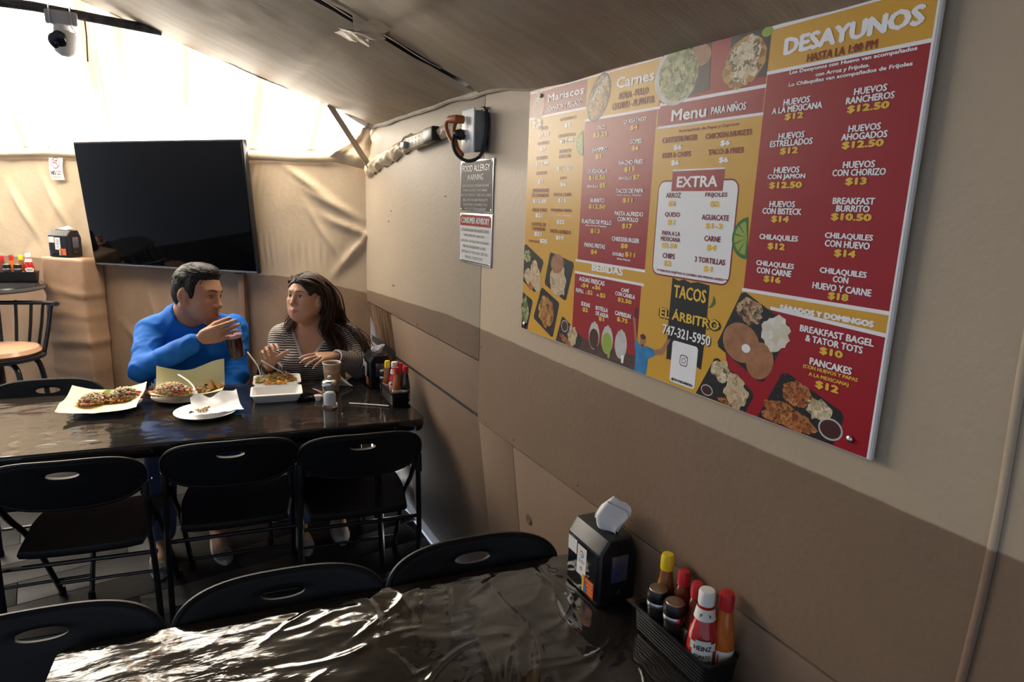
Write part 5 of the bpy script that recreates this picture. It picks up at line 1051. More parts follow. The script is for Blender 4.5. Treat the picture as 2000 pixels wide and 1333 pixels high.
# plate at the left: two tostadas on flared yellow paper
plate(-0.285, 3.125, 0.128, 'white paper plate under yellow paper at the left end of the meal')
def liner(w, h, flare, seed, back=0.0, front=0.0):
    def f(u, v):
        x, y = (u-0.5)*w, (v-0.5)*h; d = max(abs(u-0.5), abs(v-0.5))*2; rr_ = math.hypot(u-0.5, v-0.5)*2
        z = 0.008+0.012*min(1, rr_)**2+flare*max(0, rr_-0.62)**1.5+0.004*fbm(u*3, v*3, seed)
        z += back*max(0, v-0.66)**1.2*(1+0.16*math.cos(u*6.28+0.6)+0.25*(u-0.5))
        z -= front*max(0, 0.32-v)**1.2+1.2*front*max(0, 0.32-v)*max(0, rr_-0.9)
        y2 = y-(0.28*back*max(0, v-0.66)**1.2)
        return (x, y2, z)
    return MB().grid(30, 30, f)
tag(liner(0.285, 0.250, 0.060, 1.0, front=0.09).build('paper_liner', M_YP, loc=(-0.297, 3.098, ZT+0.018), rot=(0, 0, math.radians(-8)), sharp=0), 'yellow paper sheet with flared corners under the left tostadas', 'paper', 'yellow paper liners')
loaded_sope(-0.335, 3.10, ZT+0.032, 0.062, 0.048, 0.038, 0.5, 11, 'cheese topped fried tostada at the left of the left plate')
loaded_sope(-0.225, 3.115, ZT+0.032, 0.075, 0.052, 0.046, 0.25, 23, 'cheese topped fried tostada at the right of the left plate')
tag(MB().lathe([(0, 0), (0.022, 0.002), (0.024, 0.006), (0.0, 0.008)], seg=20).build('lime_slice', mat('lime green', (0.20, 0.36, 0.05), 0.4), loc=(-0.284, 3.155, ZT+0.045), rot=(0.7, 0.3, 0)), 'green lime slice between the two left tostadas', 'lime')
# plate in front of the man: the paper stands up behind the food
plate(0.015, 3.150, 0.132, 'white paper plate under yellow paper in front of the man', 0.1, 1.08)
tag(liner(0.285, 0.235, 0.03, 4.0, back=0.27).build('paper_liner', M_YP, loc=(0.030, 3.165, ZT+0.016), rot=(0, 0, math.radians(-7)), sharp=0), 'yellow paper sheet standing up behind the food in front of the man', 'paper', 'yellow paper liners')
loaded_sope(-0.045, 3.120, ZT+0.032, 0.085, 0.055, 0.050, -0.15, 37, 'cheese topped fried tostada in front of the man')
lo_ = empty('leftover_food', (0.085, 3.150, ZT+0.030)); tag(lo_, 'broken tortilla chips with meat at the right of the man\'s plate', 'food')
rr2 = random.Random(3)
chunks('meat_scraps', mound(rr2, -0.01, -0.005, 0.065, 0.035, 0.018, 90), 0.007, M_FM+[M_FV[0], M_TOR], lo_, 51)
for k, (x, y, z, a, b_, c) in enumerate([(0.035, 0.0, 0.022, 0.9, 0.2, 0.3), (0.055, -0.01, 0.026, 0.8, 0.5, 1.4), (0.02, 0.015, 0.018, 0.5, 0.1, 2.6), (0.07, 0.01, 0.018, 0.4, 0.3, 0.8)]):
    MB().grid(6, 6, lambda u, v: ((u-0.5)*0.055*(1-0.8*v), (v-0.5)*0.05, 0.012*math.sin(u*3.1)*(1-v))).build('tortilla_chip', M_TOR, lo_, loc=(x, y, z), rot=(a, b_, c), sharp=0)
def fork(pts, label, rz=0.0):
    """white plastic fork along pts, tines at the last point"""
    t = empty('plastic_fork', pts[-1]); tag(t, label, 'fork', 'white plastic forks')
    P = [Vector(p)-Vector(pts[-1]) for p in pts]; sp_ = smoothpts(P, 6)
    n = len(sp_); MB().tube(sp_, [0.0042+0.0018*(1-i/n) if i < n*0.75 else 0.0045+0.004*(i/n-0.75)*4 for i in range(n)], 8, flat=0.45).build('handle', mat('white fork', (0.82, 0.82, 0.82), 0.25), t)
    d = (P[-1]-P[-2]).normalized(); sd = d.cross(Vector((0, 0, 1))).normalized()
    for k in range(4): MB().tube([sd*((k-1.5)*0.0044), sd*((k-1.5)*0.0044)+d*0.014, sd*((k-1.5)*0.0040)+d*0.026], [0.0017, 0.0016, 0.0008], 6).build('tine', mat('white fork', (0.82, 0.82, 0.82)), t)
    return t
fork([(-0.012, 3.215, ZT+0.098), (0.022, 3.165, ZT+0.080), (0.045, 3.125, ZT+0.058), (0.048, 3.10, ZT+0.045)], 'white plastic fork resting on the plate in front of the man')
# white plate with a crumpled sheet at the table edge
plate(0.080, 2.870, 0.122, 'empty white plate with crumpled white paper near the front edge', 0.0, 1.0)
def crum(u, v):
    x, y = (u-0.5)*0.185, (v-0.5)*0.15; e = max(0, v-0.55)*2
    return (x, y, 0.010+0.045*e**1.3*(0.65+0.6*math.sin(u*6.0+0.6)**2)+0.025*max(0, u-0.72)*4*max(0, v-0.2)+0.005*fbm(u*4, v*4, 3)+0.01*abs(v-0.5))
tag(MB().grid(30, 26, crum).build('paper_liner', M_WP, loc=(0.125, 2.890, ZT+0.008), rot=(0, 0, 0.1), sharp=0), 'crumpled white paper sheet on the empty plate', 'paper')
sc_ = empty('food_scraps', (0.06, 2.862, ZT+0.020)); tag(sc_, 'small herb and meat scraps on the crumpled white paper', 'food')
chunks('scraps', [(rr2.gauss(0.012, 0.012), rr2.gauss(0.0, 0.010), 0.004+abs(rr2.gauss(0, 0.004))) for _ in range(40)], 0.0045, [M_FV[0], M_FM[3], M_FM[1]], sc_, 61)
chunks('meat_bit', [(-0.035+0.004*k, 0.004*(k % 2), 0.002) for k in range(3)], 0.006, [M_FM[2]], sc_, 62, None)
# sauce cups
for i, (x, y, lab) in enumerate([(0.150, 3.020, 'small clear cup of orange sauce nearer the front'), (0.192, 3.095, 'small clear cup of orange sauce farther back')]):
    t = empty('sauce_cup', (x, y, ZT+0.0005)); tag(t, lab, 'sauce cup', 'cups of orange sauce')
    MB().lathe([(0.020, 0), (0.0275, 0.024), (0.029, 0.025), (0.029, 0.0265), (0.0265, 0.0245), (0.0192, 0.0015), (0.0, 0.0015)], seg=28).build('cup', mat('clear plastic', (0.9, 0.9, 0.9), 0.05, trans=0.9, ior=1.2), t)
    MB().lathe([(0.0188, 0.002), (0.0238, 0.017), (0.0, 0.018)], seg=24).build('sauce', mat('orange salsa', (0.62, 0.27, 0.10), 0.4), t)
# foam clamshell: filled tray and empty lid, hinged
cs = empty('takeout_container', (0.392, 3.090, ZT+0.0008), (0, 0, TR-0.03)); tag(cs, 'open white foam takeout box with loaded fries and an empty lid', 'takeout box')
def foam_tray(cx, cy, w, d, h):
    rows = []
    for k, (ins, z) in enumerate([(0.022, 0.0), (0.018, 0.004), (0.006, h*0.86), (0.0, h*0.9), (0.0, h), (0.008, h), (0.012, h*0.8), (0.026, 0.006)]):
        rows.append([(cx+px, cy+py, z) for px, py in rrect(w-2*ins, d-2*ins, 0.020-ins*0.2, 5)])
    n = len(rows[0]); vs_ = [p for r_ in rows for p in r_]
    fs_ = [tuple(range(n))[::-1]]+[(r_*n+i, r_*n+(i+1) % n, (r_+1)*n+(i+1) % n, (r_+1)*n+i) for r_ in range(len(rows)-1) for i in range(n)]+[tuple((len(rows)-1)*n+i for i in range(n))]
    return MB().add(vs_, fs_)
foam_tray(0.005, 0.092, 0.215, 0.170, 0.046).build('base_tray', M_FOAM, cs, sharp=40)
foam_tray(0.0, -0.086, 0.222, 0.165, 0.040).build('lid_tray', M_FOAM, cs, sharp=40)
MB().box((0.0, 0.004, 0.041), (0.19, 0.016, 0.003), bev=0.001).build('hinge', M_FOAM, cs)
chunks('crumbs', [(rr2.uniform(-0.05, 0.05), -0.07+rr2.uniform(-0.03, 0.01), 0.008) for _ in range(9)], 0.004, [M_CHO], cs, 71)
lf = empty('loaded_fries', (0.400, 3.178, ZT+0.015), (0, 0, TR-0.03)); tag(lf, 'fries under meat, beans and orange cheese in the foam box', 'food')
rf = random.Random(8)
shreds('fries', [(p[0], p[1], p[2]+0.012) for p in mound(rf, 0.0, 0, 0.085, 0.060, 0.040, 130)], 0.04, 0.004, M_FRYP, lf, 81)
chunks('meat_topping', [(p[0], p[1], p[2]+0.014) for p in mound(rf, 0.025, 0.005, 0.065, 0.05, 0.050, 200)], 0.0065, M_FM+[M_FM[3], M_FM[3]], lf, 82)
chunks('cheese_topping', [(p[0], p[1], p[2]+0.012) for p in mound(rf, -0.02, -0.012, 0.08, 0.058, 0.042, 70)], 0.009, [M_CHO, M_CHO, M_FRYP, M_FV[0], M_FV[3]], lf, 83)
chunks('melted_edge', [(rf.uniform(-0.05, 0.05), -0.072-rf.uniform(0, 0.014), 0.036+rf.uniform(-0.006, 0.006)) for _ in range(40)], 0.007, [M_CHO], lf, 84)
fork([(0.285, 3.235, ZT+0.178), (0.322, 3.215, ZT+0.118), (0.333, 3.205, ZT+0.085), (0.336, 3.19, ZT+0.055)], 'white plastic fork at the left end of the foam box')
fork([(0.338, 3.150, ZT+0.150), (0.396, 3.158, ZT+0.105), (0.424, 3.164, ZT+0.085), (0.440, 3.168, ZT+0.068)], 'white plastic fork stuck in the middle of the loaded fries')
# coffee, its lid, sugar shaker, creamers, stirrers, napkin
cf = empty('coffee_cup', (0.638, 3.035, ZT+0.0005)); tag(cf, 'brown ribbed paper coffee cup with white rim in front of the woman', 'cup')
MB().lathe([(0.030, 0.0), (0.031, 0.002), (0.041, 0.135), (0.0415, 0.137), (0.0405, 0.1372), (0.0300, 0.006), (0.0, 0.006)], seg=72, ribs=-0.018).build('sleeve', mat('kraft paper', (0.46, 0.31, 0.18), 0.7), cf)
MB().lathe([(0.0405, 0.136), (0.0435, 0.139), (0.0445, 0.142), (0.043, 0.1445), (0.0405, 0.142), (0.038, 0.10), (0.0, 0.10)], seg=40, caps=False).build('rim', mat('cup white', (0.72, 0.66, 0.58), 0.5), cf)
MB().lathe([(0.0398, 0.130), (0.0, 0.1305)], seg=32).build('coffee', mat('coffee', (0.03, 0.013, 0.006), 0.3, spec=0.2), cf)
tag(MB().lathe([(0.0, 0.004), (0.034, 0.004), (0.038, 0.010), (0.041, 0.018), (0.044, 0.018), (0.044, 0.012), (0.041, 0.002), (0.037, 0.0), (0.0, 0.0)], seg=40).build('cup_lid', mat('lid black', (0.012, 0.012, 0.012), 0.2), loc=(0.502, 2.955, ZT+0.0005)), 'upturned black cup lid between the foam box and the sugar shaker', 'lid')
ss = empty('sugar_shaker', (0.577, 2.800, ZT+0.0005)); tag(ss, 'ribbed glass sugar shaker with steel top', 'sugar shaker')
M_SG = mat('shaker glass', (0.96, 0.97, 0.98), 0.03, trans=1.0, ior=1.18)
MB().lathe([(0.0, 0.0), (0.034, 0.0), (0.0355, 0.004), (0.033, 0.012), (0.031, 0.018), (0.031, 0.098), (0.029, 0.104), (0.0265, 0.104), (0.0285, 0.097), (0.0288, 0.014), (0.0, 0.010)], seg=32, ribs=-0.03).build('glass', M_SG, ss)
MB().lathe([(0.0, 0.0112), (0.0270, 0.0120), (0.0276, 0.056), (0.020, 0.066), (0.0, 0.070)], seg=24).build('sugar', mat('sugar', (0.85, 0.87, 0.90), 0.8, bump=(400, 0.4, 0.001)), ss)
MB().lathe([(0.0315, 0.098), (0.0335, 0.100), (0.0335, 0.113), (0.0315, 0.117), (0.026, 0.122), (0.012, 0.126), (0.0, 0.127)], seg=40).build('lid', mat('brushed steel', (0.62, 0.62, 0.62), 0.22, metal=1.0), ss)
MB().lathe([(0.0, 0.128), (0.004, 0.129), (0.0085, 0.135), (0.0075, 0.141), (0.0, 0.143)], seg=20).build('knob', M_WHT, ss)
for i, (x, y, lab) in enumerate([(0.548, 2.915, 'left small creamer cup with red lid behind the sugar shaker'), (0.580, 2.905, 'right small creamer cup with red lid behind the sugar shaker')]):
    t = empty('creamer_cup', (x, y, ZT+0.0005)); tag(t, lab, 'creamer', 'creamer cups')
    MB().lathe([(0.0, 0.0), (0.012, 0.0), (0.016, 0.022), (0.019, 0.023), (0.0, 0.0235)], seg=20).build('cup', M_CAPW, t); MB().lathe([(0.018, 0.0236), (0.0, 0.0245)], seg=20).build('foil_lid', mat('red foil', (0.55, 0.18, 0.16), 0.3, col2=(0.75, 0.72, 0.7), nscale=120), t)
for i, (a, b_) in enumerate([((0.545, 2.985, ZT+0.035), (0.585, 2.925, ZT+0.026)), ((0.536, 2.975, ZT+0.040), (0.570, 2.92, ZT+0.027))]):
    tag(MB().tube([a, b_], 0.0022, 6).build('stir_stick', mat('red brown stick', (0.16, 0.035, 0.03), 0.35)), ['longer dark red stir stick on the creamers', 'second dark red stir stick lying left on the creamers'][i], 'stir stick', 'dark red stir sticks')
tag(MB().tube([(0.664, 2.806, ZT+0.005), (0.815, 2.702, ZT+0.005)], 0.0033, 8).build('wrapped_straw', mat('straw paper', (0.72, 0.66, 0.56), 0.5)), 'white paper-wrapped straw lying in front of the caddy on the long table', 'straw')
tag(MB().grid(14, 14, lambda u, v: ((u-0.5)*0.075*(1-0.5*v), 0.02*math.sin(u*5)+0.012*math.sin(v*6+u*3), 0.068*v*(1-0.7*u))).build('crumpled_napkin', M_PAPER, loc=(0.706, 3.085, ZT+0.003), rot=(0, 0, 0.2), sharp=0), 'crumpled white napkin right of the coffee cup', 'napkin')
# ------------------------------------------------------------------ people: bodies grown as one continuous surface from a distance field
V3 = lambda p: np.array(p, dtype=np.float64)
def nrm(v): v = V3(v); return v/np.linalg.norm(v)
class Field:
    def __init__(s): s.p = []
    def cone(s, a, b, ra, rb, k=0.02, sub=False): s.p.append(('c', V3(a), V3(b), ra, rb, k, sub)); return s
    def ell(s, c, r, k=0.02, R=None, sub=False): s.p.append(('e', V3(c), V3(r), np.eye(3) if R is None else R, 0, k, sub)); return s
    @staticmethod
    def sd(q, X, Y, Z):
        if q[0] == 'c':
            a, b, r1, r2 = q[1], q[2], q[3], q[4]
            ba = b-a; l2 = ba@ba; rr_ = r1-r2; a2 = l2-rr_*rr_; il2 = 1/l2
            px, py, pz = X-a[0], Y-a[1], Z-a[2]
            y = px*ba[0]+py*ba[1]+pz*ba[2]; z = y-l2
            ux, uy, uz = px*l2-ba[0]*y, py*l2-ba[1]*y, pz*l2-ba[2]*y
            x2 = ux*ux+uy*uy+uz*uz; y2 = y*y*l2; z2 = z*z*l2; kk = np.sign(rr_)*rr_*rr_*x2
            d = (np.sqrt(x2*a2*il2)+y*rr_)*il2-r1
            c1 = np.sign(z)*a2*z2 > kk; c2 = np.sign(y)*a2*y2 < kk
            d = np.where(c1, np.sqrt(x2+z2)*il2-r2, np.where(c2, np.sqrt(x2+y2)*il2-r1, d)); return d
        c, r, R = q[1], q[2], q[3]
        px, py, pz = X-c[0], Y-c[1], Z-c[2]
        lx = px*R[0, 0]+py*R[0, 1]+pz*R[0, 2]; ly = px*R[1, 0]+py*R[1, 1]+pz*R[1, 2]; lz = px*R[2, 0]+py*R[2, 1]+pz*R[2, 2]
        k0 = np.sqrt((lx/r[0])**2+(ly/r[1])**2+(lz/r[2])**2); k1 = np.sqrt((lx/r[0]**2)**2+(ly/r[1]**2)**2+(lz/r[2]**2)**2)
        return k0*(k0-1)/np.maximum(k1, 1e-9)
    @staticmethod
    def comb(D, d, k, sub):
        if sub: return -Field.comb(-D, d, k, False)
        h = np.maximum(k-np.abs(D-d), 0)/max(k, 1e-6); return np.minimum(D, d)-h*h*k*0.25
    def at(s, P):
        P = np.atleast_2d(P); D = np.full(len(P), 1.0)
        for q in s.p: D = Field.comb(D, Field.sd(q, P[:, 0], P[:, 1], P[:, 2]), q[5], q[6])
        return D
    def grid(s, xs, ys, zs):
        D = np.full((len(xs), len(ys), len(zs)), 0.2, dtype=np.float32)
        for q in s.p:
            m = q[5]+0.03
            if q[0] == 'c': lo = np.minimum(q[1]-q[3], q[2]-q[4])-m; hi = np.maximum(q[1]+q[3], q[2]+q[4])+m
            else: e = np.abs(q[3].T)@q[2]; lo = q[1]-e-m; hi = q[1]+e+m
            sl = []
            for ax, l, h in zip((xs, ys, zs), lo, hi):
                i0, i1 = np.searchsorted(ax, l), np.searchsorted(ax, h); sl.append(slice(max(i0-1, 0), min(i1+1, len(ax))))
            sl = tuple(sl)
            X, Y, Z = xs[sl[0]][:, None, None], ys[sl[1]][None, :, None], zs[sl[2]][None, None, :]
            if 0 in (X.size, Y.size, Z.size): continue
            D[sl] = Field.comb(D[sl], Field.sd(q, X, Y, Z).astype(np.float32), q[5], q[6])
        return D
def axis(lo, hi, coarse, fines):
    out = [lo]
    while out[-1] < hi:
        x = out[-1]; st = coarse
        for a, b, f in fines:
            if a <= x < b: st = min(st, f)
            elif x < a: st = min(st, max(f, (a-x)*0.35+f))
        out.append(x+st)
    return np.array(out)
def nets(D, xs, ys, zs):
    s = D < 0; nx, ny, nz = D.shape
    c = [s[i:nx-1+i, j:ny-1+j, k:nz-1+k] for i in (0, 1) for j in (0, 1) for k in (0, 1)]
    tot = sum(q.astype(np.int8) for q in c); mask = (tot > 0) & (tot < 8)
    I, J, K = np.nonzero(mask); n = len(I); idx = np.full(mask.shape, -1, dtype=np.int64); idx[I, J, K] = np.arange(n)
    acc = np.zeros((n, 3)); cnt = np.zeros(n); co = [(i, j, k) for i in (0, 1) for j in (0, 1) for k in (0, 1)]
    for a in range(8):
        for b in range(a+1, 8):
            if sum(abs(co[a][t]-co[b][t]) for t in range(3)) != 1: continue
            d0 = D[I+co[a][0], J+co[a][1], K+co[a][2]]; d1 = D[I+co[b][0], J+co[b][1], K+co[b][2]]
            cr = (d0 < 0) != (d1 < 0); t = np.where(cr, d0/np.where(cr, d0-d1, 1), 0)
            P0 = np.stack([xs[I+co[a][0]], ys[J+co[a][1]], zs[K+co[a][2]]], 1); P1 = np.stack([xs[I+co[b][0]], ys[J+co[b][1]], zs[K+co[b][2]]], 1)
            acc += np.where(cr[:, None], P0+(P1-P0)*t[:, None], 0); cnt += cr
    Vt = acc/cnt[:, None]; F = []
    for ax in range(3):
        sl0 = [slice(None)]*3; sl1 = [slice(None)]*3; sl0[ax] = slice(0, -1); sl1[ax] = slice(1, None)
        e = s[tuple(sl0)] != s[tuple(sl1)]; ii = list(np.nonzero(e)); o = [a for a in range(3) if a != ax]
        ok = np.ones(len(ii[0]), bool)
        for a in o: ok &= (ii[a] > 0) & (ii[a] < D.shape[a]-1)
        ii = [q[ok] for q in ii]
        def cell(du, dv):
            q = list(ii); q[o[0]] = q[o[0]]+du; q[o[1]] = q[o[1]]+dv; return idx[q[0], q[1], q[2]]
        quad = np.stack([cell(-1, -1), cell(0, -1), cell(0, 0), cell(-1, 0)], 1)
        inside = s[ii[0], ii[1], ii[2]]; flip = inside if ax != 1 else ~inside
        quad[~flip] = quad[~flip][:, ::-1]; F.append(quad)
    F = np.concatenate(F); return Vt, F[(F >= 0).all(1)]
def mesh_np(name, Vt, F, m, parent=None, smooth_it=1):
    if smooth_it:                       # light Laplacian pass to take the grid off
        E_ = np.concatenate([F[:, [0, 1]], F[:, [1, 2]], F[:, [2, 3]], F[:, [3, 0]]])
        for _ in range(smooth_it):
            S = np.zeros_like(Vt); C_ = np.zeros(len(Vt)); np.add.at(S, E_[:, 0], Vt[E_[:, 1]]); np.add.at(S, E_[:, 1], Vt[E_[:, 0]]); np.add.at(C_, E_[:, 0], 1); np.add.at(C_, E_[:, 1], 1)
            Vt = Vt*0.5+0.5*S/np.maximum(C_, 1)[:, None]
    me = bpy.data.meshes.new(name); me.vertices.add(len(Vt)); me.vertices.foreach_set('co', Vt.ravel())
    me.loops.add(F.size); me.loops.foreach_set('vertex_index', F.ravel().astype(np.int32)); me.polygons.add(len(F))
    me.polygons.foreach_set('loop_start', np.arange(0, F.size, 4, dtype=np.int32)); me.update(calc_edges=True); me.validate()
    o = link(name, me, m, parent); return o, Vt
def attr_col(o, name, cols):
    a = o.data.color_attributes.new(name, 'FLOAT_COLOR', 'POINT'); a.data.foreach_set('color', np.concatenate([cols, np.ones((len(cols), 1))], 1).astype(np.float32).ravel())
def attr_mat(name, attr, rough, bump=None, sss=0.0, spec=0.5, sheen=0.0):
    m = mat(name, (0.5, 0.5, 0.5), rough, bump=bump, sss=sss, spec=spec, sheen=sheen); nt = m.node_tree
    a = nt.nodes.new('ShaderNodeVertexColor'); a.layer_name = attr; nt.links.new(a.outputs['Color'], nt.nodes['Principled BSDF'].inputs['Base Color']); return m
M_SKIN = attr_mat('skin', 'tint', 0.5, bump=(220, 0.12, 0.001), sss=0.06)
M_EYEW = mat('eye white', (0.75, 0.72, 0.68), 0.15); M_IRIS = mat('iris', (0.018, 0.009, 0.005), 0.08)
def frame(f, up=(0, 0, 1)):
    """rows: right(subject's left is +x), forward, up -> local axes in world"""
    f = nrm(f); r = np.cross(f, V3(up)); r /= np.linalg.norm(r); u = np.cross(r, f); return np.stack([r, f, u])
def head(F, c, R, s, fem=False, jaw=1.0):
    """local axes: x = subject's right, y = forward, z = up; origin between the eyes' level and the ears"""
    L = lambda p: V3(c)+(V3(p)*s)@R
    def e(p, r, k=0.02, sub=False, rot=None): F.ell(L(p), V3(r)*s, k*s, (R if rot is None else rot@R), sub)
    def cn(a, b, ra, rb, k=0.015, sub=False): F.cone(L(a), L(b), ra*s, rb*s, k*s, sub)
    e((0, -0.010, 0.032), (0.075, 0.086, 0.080)); e((0, 0.024, 0.018), (0.066, 0.070, 0.070), 0.03)
    e((0, 0.030, -0.040), (0.058 if not fem else 0.060, 0.058, 0.070), 0.03)
    for x in (-1, 1):
        cn((x*0.056, -0.006, -0.050), (x*0.024, 0.066, -0.098), 0.022*jaw, 0.017*jaw, 0.03)
        e((x*0.042, 0.060, -0.026), (0.022, 0.022, 0.020), 0.025)
        e((x*0.034, 0.050, -0.062), (0.027 if fem else 0.024, 0.028, 0.028), 0.03)
        cn((x*0.014, 0.087, 0.022), (x*0.046, 0.070, 0.020), 0.0095, 0.008, 0.018)
    cn((0, 0.066, -0.104), (0, 0.076, -0.098), 0.017, 0.014, 0.02)
    e((0, 0.070, -0.074), (0.034, 0.024, 0.026), 0.022)
    for x in (-1, 1):
        e((x*0.031, 0.094, 0.000), (0.017, 0.014, 0.011), 0.012, sub=True)
        e((x*0.031, 0.0735, 0.000), (0.0150, 0.0150, 0.0140), 0.006)
        e((x*0.0315, 0.0890, -0.0010), (0.0128, 0.0062, 0.0054 if fem else 0.0047), 0.002, sub=True)
    nf = 0.80 if fem else 1.0
    cn((0, 0.086, 0.010), (0, 0.106, -0.034), 0.0080*nf, 0.0105*nf, 0.014)
    e((0, 0.108, -0.038), (0.0115*nf, 0.0105*nf, 0.0100*nf), 0.008)
    for x in (-1, 1):
        e((x*0.0135*nf, 0.096, -0.041), (0.0085*nf, 0.011, 0.0080*nf), 0.007)
        e((x*0.0075*nf, 0.100, -0.050), (0.0040, 0.0055, 0.0035), 0.003, sub=True)
    w = 0.022 if not fem else 0.029; lf_ = 1.12 if fem else 1.0; my = 0.0035 if fem else 0.0
    for x in (-1, 1):
        cn((0, 0.0965-my, -0.0685), (x*w, 0.0835, -0.0715), 0.0052*lf_, 0.0028, 0.006); cn((0, 0.0945-my, -0.0800), (x*w*0.9, 0.0830, -0.0745), 0.0068*lf_, 0.0030, 0.006)
    cn((-w, 0.0865, -0.0735), (0, 0.0975-my, -0.0740), 0.0014, 0.0014, 0.003, True); cn((w, 0.0865, -0.0735), (0, 0.0975-my, -0.0740), 0.0014, 0.0014, 0.003, True)
    for x in (-1, 1):
        rt = np.array([[math.cos(x*0.35), math.sin(x*0.35), 0], [-math.sin(x*0.35), math.cos(x*0.35), 0], [0, 0, 1]])
        e((x*0.077, -0.010, -0.012), (0.0095, 0.020, 0.032), 0.008, rot=rt); e((x*0.0895, -0.004, -0.011), (0.0095, 0.0125, 0.021), 0.004, sub=True, rot=rt); e((x*0.075, 0.004, -0.038), (0.007, 0.008, 0.010), 0.008)
    return L
def hand(F, w, d, n, right, curl, spread=0.0, s=1.0, thumb=(0.045, 0.040, 0.018), thumb2=(0.030, 0.012, 0.012), rf=1.0):
    """wrist, direction to the knuckles, palm normal; returns the fingertips and last directions"""
    d = nrm(d); n = V3(n); n = nrm(n-d*(n@d)); sd = np.cross(d, n)*(1 if right else -1); w = V3(w); tips = []
    off = (0.030, 0.010, -0.010, -0.028); kl = (0.086, 0.090, 0.086, 0.078); ln = ((0.042, 0.026, 0.020), (0.046, 0.029, 0.021), (0.042, 0.027, 0.020), (0.033, 0.021, 0.018))
    for j in range(4):
        kn = w+(d*kl[j]+sd*off[j])*s-n*0.004*s
        F.cone(w+sd*off[j]*0.55*s+d*0.012*s, kn, 0.0145*s, 0.0105*s*rf, 0.014*s)
        a = spread*off[j]/0.03; dd = nrm(d*math.cos(a)+sd*math.sin(a)); p = kn; ang_ = 0; r0 = (0.0095, 0.0098, 0.0094, 0.0083)[j]*s*rf
        for q in range(3):
            ang_ += curl[j][q]; v = dd*math.cos(ang_)+n*math.sin(ang_); p2 = p+v*ln[j][q]*s
            F.cone(p, p2, r0*(1-0.09*q), r0*(0.92-0.09*q), 0.0035*s); p = p2
        tips.append((p, v, r0*0.75))
    c0 = w+(d*0.022+sd*0.018+n*0.006)*s; c1 = c0+(d*thumb[0]+sd*thumb[1]+n*thumb[2])*s; c2 = c1+(d*thumb2[0]+sd*thumb2[1]+n*thumb2[2])*s; c3 = c2+(d*thumb2[0]*0.8+sd*thumb2[1]*0.4+n*thumb2[2]*0.9)*s
    F.cone(c0, c1, 0.017*s, 0.0125*s, 0.014*s); F.cone(c1, c2, 0.0118*s, 0.0105*s, 0.005*s); F.cone(c2, c3, 0.0105*s, 0.0085*s, 0.004*s)
    F.ell(w+(d*0.05+n*0.004)*s, V3((0.036, 0.046, 0.016))*s, 0.015*s, np.stack([sd, d, n])); tips.append((c3, nrm(c3-c2), 0.008*s)); return tips
def eyes(L, R, s, gaze, parent):
    for x in (-1, 1):
        c = L((x*0.031, 0.0735, 0.000)); e_ = MB().lathe([(0.0, -0.0128), (0.006, -0.0112), (0.0105, -0.0073), (0.0128, 0.0), (0.0105, 0.0073), (0.0062, 0.0112), (0.0, 0.0129)], seg=20)
        q = Vector(gaze).normalized().to_track_quat('Z', 'Y').to_euler(); o = e_.build('eye', M_EYEW, parent, loc=c, rot=q); o.scale = (s*1.0,)*3
        MB().lathe([(0.0066, 0.0111), (0.0045, 0.0126), (0.0, 0.0134)], seg=18).build('iris', M_IRIS, o)
def on_face(F, L, x, z, s):
    """walk inwards along the face until the skin"""
    ys = np.linspace(0.135, 0.02, 116); P = np.array([L((x, y, z)) for y in ys]); D = F.at(P); i = int(np.argmax(D < 0)); return P[max(i, 1)]
def brows(F, L, s, m, parent, thick, arch, zb):
    for x in (-1, 1):
        pts = [on_face(F, L, x*t, zb+arch*math.sin((t-0.012)/0.040*math.pi*0.75)-0.004*max(0, (t-0.035)/0.017), s) for t in np.linspace(0.012, 0.052, 9)]
        MB().tube(pts, [thick*0.8, thick, thick*1.1, thick*1.1, thick, thick*0.9, thick*0.7, thick*0.55, thick*0.25], 6, flat=0.8).build('eyebrow', m, parent)
def lashes(F, L, s, m, parent):
    for x in (-1, 1):
        pts = [on_face(F, L, x*(0.031+t), 0.0048*math.cos(t/0.0145*1.45)+0.0006, s) for t in np.linspace(-0.0125, 0.0135, 9)]
        MB().tube(pts, [0.0006, 0.0011, 0.0013, 0.0014, 0.0014, 0.0014, 0.0014, 0.0013, 0.0006], 6).build('eyelashes', m, parent)
def skin_cols(Vt, base, c, R, s, lips, fem):
    q = (Vt-V3(c))@R.T/s; col = np.tile(V3(base), (len(Vt), 1)); x, y, z = q[:, 0], q[:, 1], q[:, 2]
    face = (y > 0.02) & (np.abs(x) < 0.08) & (z > -0.13) & (z < 0.12)
    def blend(w_, cc):
        w_ = np.clip(w_, 0, 1)[:, None]; return col*(1-w_)+V3(cc)*w_
    g = np.exp(-((np.abs(x)-0.042)/0.02)**2-((z+0.03)/0.02)**2)*face*0.25; col = blend(g, V3(base)*V3((1.12, 0.86, 0.80)))
    if not fem:
        g = (np.exp(-(x/0.034)**4-((z+0.062)/0.007)**2)*0.45+np.exp(-(x/0.05)**4-((z+0.098)/0.022)**2)*0.28)*face*(y > 0.05); col = blend(g, V3(base)*V3((0.45, 0.48, 0.52)))
    lp_ = np.exp(-(x/(0.029 if fem else 0.0215))**6)*np.exp(-((z+0.0742)/((0.0105 if fem else 0.0088)-0.004*np.clip(np.abs(x)/0.021, 0, 1)))**4)*face*(y > 0.07); col = blend(lp_*0.85, lips); return col

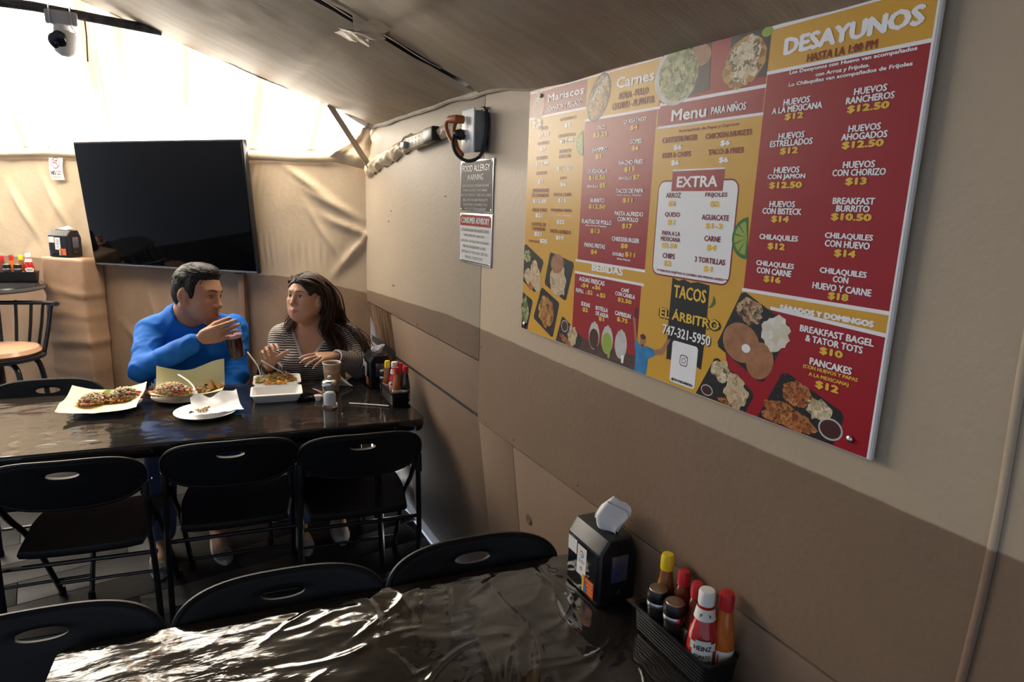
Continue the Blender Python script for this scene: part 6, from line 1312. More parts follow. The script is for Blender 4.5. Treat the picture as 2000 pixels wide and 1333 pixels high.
def disp_cloth(Vt, amp, seed, axes=()):
    """soft folds: low noise everywhere plus ripples across the limbs"""
    out = Vt.copy()
    for i, p in enumerate(Vt):
        v = Vector(p); a = noise.fractal(v*7+Vector((seed, 0, 0)), 1.0, 2.0, 3)*0.6
        for (A, B, rad, w_) in axes:
            t = (v-A).dot(B-A)/(B-A).length_squared
            if -0.15 < t < 1.15:
                q = A+(B-A)*t; r_ = (v-q).length
                if r_ < rad*1.7: a += w_*math.sin(t*(B-A).length*230+4*noise.noise(v*14)+2*math.atan2((v-q).z, (v-q).x+0.01))*max(0, noise.noise(v*6+Vector((seed, 3, 1)))+0.35)
        out[i] = p+np.array([amp*a*noise.noise(v*3+Vector((0, seed, 2)))*0.6+amp*a*0.35, -amp*a, amp*0.4*a])
    return out
def cloth_vt(F, Vt, amp, seed, axes):
    h = 0.004; G = np.stack([F.at(Vt+np.eye(3)[i]*h)-F.at(Vt-np.eye(3)[i]*h) for i in range(3)], 1); G /= np.maximum(np.linalg.norm(G, axis=1), 1e-9)[:, None]
    A_ = np.zeros(len(Vt))
    for i, p in enumerate(Vt):
        v = Vector(p); a = noise.fractal(Vector((v.x*9+seed, v.y*9, v.z*6)), 1.0, 2.0, 3)*0.7
        rd = 1-abs(noise.noise(Vector((v.x*11-v.z*6, v.y*9, v.z*8+v.x*5+seed)))) ; a += 1.7*max(0, rd-0.75)*3
        for (A, B, rad, w_) in axes:
            t = (v-A).dot(B-A)/(B-A).length_squared
            if -0.2 < t < 1.2 and (v-(A+(B-A)*t)).length < rad*1.6:
                a += w_*math.sin(t*(B-A).length*190+9*noise.noise(v*8+Vector((seed, 0, 0))))*max(0, noise.noise(v*5+Vector((seed, 3, 1)))+0.4)
        A_[i] = a
    return Vt+G*(amp*A_)[:, None]
def arm_len(Vt, segs):
    return None

# =================================================== the man in blue
SKM = (0.40, 0.205, 0.125)
man = empty('person', (0.06, 3.62, 0)); tag(man, 'man in a blue long sleeve shirt drinking from a plastic cup at the long table', 'person', 'diners at the long table')
hcM = V3((0.094, 3.510, 1.170)); fM = nrm((0.78, -0.61, -0.10)); uM = nrm((0.16, 0.03, 1.0)); RMn = frame(fM, uM); sM = 1.18
J = dict(nb=V3((0.040, 3.575, 1.030)), sR=V3((-0.118, 3.575, 0.975)), sL=V3((0.258, 3.630, 0.960)), eR=V3((-0.155, 3.380, 0.835)), wR=V3((0.092, 3.262, 0.992)), eL=V3((0.255, 3.545, 0.735)), wL=V3((0.150, 3.400, 0.600)),
         ch=V3((0.065, 3.630, 0.880)), be=V3((0.055, 3.640, 0.680)), pe=V3((0.055, 3.670, 0.520)), hR=V3((-0.040, 3.650, 0.520)), hL=V3((0.155, 3.650, 0.520)), kR=V3((-0.105, 3.230, 0.520)), kL=V3((0.180, 3.250, 0.515)), aR=V3((-0.130, 3.140, 0.085)), aL=V3((0.110, 3.150, 0.085)))
def torso(F, J, g, fem=False):
    F.cone(J['sR']+V3((0.02, 0.01, -0.01)), J['sL']+V3((-0.02, 0.01, -0.01)), 0.072+g, 0.072+g, 0.06)
    F.cone(J['nb']+V3((0, 0.0, -0.01)), J['ch'], 0.080+g, 0.125+g, 0.06)
    a = (J['sR']+J['ch'])/2; b = (J['sL']+J['ch'])/2
    F.cone(a+V3((0.03, 0, -0.02)), J['be']+V3((-0.05, 0, 0)), 0.105+g, 0.112+g, 0.06); F.cone(b+V3((-0.03, 0, -0.02)), J['be']+V3((0.05, 0, 0)), 0.105+g, 0.112+g, 0.06)
    F.cone(J['be'], J['pe'], 0.145+g, 0.155+g, 0.06)
def arm(F, J, S, g, r=(0.060, 0.047, 0.029), k=0.03, cut=1.0):
    F.cone(J['s'+S], J['e'+S], r[0]+g, r[1]+g, k); F.cone(J['e'+S], J['e'+S]+(J['w'+S]-J['e'+S])*cut, r[1]+g, r[2]+(r[1]-r[2])*(1-cut)+g, k)
B = Field(); LM = head(B, hcM, RMn, sM, jaw=1.10)
B.cone(LM((0, -0.030, -0.050)), J['nb']+V3((0.01, 0, 0.01)), 0.062, 0.070, 0.03); B.cone(J['nb'], (J['nb']+J['sR'])/2+V3((0, 0, 0.005)), 0.055, 0.045, 0.05); B.cone(J['nb'], (J['nb']+J['sL'])/2+V3((0, 0, 0.005)), 0.055, 0.045, 0.05)
torso(B, J, -0.010); arm(B, J, 'R', -0.006); arm(B, J, 'L', -0.006)
tipsM = hand(B, J['wR'], (0.86, -0.40, 0.28), (0.40, 0.90, 0.02), True, [(0.28, 0.45, 0.40), (0.34, 0.52, 0.42), (0.42, 0.56, 0.45), (0.60, 0.62, 0.50)], 0.06, 1.04, thumb=(0.040, 0.022, 0.040), thumb2=(0.030, 0.004, 0.020))
hand(B, J['wL'], (-0.5, -0.6, -0.5), (-0.4, 0.2, -0.8), False, [(0.4, 0.4, 0.3)]*4)
for S in 'RL':
    B.cone(J['h'+S], J['k'+S], 0.085, 0.058, 0.05); B.cone(J['k'+S], J['a'+S], 0.056, 0.038, 0.02); B.cone(J['a'+S], J['a'+S]+V3((0.0, -0.13, -0.045)), 0.036, 0.028, 0.02)
fx = [(-0.02, 0.265, 0.0026)]; xs = axis(-0.30, 0.40, 0.011, fx); ys = axis(2.95, 3.86, 0.011, [(3.15, 3.62, 0.0028)]); zs = axis(0.0, 1.32, 0.011, [(0.97, 1.29, 0.0026)])
Vt, Fq = nets(B.grid(xs, ys, zs), xs, ys, zs)
# --- the body mesh is the person's own surface; clothes and hair are its children
def body_mesh(Vt, Fq, base, hc, R, s, lips, fem, par):
    o, Vs = mesh_np('body', Vt, Fq, M_SKIN, par, 1); attr_col(o, 'tint', skin_cols(Vs, base, hc, R, s, lips, fem)); o.location = -par.location; return o
M_HAIRK = mat('black hair', (0.007, 0.006, 0.0055), 0.5, spec=0.3, bump=(160, 0.5, 0.003, (1, 1, 0.4)))
body_mesh(Vt, Fq, SKM, hcM, RMn, sM, (0.34, 0.125, 0.095), False, man)
off = -man.location
def under(par, o): o.parent = par; o.location = o.location-par.location; return o
class Off:                                      # build a part in world space, then hang it under the person
    pass
hold = empty('fix'); 
def adopt(par, objs):
    for o in objs: o.parent = par; o.location = Vector(o.location)-par.location
def top_new(before): return [o for o in COL.objects if o.name not in before and o.parent is hold]
def with_hold(par, fn):
    before = {o.name for o in COL.objects}; fn(); adopt(par, top_new(before))
def man_face():
    eyes(LM, RMn, sM, fM+V3((0.10, 0.0, 0.02)), hold); brows(B, LM, sM, M_HAIRK, hold, 0.0036, 0.004, 0.021); lashes(B, LM, sM, M_HAIRK, hold)
with_hold(man, man_face)
# hair: cap over the skull, cut away from the face, with short tufts
H = Field()
def hl(p, r, k=0.02, sub=False): H.ell(LM(p), V3(r)*sM, k, RMn, sub)
hl((0, -0.012, 0.040), (0.080, 0.092, 0.087)); hl((0, 0.034, 0.094), (0.060, 0.052, 0.032), 0.03); hl((0, -0.040, -0.005), (0.074, 0.055, 0.070), 0.03)
for x in (-1, 1): hl((x*0.070, 0.018, 0.012), (0.012, 0.018, 0.036), 0.02); hl((x*0.090, -0.004, -0.026), (0.030, 0.028, 0.036), 0.008, True)
hl((0, 0.118, -0.012), (0.090, 0.070, 0.086), 0.012, True); hl((0, 0.060, -0.095), (0.14, 0.115, 0.085), 0.012, True)
xs = np.arange(-0.08, 0.25, 0.0036); ys = np.arange(3.34, 3.70, 0.0036); zs = np.arange(1.00, 1.36, 0.0036)
Vt, Fq = nets(H.grid(xs, ys, zs), xs, ys, zs)
for i, p in enumerate(Vt):
    q = (p-hcM)@RMn.T/sM; v = Vector(p); a = 0.0035*noise.fractal(Vector((q[0]*60, q[1]*16, q[2]*30)), 1, 2, 3); d_ = p-hcM; Vt[i] = p+d_/np.linalg.norm(d_)*a
ho, _ = mesh_np('hair', Vt, Fq, M_HAIRK, man, 0); ho.location = off
rt_ = random.Random(5); mbh = MB(); kk = 0
while kk < 700:
    a = rt_.uniform(0, 6.283); b_ = rt_.uniform(-0.1, 1.0); q = V3((math.cos(a)*math.sqrt(max(0, 1-b_*b_)), math.sin(a)*math.sqrt(max(0, 1-b_*b_)), b_))
    p0 = V3((0, -0.010, 0.038))+q*V3((0.080, 0.093, 0.088))
    if (p0[1] > 0.056 and p0[2] < 0.080) or p0[2] < 0.060: continue
    kk += 1
    dr = V3((0.3*(rt_.random()-0.5)+0.15, (0.9 if p0[2] > 0.085 else -0.30), (0.15 if p0[2] > 0.085 else -0.95)))*0.026*rt_.uniform(0.7, 1.4)
    p0 = p0*0.985; p1 = p0+dr*0.5+q*0.0045*(1.8 if p0[1] > 0.02 else 0.5); p2 = p0+dr+q*(0.004 if p0[1] > 0.02 else 0.0)
    mbh.tube([LM(p0), LM(p1), LM(p2)], [0.0018, 0.0017, 0.0004], 5)
t_ = mbh.build('tufts', M_HAIRK, ho); t_['kind'] = 'stuff'
# shirt
M_BLUE = mat('blue knit', (0.006, 0.125, 0.50), 0.7, spec=0.25, bump=(500, 0.25, 0.001), col2=(0.005, 0.110, 0.45), nscale=8)
Sh = Field(); torso(Sh, J, 0.004); arm(Sh, J, 'R', 0.010, cut=0.86); arm(Sh, J, 'L', 0.010, cut=0.95)
Sh.cone(J['nb']+V3((0, 0, -0.01)), J['nb']+V3((0, 0, 0.012)), 0.085, 0.080, 0.04); Sh.cone(J['nb'], (J['nb']+J['sR'])/2+V3((0, 0, 0.0)), 0.068, 0.064, 0.05); Sh.cone(J['nb'], (J['nb']+J['sL'])/2+V3((0, 0, 0.0)), 0.068, 0.064, 0.05)
Sh.cone(J['be'], J['pe']+V3((0, 0, -0.03)), 0.155, 0.168, 0.05)
Sh.cone(J['nb']+V3((0.012, -0.03, 0.010)), J['nb']+V3((0.040, -0.075, 0.10)), 0.066, 0.10, 0.008, True)
cutw = J['eR']+(J['wR']-J['eR'])*0.985; dfw = nrm(J['wR']-J['eR']); Sh.ell(cutw+dfw*0.030, (0.06, 0.06, 0.034), 0.003, frame(np.cross(dfw, V3((0, 0, 1))), dfw), True)
xs = np.arange(-0.30, 0.42, 0.0062); ys = np.arange(3.20, 3.88, 0.0062); zs = np.arange(0.42, 1.14, 0.0062)
Vt, Fq = nets(Sh.grid(xs, ys, zs), xs, ys, zs)
Vv = lambda a: Vector(a)
Vt = cloth_vt(Sh, Vt, 0.0048, 2.0, [(Vv(J['sR']), Vv(J['eR']), 0.07, 0.14), (Vv(J['eR']), Vv(J['wR']), 0.06, 0.12), (Vv(J['sL']), Vv(J['eL']), 0.07, 0.18)])
so, _ = mesh_np('shirt', Vt, Fq, M_BLUE, man, 1); so.location = off
def trousers(J, par, m, g=0.010, nm='jeans'):
    T = Field(); T.cone(J['hR']+V3((0.03, 0.01, 0.02)), J['hL']+V3((-0.03, 0.01, 0.02)), 0.11, 0.11, 0.05)
    for S in 'RL':
        T.cone(J['h'+S], J['k'+S], 0.086+g, 0.062+g, 0.04); T.cone(J['k'+S], J['a'+S]+(J['k'+S]-J['a'+S])*0.08, 0.060+g, 0.052+g, 0.02)
    x0 = min(J['kR'][0], J['aR'][0])-0.12; x1 = max(J['kL'][0], J['hL'][0], J['aL'][0])+0.14; y0 = min(J['aR'][1], J['aL'][1])-0.1
    xs = np.arange(x0, x1, 0.011); ys = np.arange(y0, J['hL'][1]+0.16, 0.011); zs = np.arange(0.0, 0.68, 0.011)
    Vt, Fq = nets(T.grid(xs, ys, zs), xs, ys, zs); o, _ = mesh_np(nm, Vt, Fq, m, par, 2); o.location = -par.location
M_JEAN = mat('dark jeans', (0.018, 0.035, 0.085), 0.8, bump=(300, 0.3, 0.001))
trousers(J, man, M_JEAN)
def shoe(par, a, m, rz=0.0, s=1.0):
    sh = MB(); rows = []
    for t, w_, h_ in ((0.0, 0.030, 0.062), (0.05, 0.036, 0.075), (0.30, 0.038, 0.085), (0.5, 0.040, 0.070), (0.75, 0.046, 0.048), (0.92, 0.038, 0.036), (1.0, 0.018, 0.026)):
        y = -0.06+0.27*t; rows.append([(w_*math.cos(q)*(1 if math.sin(q) < 0.2 else 0.85), -y+0.0, max(0.0, h_*(0.5+0.5*math.sin(q)) if math.sin(q) > -0.99 else 0)) for q in np.linspace(-math.pi/2, 1.5*math.pi, 14, endpoint=False)])
    n = 14; vs_ = [p for r_ in rows for p in r_]; fs_ = [tuple(range(n))]+[(r_*n+i, (r_+1)*n+i, (r_+1)*n+(i+1) % n, r_*n+(i+1) % n) for r_ in range(len(rows)-1) for i in range(n)]+[tuple((len(rows)-1)*n+i for i in range(n))[::-1]]
    sh.add(vs_, fs_); o = sh.build('shoe', m, par, loc=Vector((a[0], a[1], 0.012))-par.location, rot=(0, 0, rz), sharp=60); o.scale = (s, s, s)
    so_ = MB().prism([(x, y) for x, y in blob(0, -0.075, 0.047, 0.143, n=24)], -0.012, 0.014).build('sole', mat('pale sole', (0.45, 0.42, 0.38), 0.7), o)
M_SHOE = mat('grey shoe', (0.12, 0.10, 0.085), 0.7, col2=(0.25, 0.22, 0.19), nscale=30)
shoe(man, J['aR'], M_SHOE, -0.05); shoe(man, J['aL'], M_SHOE, 0.08)
# the drink he holds
cx = V3((0.222, 3.250, 1.052)); cb = V3((0.244, 3.266, 0.888)); ax_ = Vector(cx-cb); L_ = ax_.length
dk = empty('drink_cup', cb, ax_.to_track_quat('Z', 'Y').to_euler()); tag(dk, 'clear plastic cup of dark red drink held by the man in blue', 'cup')
M_CLR = mat('clear cup', (0.95, 0.95, 0.96), 0.04, trans=1.0, ior=1.15)
MB().lathe([(0.0, 0.0), (0.031, 0.0), (0.033, 0.004), (0.041, L_-0.012), (0.044, L_-0.008), (0.044, L_-0.002), (0.0415, L_), (0.0395, L_-0.012), (0.0318, 0.004), (0.0, 0.003)], seg=36).build('cup', M_CLR, dk)
MB().lathe([(0.0, 0.004), (0.0312, 0.0045), (0.0375, L_*0.62), (0.0, L_*0.625)], seg=32).build('drink', mat('dark red drink', (0.030, 0.002, 0.007), 0.12), dk)
MB().lathe([(0.0375, L_*0.622), (0.0382, L_*0.70), (0.0, L_*0.71)], seg=32).build('foam', mat('pink foam', (0.55, 0.33, 0.38), 0.6), dk)
mouth = Vector(LM((0.004, 0.100, -0.074))); sb_ = Vector(cb)+ax_*0.35
tag(MB().tube([sb_, Vector(cx)+Vector((-0.004, 0, 0.004)), mouth], 0.0034, 8).build('drinking_straw', mat('purple straw', (0.16, 0.02, 0.07), 0.3)), 'dark purple straw between the cup and the mouth of the man', 'straw')

# =================================================== the woman in stripes
SKW = (0.47, 0.265, 0.170)
wom = empty('person', (0.64, 3.46, 0)); tag(wom, 'woman with long wavy dark hair in a striped v-neck top gesturing at the long table', 'person', 'diners at the long table')
hcW = V3((0.590, 3.350, 1.160)); fW = nrm((-0.77, -0.62, 0.12)); uW = nrm((0.04, 0.05, 1.0)); RW = frame(fW, uW); sW = 1.01
K = dict(nb=V3((0.630, 3.425, 1.000)), sR=V3((0.478, 3.470, 0.930)), sL=V3((0.790, 3.385, 0.935)), eR=V3((0.418, 3.385, 0.745)), wR=V3((0.378, 3.215, 0.846)), eL=V3((0.820, 3.255, 0.800)), wL=V3((0.672, 3.140, 0.888)),
         ch=V3((0.625, 3.455, 0.840)), be=V3((0.625, 3.470, 0.660)), pe=V3((0.640, 3.500, 0.520)), hR=V3((0.555, 3.480, 0.52)), hL=V3((0.735, 3.480, 0.52)), kR=V3((0.500, 3.080, 0.52)), kL=V3((0.720, 3.090, 0.52)), aR=V3((0.470, 3.060, 0.085)), aL=V3((0.660, 3.090, 0.085)))
fT = nrm((-0.30, -0.95, 0)); rT = nrm((-0.95, 0.30, 0))
def bust(F, g):
    for x in (-1, 1): F.ell(K['ch']+fT*0.098+rT*0.066*x+V3((0, 0, -0.030)), V3((0.072, 0.066, 0.074))+g, 0.035, np.stack([rT, fT, V3((0, 0, 1))]))
B2 = Field(); LW = head(B2, hcW, RW, sW, fem=True, jaw=1.02)
B2.cone(LW((0, -0.024, -0.055)), K['nb']+V3((0, 0, 0.0)), 0.054, 0.060, 0.03); B2.cone(K['nb']+V3((0, 0, -0.01)), (K['nb']+K['sR'])/2, 0.050, 0.048, 0.05); B2.cone(K['nb']+V3((0, 0, -0.01)), (K['nb']+K['sL'])/2, 0.050, 0.048, 0.05)
B2.cone(LW((0, 0.035, -0.105)), LW((0, 0.0, -0.110)), 0.028, 0.034, 0.03)
torso(B2, K, -0.014); bust(B2, -0.005); arm(B2, K, 'R', -0.006, (0.056, 0.044, 0.026)); arm(B2, K, 'L', -0.006, (0.060, 0.047, 0.026))
tR = hand(B2, K['wR'], (-0.06, -0.22, 1.0), (0.10, -1.0, -0.10), True, [(0.55, 0.85, 0.5), (0.65, 0.85, 0.5), (0.75, 0.9, 0.5), (0.85, 0.9, 0.5)], 0.22, 0.92, thumb=(0.040, 0.048, 0.016), thumb2=(0.018, 0.016, 0.016))
tL = hand(B2, K['wL'], (-1.0, -0.42, 0.10), (-0.18, 0.25, -1.0), False, [(0.16, 0.12, 0.10), (0.24, 0.14, 0.10), (0.34, 0.16, 0.12), (0.46, 0.18, 0.12)], 0.16, 0.92, thumb=(0.050, 0.034, 0.022), thumb2=(0.032, 0.006, 0.006), rf=0.92)
for S in 'RL':
    B2.cone(K['h'+S], K['k'+S], 0.085, 0.060, 0.05); B2.cone(K['k'+S], K['a'+S], 0.055, 0.036, 0.02); B2.cone(K['a'+S], K['a'+S]+V3((0.0, -0.12, -0.045)), 0.033, 0.025, 0.02)
xs = axis(0.28, 0.93, 0.011, [(0.325, 0.70, 0.0028)]); ys = axis(2.9, 3.70, 0.011, [(3.00, 3.46, 0.0028)]); zs = axis(0.0, 1.32, 0.011, [(0.82, 1.27, 0.0026)])
Vt, Fq = nets(B2.grid(xs, ys, zs), xs, ys, zs)
body_mesh(Vt, Fq, SKW, hcW, RW, sW, (0.36, 0.095, 0.09), True, wom)
offw = -wom.location
M_HAIRB = mat('dark brown hair', (0.020, 0.011, 0.008), 0.5, spec=0.35, bump=(120, 0.5, 0.003, (1, 1, 0.3)), col2=(0.060, 0.028, 0.015), nscale=6)
M_BROW = mat('brow hair', (0.03, 0.017, 0.012), 0.6)
def wom_face():
    eyes(LW, RW, sW, fW+V3((-0.12, 0.10, 0.0)), hold); brows(B2, LW, sW, M_BROW, hold, 0.0026, 0.005, 0.022); lashes(B2, LW, sW, M_HAIRK, hold)
with_hold(wom, wom_face)
M_NAIL = mat('white nail', (0.80, 0.74, 0.72), 0.2)
for tips in (tR, tL):
    for p, v, r_ in tips:
        u_ = V3((0, 0, 1))-v*v[2]; nl = MB(); a = Vector(p); d_ = Vector(v)
        nl.tube([a-d_*0.002, a+d_*0.005, a+d_*0.011], [r_*0.75, r_*0.72, r_*0.40], 8, flat=0.35, up=u_); o = nl.build('fingernail', M_NAIL, wom); o.location = offw
kn = tL[2][0]-tL[2][1]*0.066
rg = MB(); dl = nrm(tL[2][1]); e1 = nrm(np.cross(dl, V3((0, 0, 1)))); e2 = np.cross(dl, e1)
rg.tube([kn+e1*0.0105*math.cos(a)+e2*0.0105*math.sin(a) for a in np.linspace(0, 2*math.pi, 20)], 0.0016, 6); o = rg.build('ring', mat('silver ring', (0.75, 0.74, 0.72), 0.15, metal=1.0), wom); o.location = offw
# striped top
Sw = Field(); torso(Sw, K, 0.0); bust(Sw, 0.006); arm(Sw, K, 'R', 0.009, (0.058, 0.046, 0.028), cut=0.80); arm(Sw, K, 'L', 0.009, (0.062, 0.049, 0.029), cut=0.90)
Sw.cone(K['nb']+V3((0, 0, -0.02)), (K['nb']+K['sR'])/2+V3((0, 0, -0.004)), 0.058, 0.056, 0.05); Sw.cone(K['nb']+V3((0, 0, -0.02)), (K['nb']+K['sL'])/2+V3((0, 0, -0.004)), 0.058, 0.056, 0.05); Sw.cone(K['be'], K['pe']+V3((0, 0, -0.02)), 0.150, 0.165, 0.05)
CUT = Field(); vp = K['ch']+fT*0.165+V3((-0.010, 0, 0.000)); nn_ = K['nb']+fT*0.05
CUT.cone(nn_+V3((0, 0, 0.020)), vp, 0.096, 0.012, 0.0); CUT.cone(nn_+fT*0.08+V3((0, 0, 0.02)), vp+fT*0.06, 0.100, 0.018, 0.02); CUT.cone(K['nb']+V3((0, 0, 0.015)), K['nb']+V3((0, 0, 0.10)), 0.066, 0.09, 0.02)
dW = nrm(K['wL']-K['eL']); Sw.ell(K['wL']+dW*0.010, (0.06, 0.06, 0.030), 0.003, frame(np.cross(dW, V3((0, 0, 1))), dW), True)
dW2 = nrm(K['wR']-K['eR']); Sw.ell(K['wR']+dW2*0.002, (0.06, 0.06, 0.030), 0.003, frame(np.cross(dW2, V3((0, 0, 1))), dW2), True)
xs = np.arange(0.30, 0.95, 0.0052); ys = np.arange(3.05, 3.72, 0.0052); zs = np.arange(0.42, 1.08, 0.0052)
D = Sw.grid(xs, ys, zs); D = np.maximum(D, -CUT.grid(xs, ys, zs)); Vt, Fq = nets(D, xs, ys, zs)
cutd = CUT.at(Vt)
Vt = cloth_vt(Sw, Vt, 0.0028, 7.0, [(Vv(K['eL']), Vv(K['wL']), 0.06, 0.8), (Vv(K['sL']), Vv(K['eL']), 0.07, 0.5), (Vv(K['eR']), Vv(K['wR']), 0.06, 0.6)])
def seg_t(P, a, b): d = b-a; u = ((P-a)@d)/(d@d); t = np.clip(u, 0, 1); return u*np.linalg.norm(d), np.linalg.norm(P-(a+t[:, None]*d), axis=1)
cand = []
for S in 'RL':
    l1 = np.linalg.norm(K['e'+S]-K['s'+S]); t1, r1 = seg_t(Vt, K['s'+S], K['e'+S]); t2, r2 = seg_t(Vt, K['e'+S], K['w'+S]); cand += [(t1-0.03, r1-0.064+0.012), (t2+l1-0.03, r2-0.055)]
_, rt1 = seg_t(Vt, K['ch'], K['pe']); dT = np.minimum(rt1-0.155, np.minimum.reduce([np.linalg.norm(Vt-(K['ch']+fT*0.098+rT*0.066*x), axis=1)-0.08 for x in (-1, 1)])); best = dT.copy(); st_ = Vt[:, 2]+0.06*((Vt-K['ch'])@fT)*0
for t, r_ in cand:
    m_ = r_ < best; best = np.where(m_, r_, best); st_ = np.where(m_, K['sL'][2]-t, st_)
wo, _ = mesh_np('striped_top', Vt, Fq, None, wom, 1); wo.location = offw
at = wo.data.attributes.new('stripe', 'FLOAT', 'POINT'); at.data.foreach_set('value', st_.astype(np.float32)); at2 = wo.data.attributes.new('band', 'FLOAT', 'POINT'); at2.data.foreach_set('value', cutd.astype(np.float32))
M_STR = mat('striped knit', (0.5, 0.5, 0.5), 0.75, bump=(600, 0.2, 0.001)); nt = M_STR.node_tree; b_ = nt.nodes['Principled BSDF']
a1 = nt.nodes.new('ShaderNodeAttribute'); a1.attribute_name = 'stripe'; mm = nt.nodes.new('ShaderNodeMath'); mm.operation = 'MULTIPLY'; mm.inputs[1].default_value = 2*math.pi/0.0118; nt.links.new(a1.outputs['Fac'], mm.inputs[0])
sn = nt.nodes.new('ShaderNodeMath'); sn.operation = 'SINE'; nt.links.new(mm.outputs[0], sn.inputs[0]); rp = nt.nodes.new('ShaderNodeMapRange'); rp.inputs['From Min'].default_value = -0.05; rp.inputs['From Max'].default_value = 0.25; nt.links.new(sn.outputs[0], rp.inputs['Value'])
mx = nt.nodes.new('ShaderNodeMix'); mx.data_type = 'RGBA'; mx.inputs[6].default_value = (0.022, 0.022, 0.028, 1); mx.inputs[7].default_value = (0.50, 0.46, 0.43, 1); nt.links.new(rp.outputs[0], mx.inputs[0])
a2 = nt.nodes.new('ShaderNodeAttribute'); a2.attribute_name = 'band'; r2 = nt.nodes.new('ShaderNodeMapRange'); r2.inputs['From Min'].default_value = 0.012; r2.inputs['From Max'].default_value = 0.0135; nt.links.new(a2.outputs['Fac'], r2.inputs['Value'])
mx2 = nt.nodes.new('ShaderNodeMix'); mx2.data_type = 'RGBA'; mx2.inputs[6].default_value = (0.40, 0.37, 0.35, 1); nt.links.new(r2.outputs[0], mx2.inputs[0]); nt.links.new(mx.outputs[2], mx2.inputs[7]); nt.links.new(mx2.outputs[2], b_.inputs['Base Color'])
wo.data.materials.append(M_STR)
trousers(K, wom, M_JEAN, nm='jeans')
M_SHW = mat('pale shoe', (0.40, 0.38, 0.36), 0.7); shoe(wom, K['aR'], M_SHW, 0.02, 0.92); shoe(wom, K['aL'], M_SHW, -0.08, 0.92)
# hair: swept back from a high forehead, falling long over her left shoulder, a little behind the right
HW = Field()
def hw(p, r, k=0.02, sub=False): HW.ell(LW(p), V3(r)*sW, k, RW, sub)
hw((0, -0.014, 0.032), (0.084, 0.096, 0.088)); hw((0, 0.026, 0.026), (0.0715, 0.0735, 0.076), 0.02); hw((0, -0.050, -0.010), (0.080, 0.064, 0.090), 0.03); hw((-0.03, -0.045, 0.02), (0.068, 0.070, 0.080), 0.03)
hw((0, 0.118, -0.028), (0.080, 0.078, 0.103), 0.010, True)
for x in (-1, 1): hw((x*0.092, 0.030, -0.030), (0.028, 0.046, 0.060), 0.010, True)
A0 = LW((0, -0.085, -0.03)); A1 = V3((0.715, 3.435, 0.985)); A2 = V3((0.800, 3.360, 0.900)); A3 = V3((0.795, 3.285, 0.800))
HW.cone(A0, V3((0.690, 3.430, 1.04)), 0.062, 0.060, 0.04); HW.cone(V3((0.690, 3.43, 1.04)), A1+V3((0.02, 0, 0)), 0.060, 0.055, 0.04)
xs = np.arange(0.44, 0.92, 0.0045); ys = np.arange(3.16, 3.62, 0.0045); zs = np.arange(0.80, 1.32, 0.0045)
Vt, Fq = nets(HW.grid(xs, ys, zs), xs, ys, zs)
for i, p in enumerate(Vt):
    q = (p-hcW)@RW.T/sW; a = 0.003*noise.fractal(Vector((q[0]*70, q[1]*14+q[2]*10, q[2]*14)), 1, 2, 3); d_ = p-hcW; Vt[i] = p+d_/np.linalg.norm(d_)*a
hwo, _ = mesh_np('hair', Vt, Fq, M_HAIRB, wom, 0); hwo.location = offw
rw = random.Random(12); lk = MB()
def lock(guide, n, jit, wave, r0, dark=0):
    for _ in range(n):
        o_ = [V3((rw.gauss(0, 1), rw.gauss(0, 1), rw.gauss(0, 0.6))) for _ in range(2)]
        ph = rw.uniform(0, 6.28); N_ = len(guide); cut = rw.uniform(0.72, 1.0); pts = []
        for i, g_ in enumerate(guide):
            t = i/(N_-1); j = jit[0]*(1-t)+jit[1]*t; pts.append(V3(g_)+o_[0]*j*(0.4+0.6*t)+o_[1]*j*0.3)
        sp_ = smoothpts(pts, 7); sp_ = sp_[:max(6, int(len(sp_)*cut))]; M_ = len(sp_); q = []
        for i, p in enumerate(sp_):
            t = i/(M_-1); w_ = wave*t**1.2; q.append(p+Vector((math.sin(ph+t*17), math.cos(ph*1.3+t*15), 0.4*math.sin(ph+t*13)))*w_)
        lk.cur = rw.choice((0, 0, 1)); rs = [r0*(0.9+0.3*math.sin(t*3.14))*(1-0.85*t**3) for t in np.linspace(0, 1, M_)]; lk.tube(q, rs, 5, flat=0.7)
top = lambda x, y, z: LW((x, y, z))
# her left side is -x in the local frame
def scalp(d, lift=0.001):
    d = nrm(d); rs_ = np.linspace(0.05, 0.15, 101); P = np.array([LW(V3((0, 0, 0.025))+d*r_) for r_ in rs_]); i = int(np.argmax(HW.at(P) > 0)); return LW(V3((0, 0, 0.025))+d*(rs_[max(i, 1)]/1.0+lift))
def sweep(side, n, a0, a1, tail, wave):
    for _ in range(n):
        al = math.radians(rw.uniform(a0, a1)); c_, s_ = math.cos(al), math.sin(al)
        g = [scalp((side*0.03, c_, s_)), scalp((side*0.50, 0.78*c_, 0.50+0.30*s_)), scalp((side*0.92, 0.42*c_-0.12, 0.34)), scalp((side*0.95, -0.30+0.22*c_, -0.10+rw.uniform(-.08, .08)), 0.002)]
        lock(g+tail[rw.randrange(len(tail))], 1, (0.002, 0.022 if side < 0 else 0.011), wave, 0.0042)
sweep(-1, 200, 8, 100, [[LW((-0.092, -0.055, -0.075)), V3((0.700, 3.345, 1.00)), V3((0.735, 3.300, 0.93)), V3((0.745, 3.255, 0.84))], [LW((-0.098, -0.075, -0.065)), V3((0.735, 3.385, 1.00)), V3((0.800, 3.345, 0.955)), V3((0.850, 3.285, 0.87)), V3((0.860, 3.255, 0.81))], [LW((-0.088, -0.050, -0.085)), V3((0.680, 3.320, 0.98)), V3((0.706, 3.270, 0.90)), V3((0.704, 3.240, 0.84))]], 0.011)
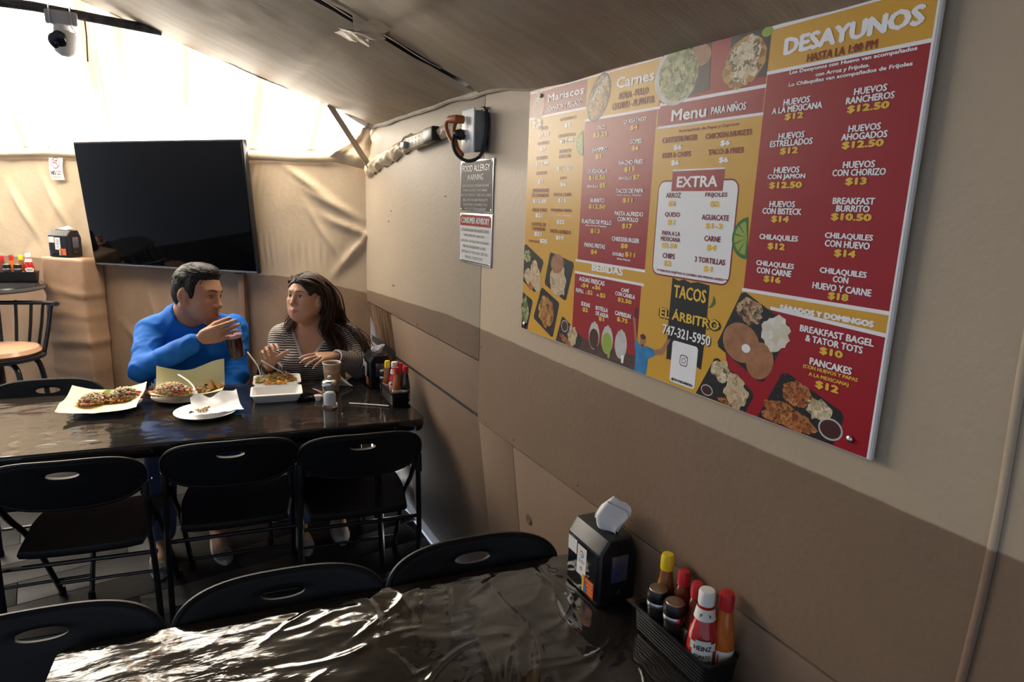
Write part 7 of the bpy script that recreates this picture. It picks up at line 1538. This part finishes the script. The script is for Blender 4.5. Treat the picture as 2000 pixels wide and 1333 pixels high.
sweep(1, 110, 8, 100, [[LW((0.088, -0.040, -0.075)), V3((0.512, 3.400, 1.00)), V3((0.488, 3.382, 0.955))], [LW((0.080, -0.060, -0.080)), V3((0.54, 3.44, 0.97))]], 0.010)
lock([top(0.004, 0.070, 0.084), top(-0.048, 0.040, 0.092), top(-0.084, -0.014, 0.055), top(-0.098, -0.045, -0.02), V3((0.690, 3.350, 1.02)), V3((0.728, 3.310, 0.95)), V3((0.742, 3.265, 0.87)), V3((0.738, 3.240, 0.81))], 90, (0.006, 0.020), 0.012, 0.0048)
lock([top(0.0, 0.022, 0.110), top(-0.056, -0.020, 0.090), top(-0.092, -0.060, 0.050), top(-0.105, -0.090, -0.03), V3((0.735, 3.390, 1.02)), V3((0.805, 3.345, 0.975)), V3((0.850, 3.290, 0.90)), V3((0.862, 3.255, 0.82))], 110, (0.008, 0.026), 0.014, 0.0050)
lock([top(-0.02, 0.074, 0.082), top(-0.068, 0.042, 0.070), top(-0.090, -0.014, 0.030), top(-0.096, -0.035, -0.05), V3((0.672, 3.325, 1.00)), V3((0.705, 3.280, 0.92)), V3((0.708, 3.245, 0.85))], 60, (0.005, 0.018), 0.010, 0.0044)
lock([top(0.010, 0.070, 0.084), top(0.052, 0.038, 0.088), top(0.083, -0.014, 0.055), top(0.092, -0.040, -0.02), top(0.090, -0.040, -0.085), V3((0.510, 3.400, 1.00)), V3((0.490, 3.385, 0.965))], 80, (0.006, 0.016), 0.012, 0.0044)
lock([top(0.0, -0.020, 0.104), top(0.0, -0.075, 0.078), top(-0.01, -0.108, 0.02), top(-0.02, -0.110, -0.07), V3((0.70, 3.46, 0.98)), V3((0.75, 3.49, 0.90))], 50, (0.02, 0.03), 0.010, 0.0050)
lock([top(-0.03, -0.06, 0.090), top(-0.085, -0.085, 0.03), top(-0.11, -0.095, -0.05), V3((0.770, 3.385, 1.00)), V3((0.842, 3.330, 0.93)), V3((0.868, 3.290, 0.86)), V3((0.872, 3.275, 0.80))], 60, (0.014, 0.022), 0.016, 0.0048)
M_HAIRL = mat('brown hair light', (0.060, 0.029, 0.015), 0.5, spec=0.35)
o = lk.build('locks', [M_HAIRB, M_HAIRL], hwo); o['kind'] = 'stuff'
bpy.data.objects.remove(hold)
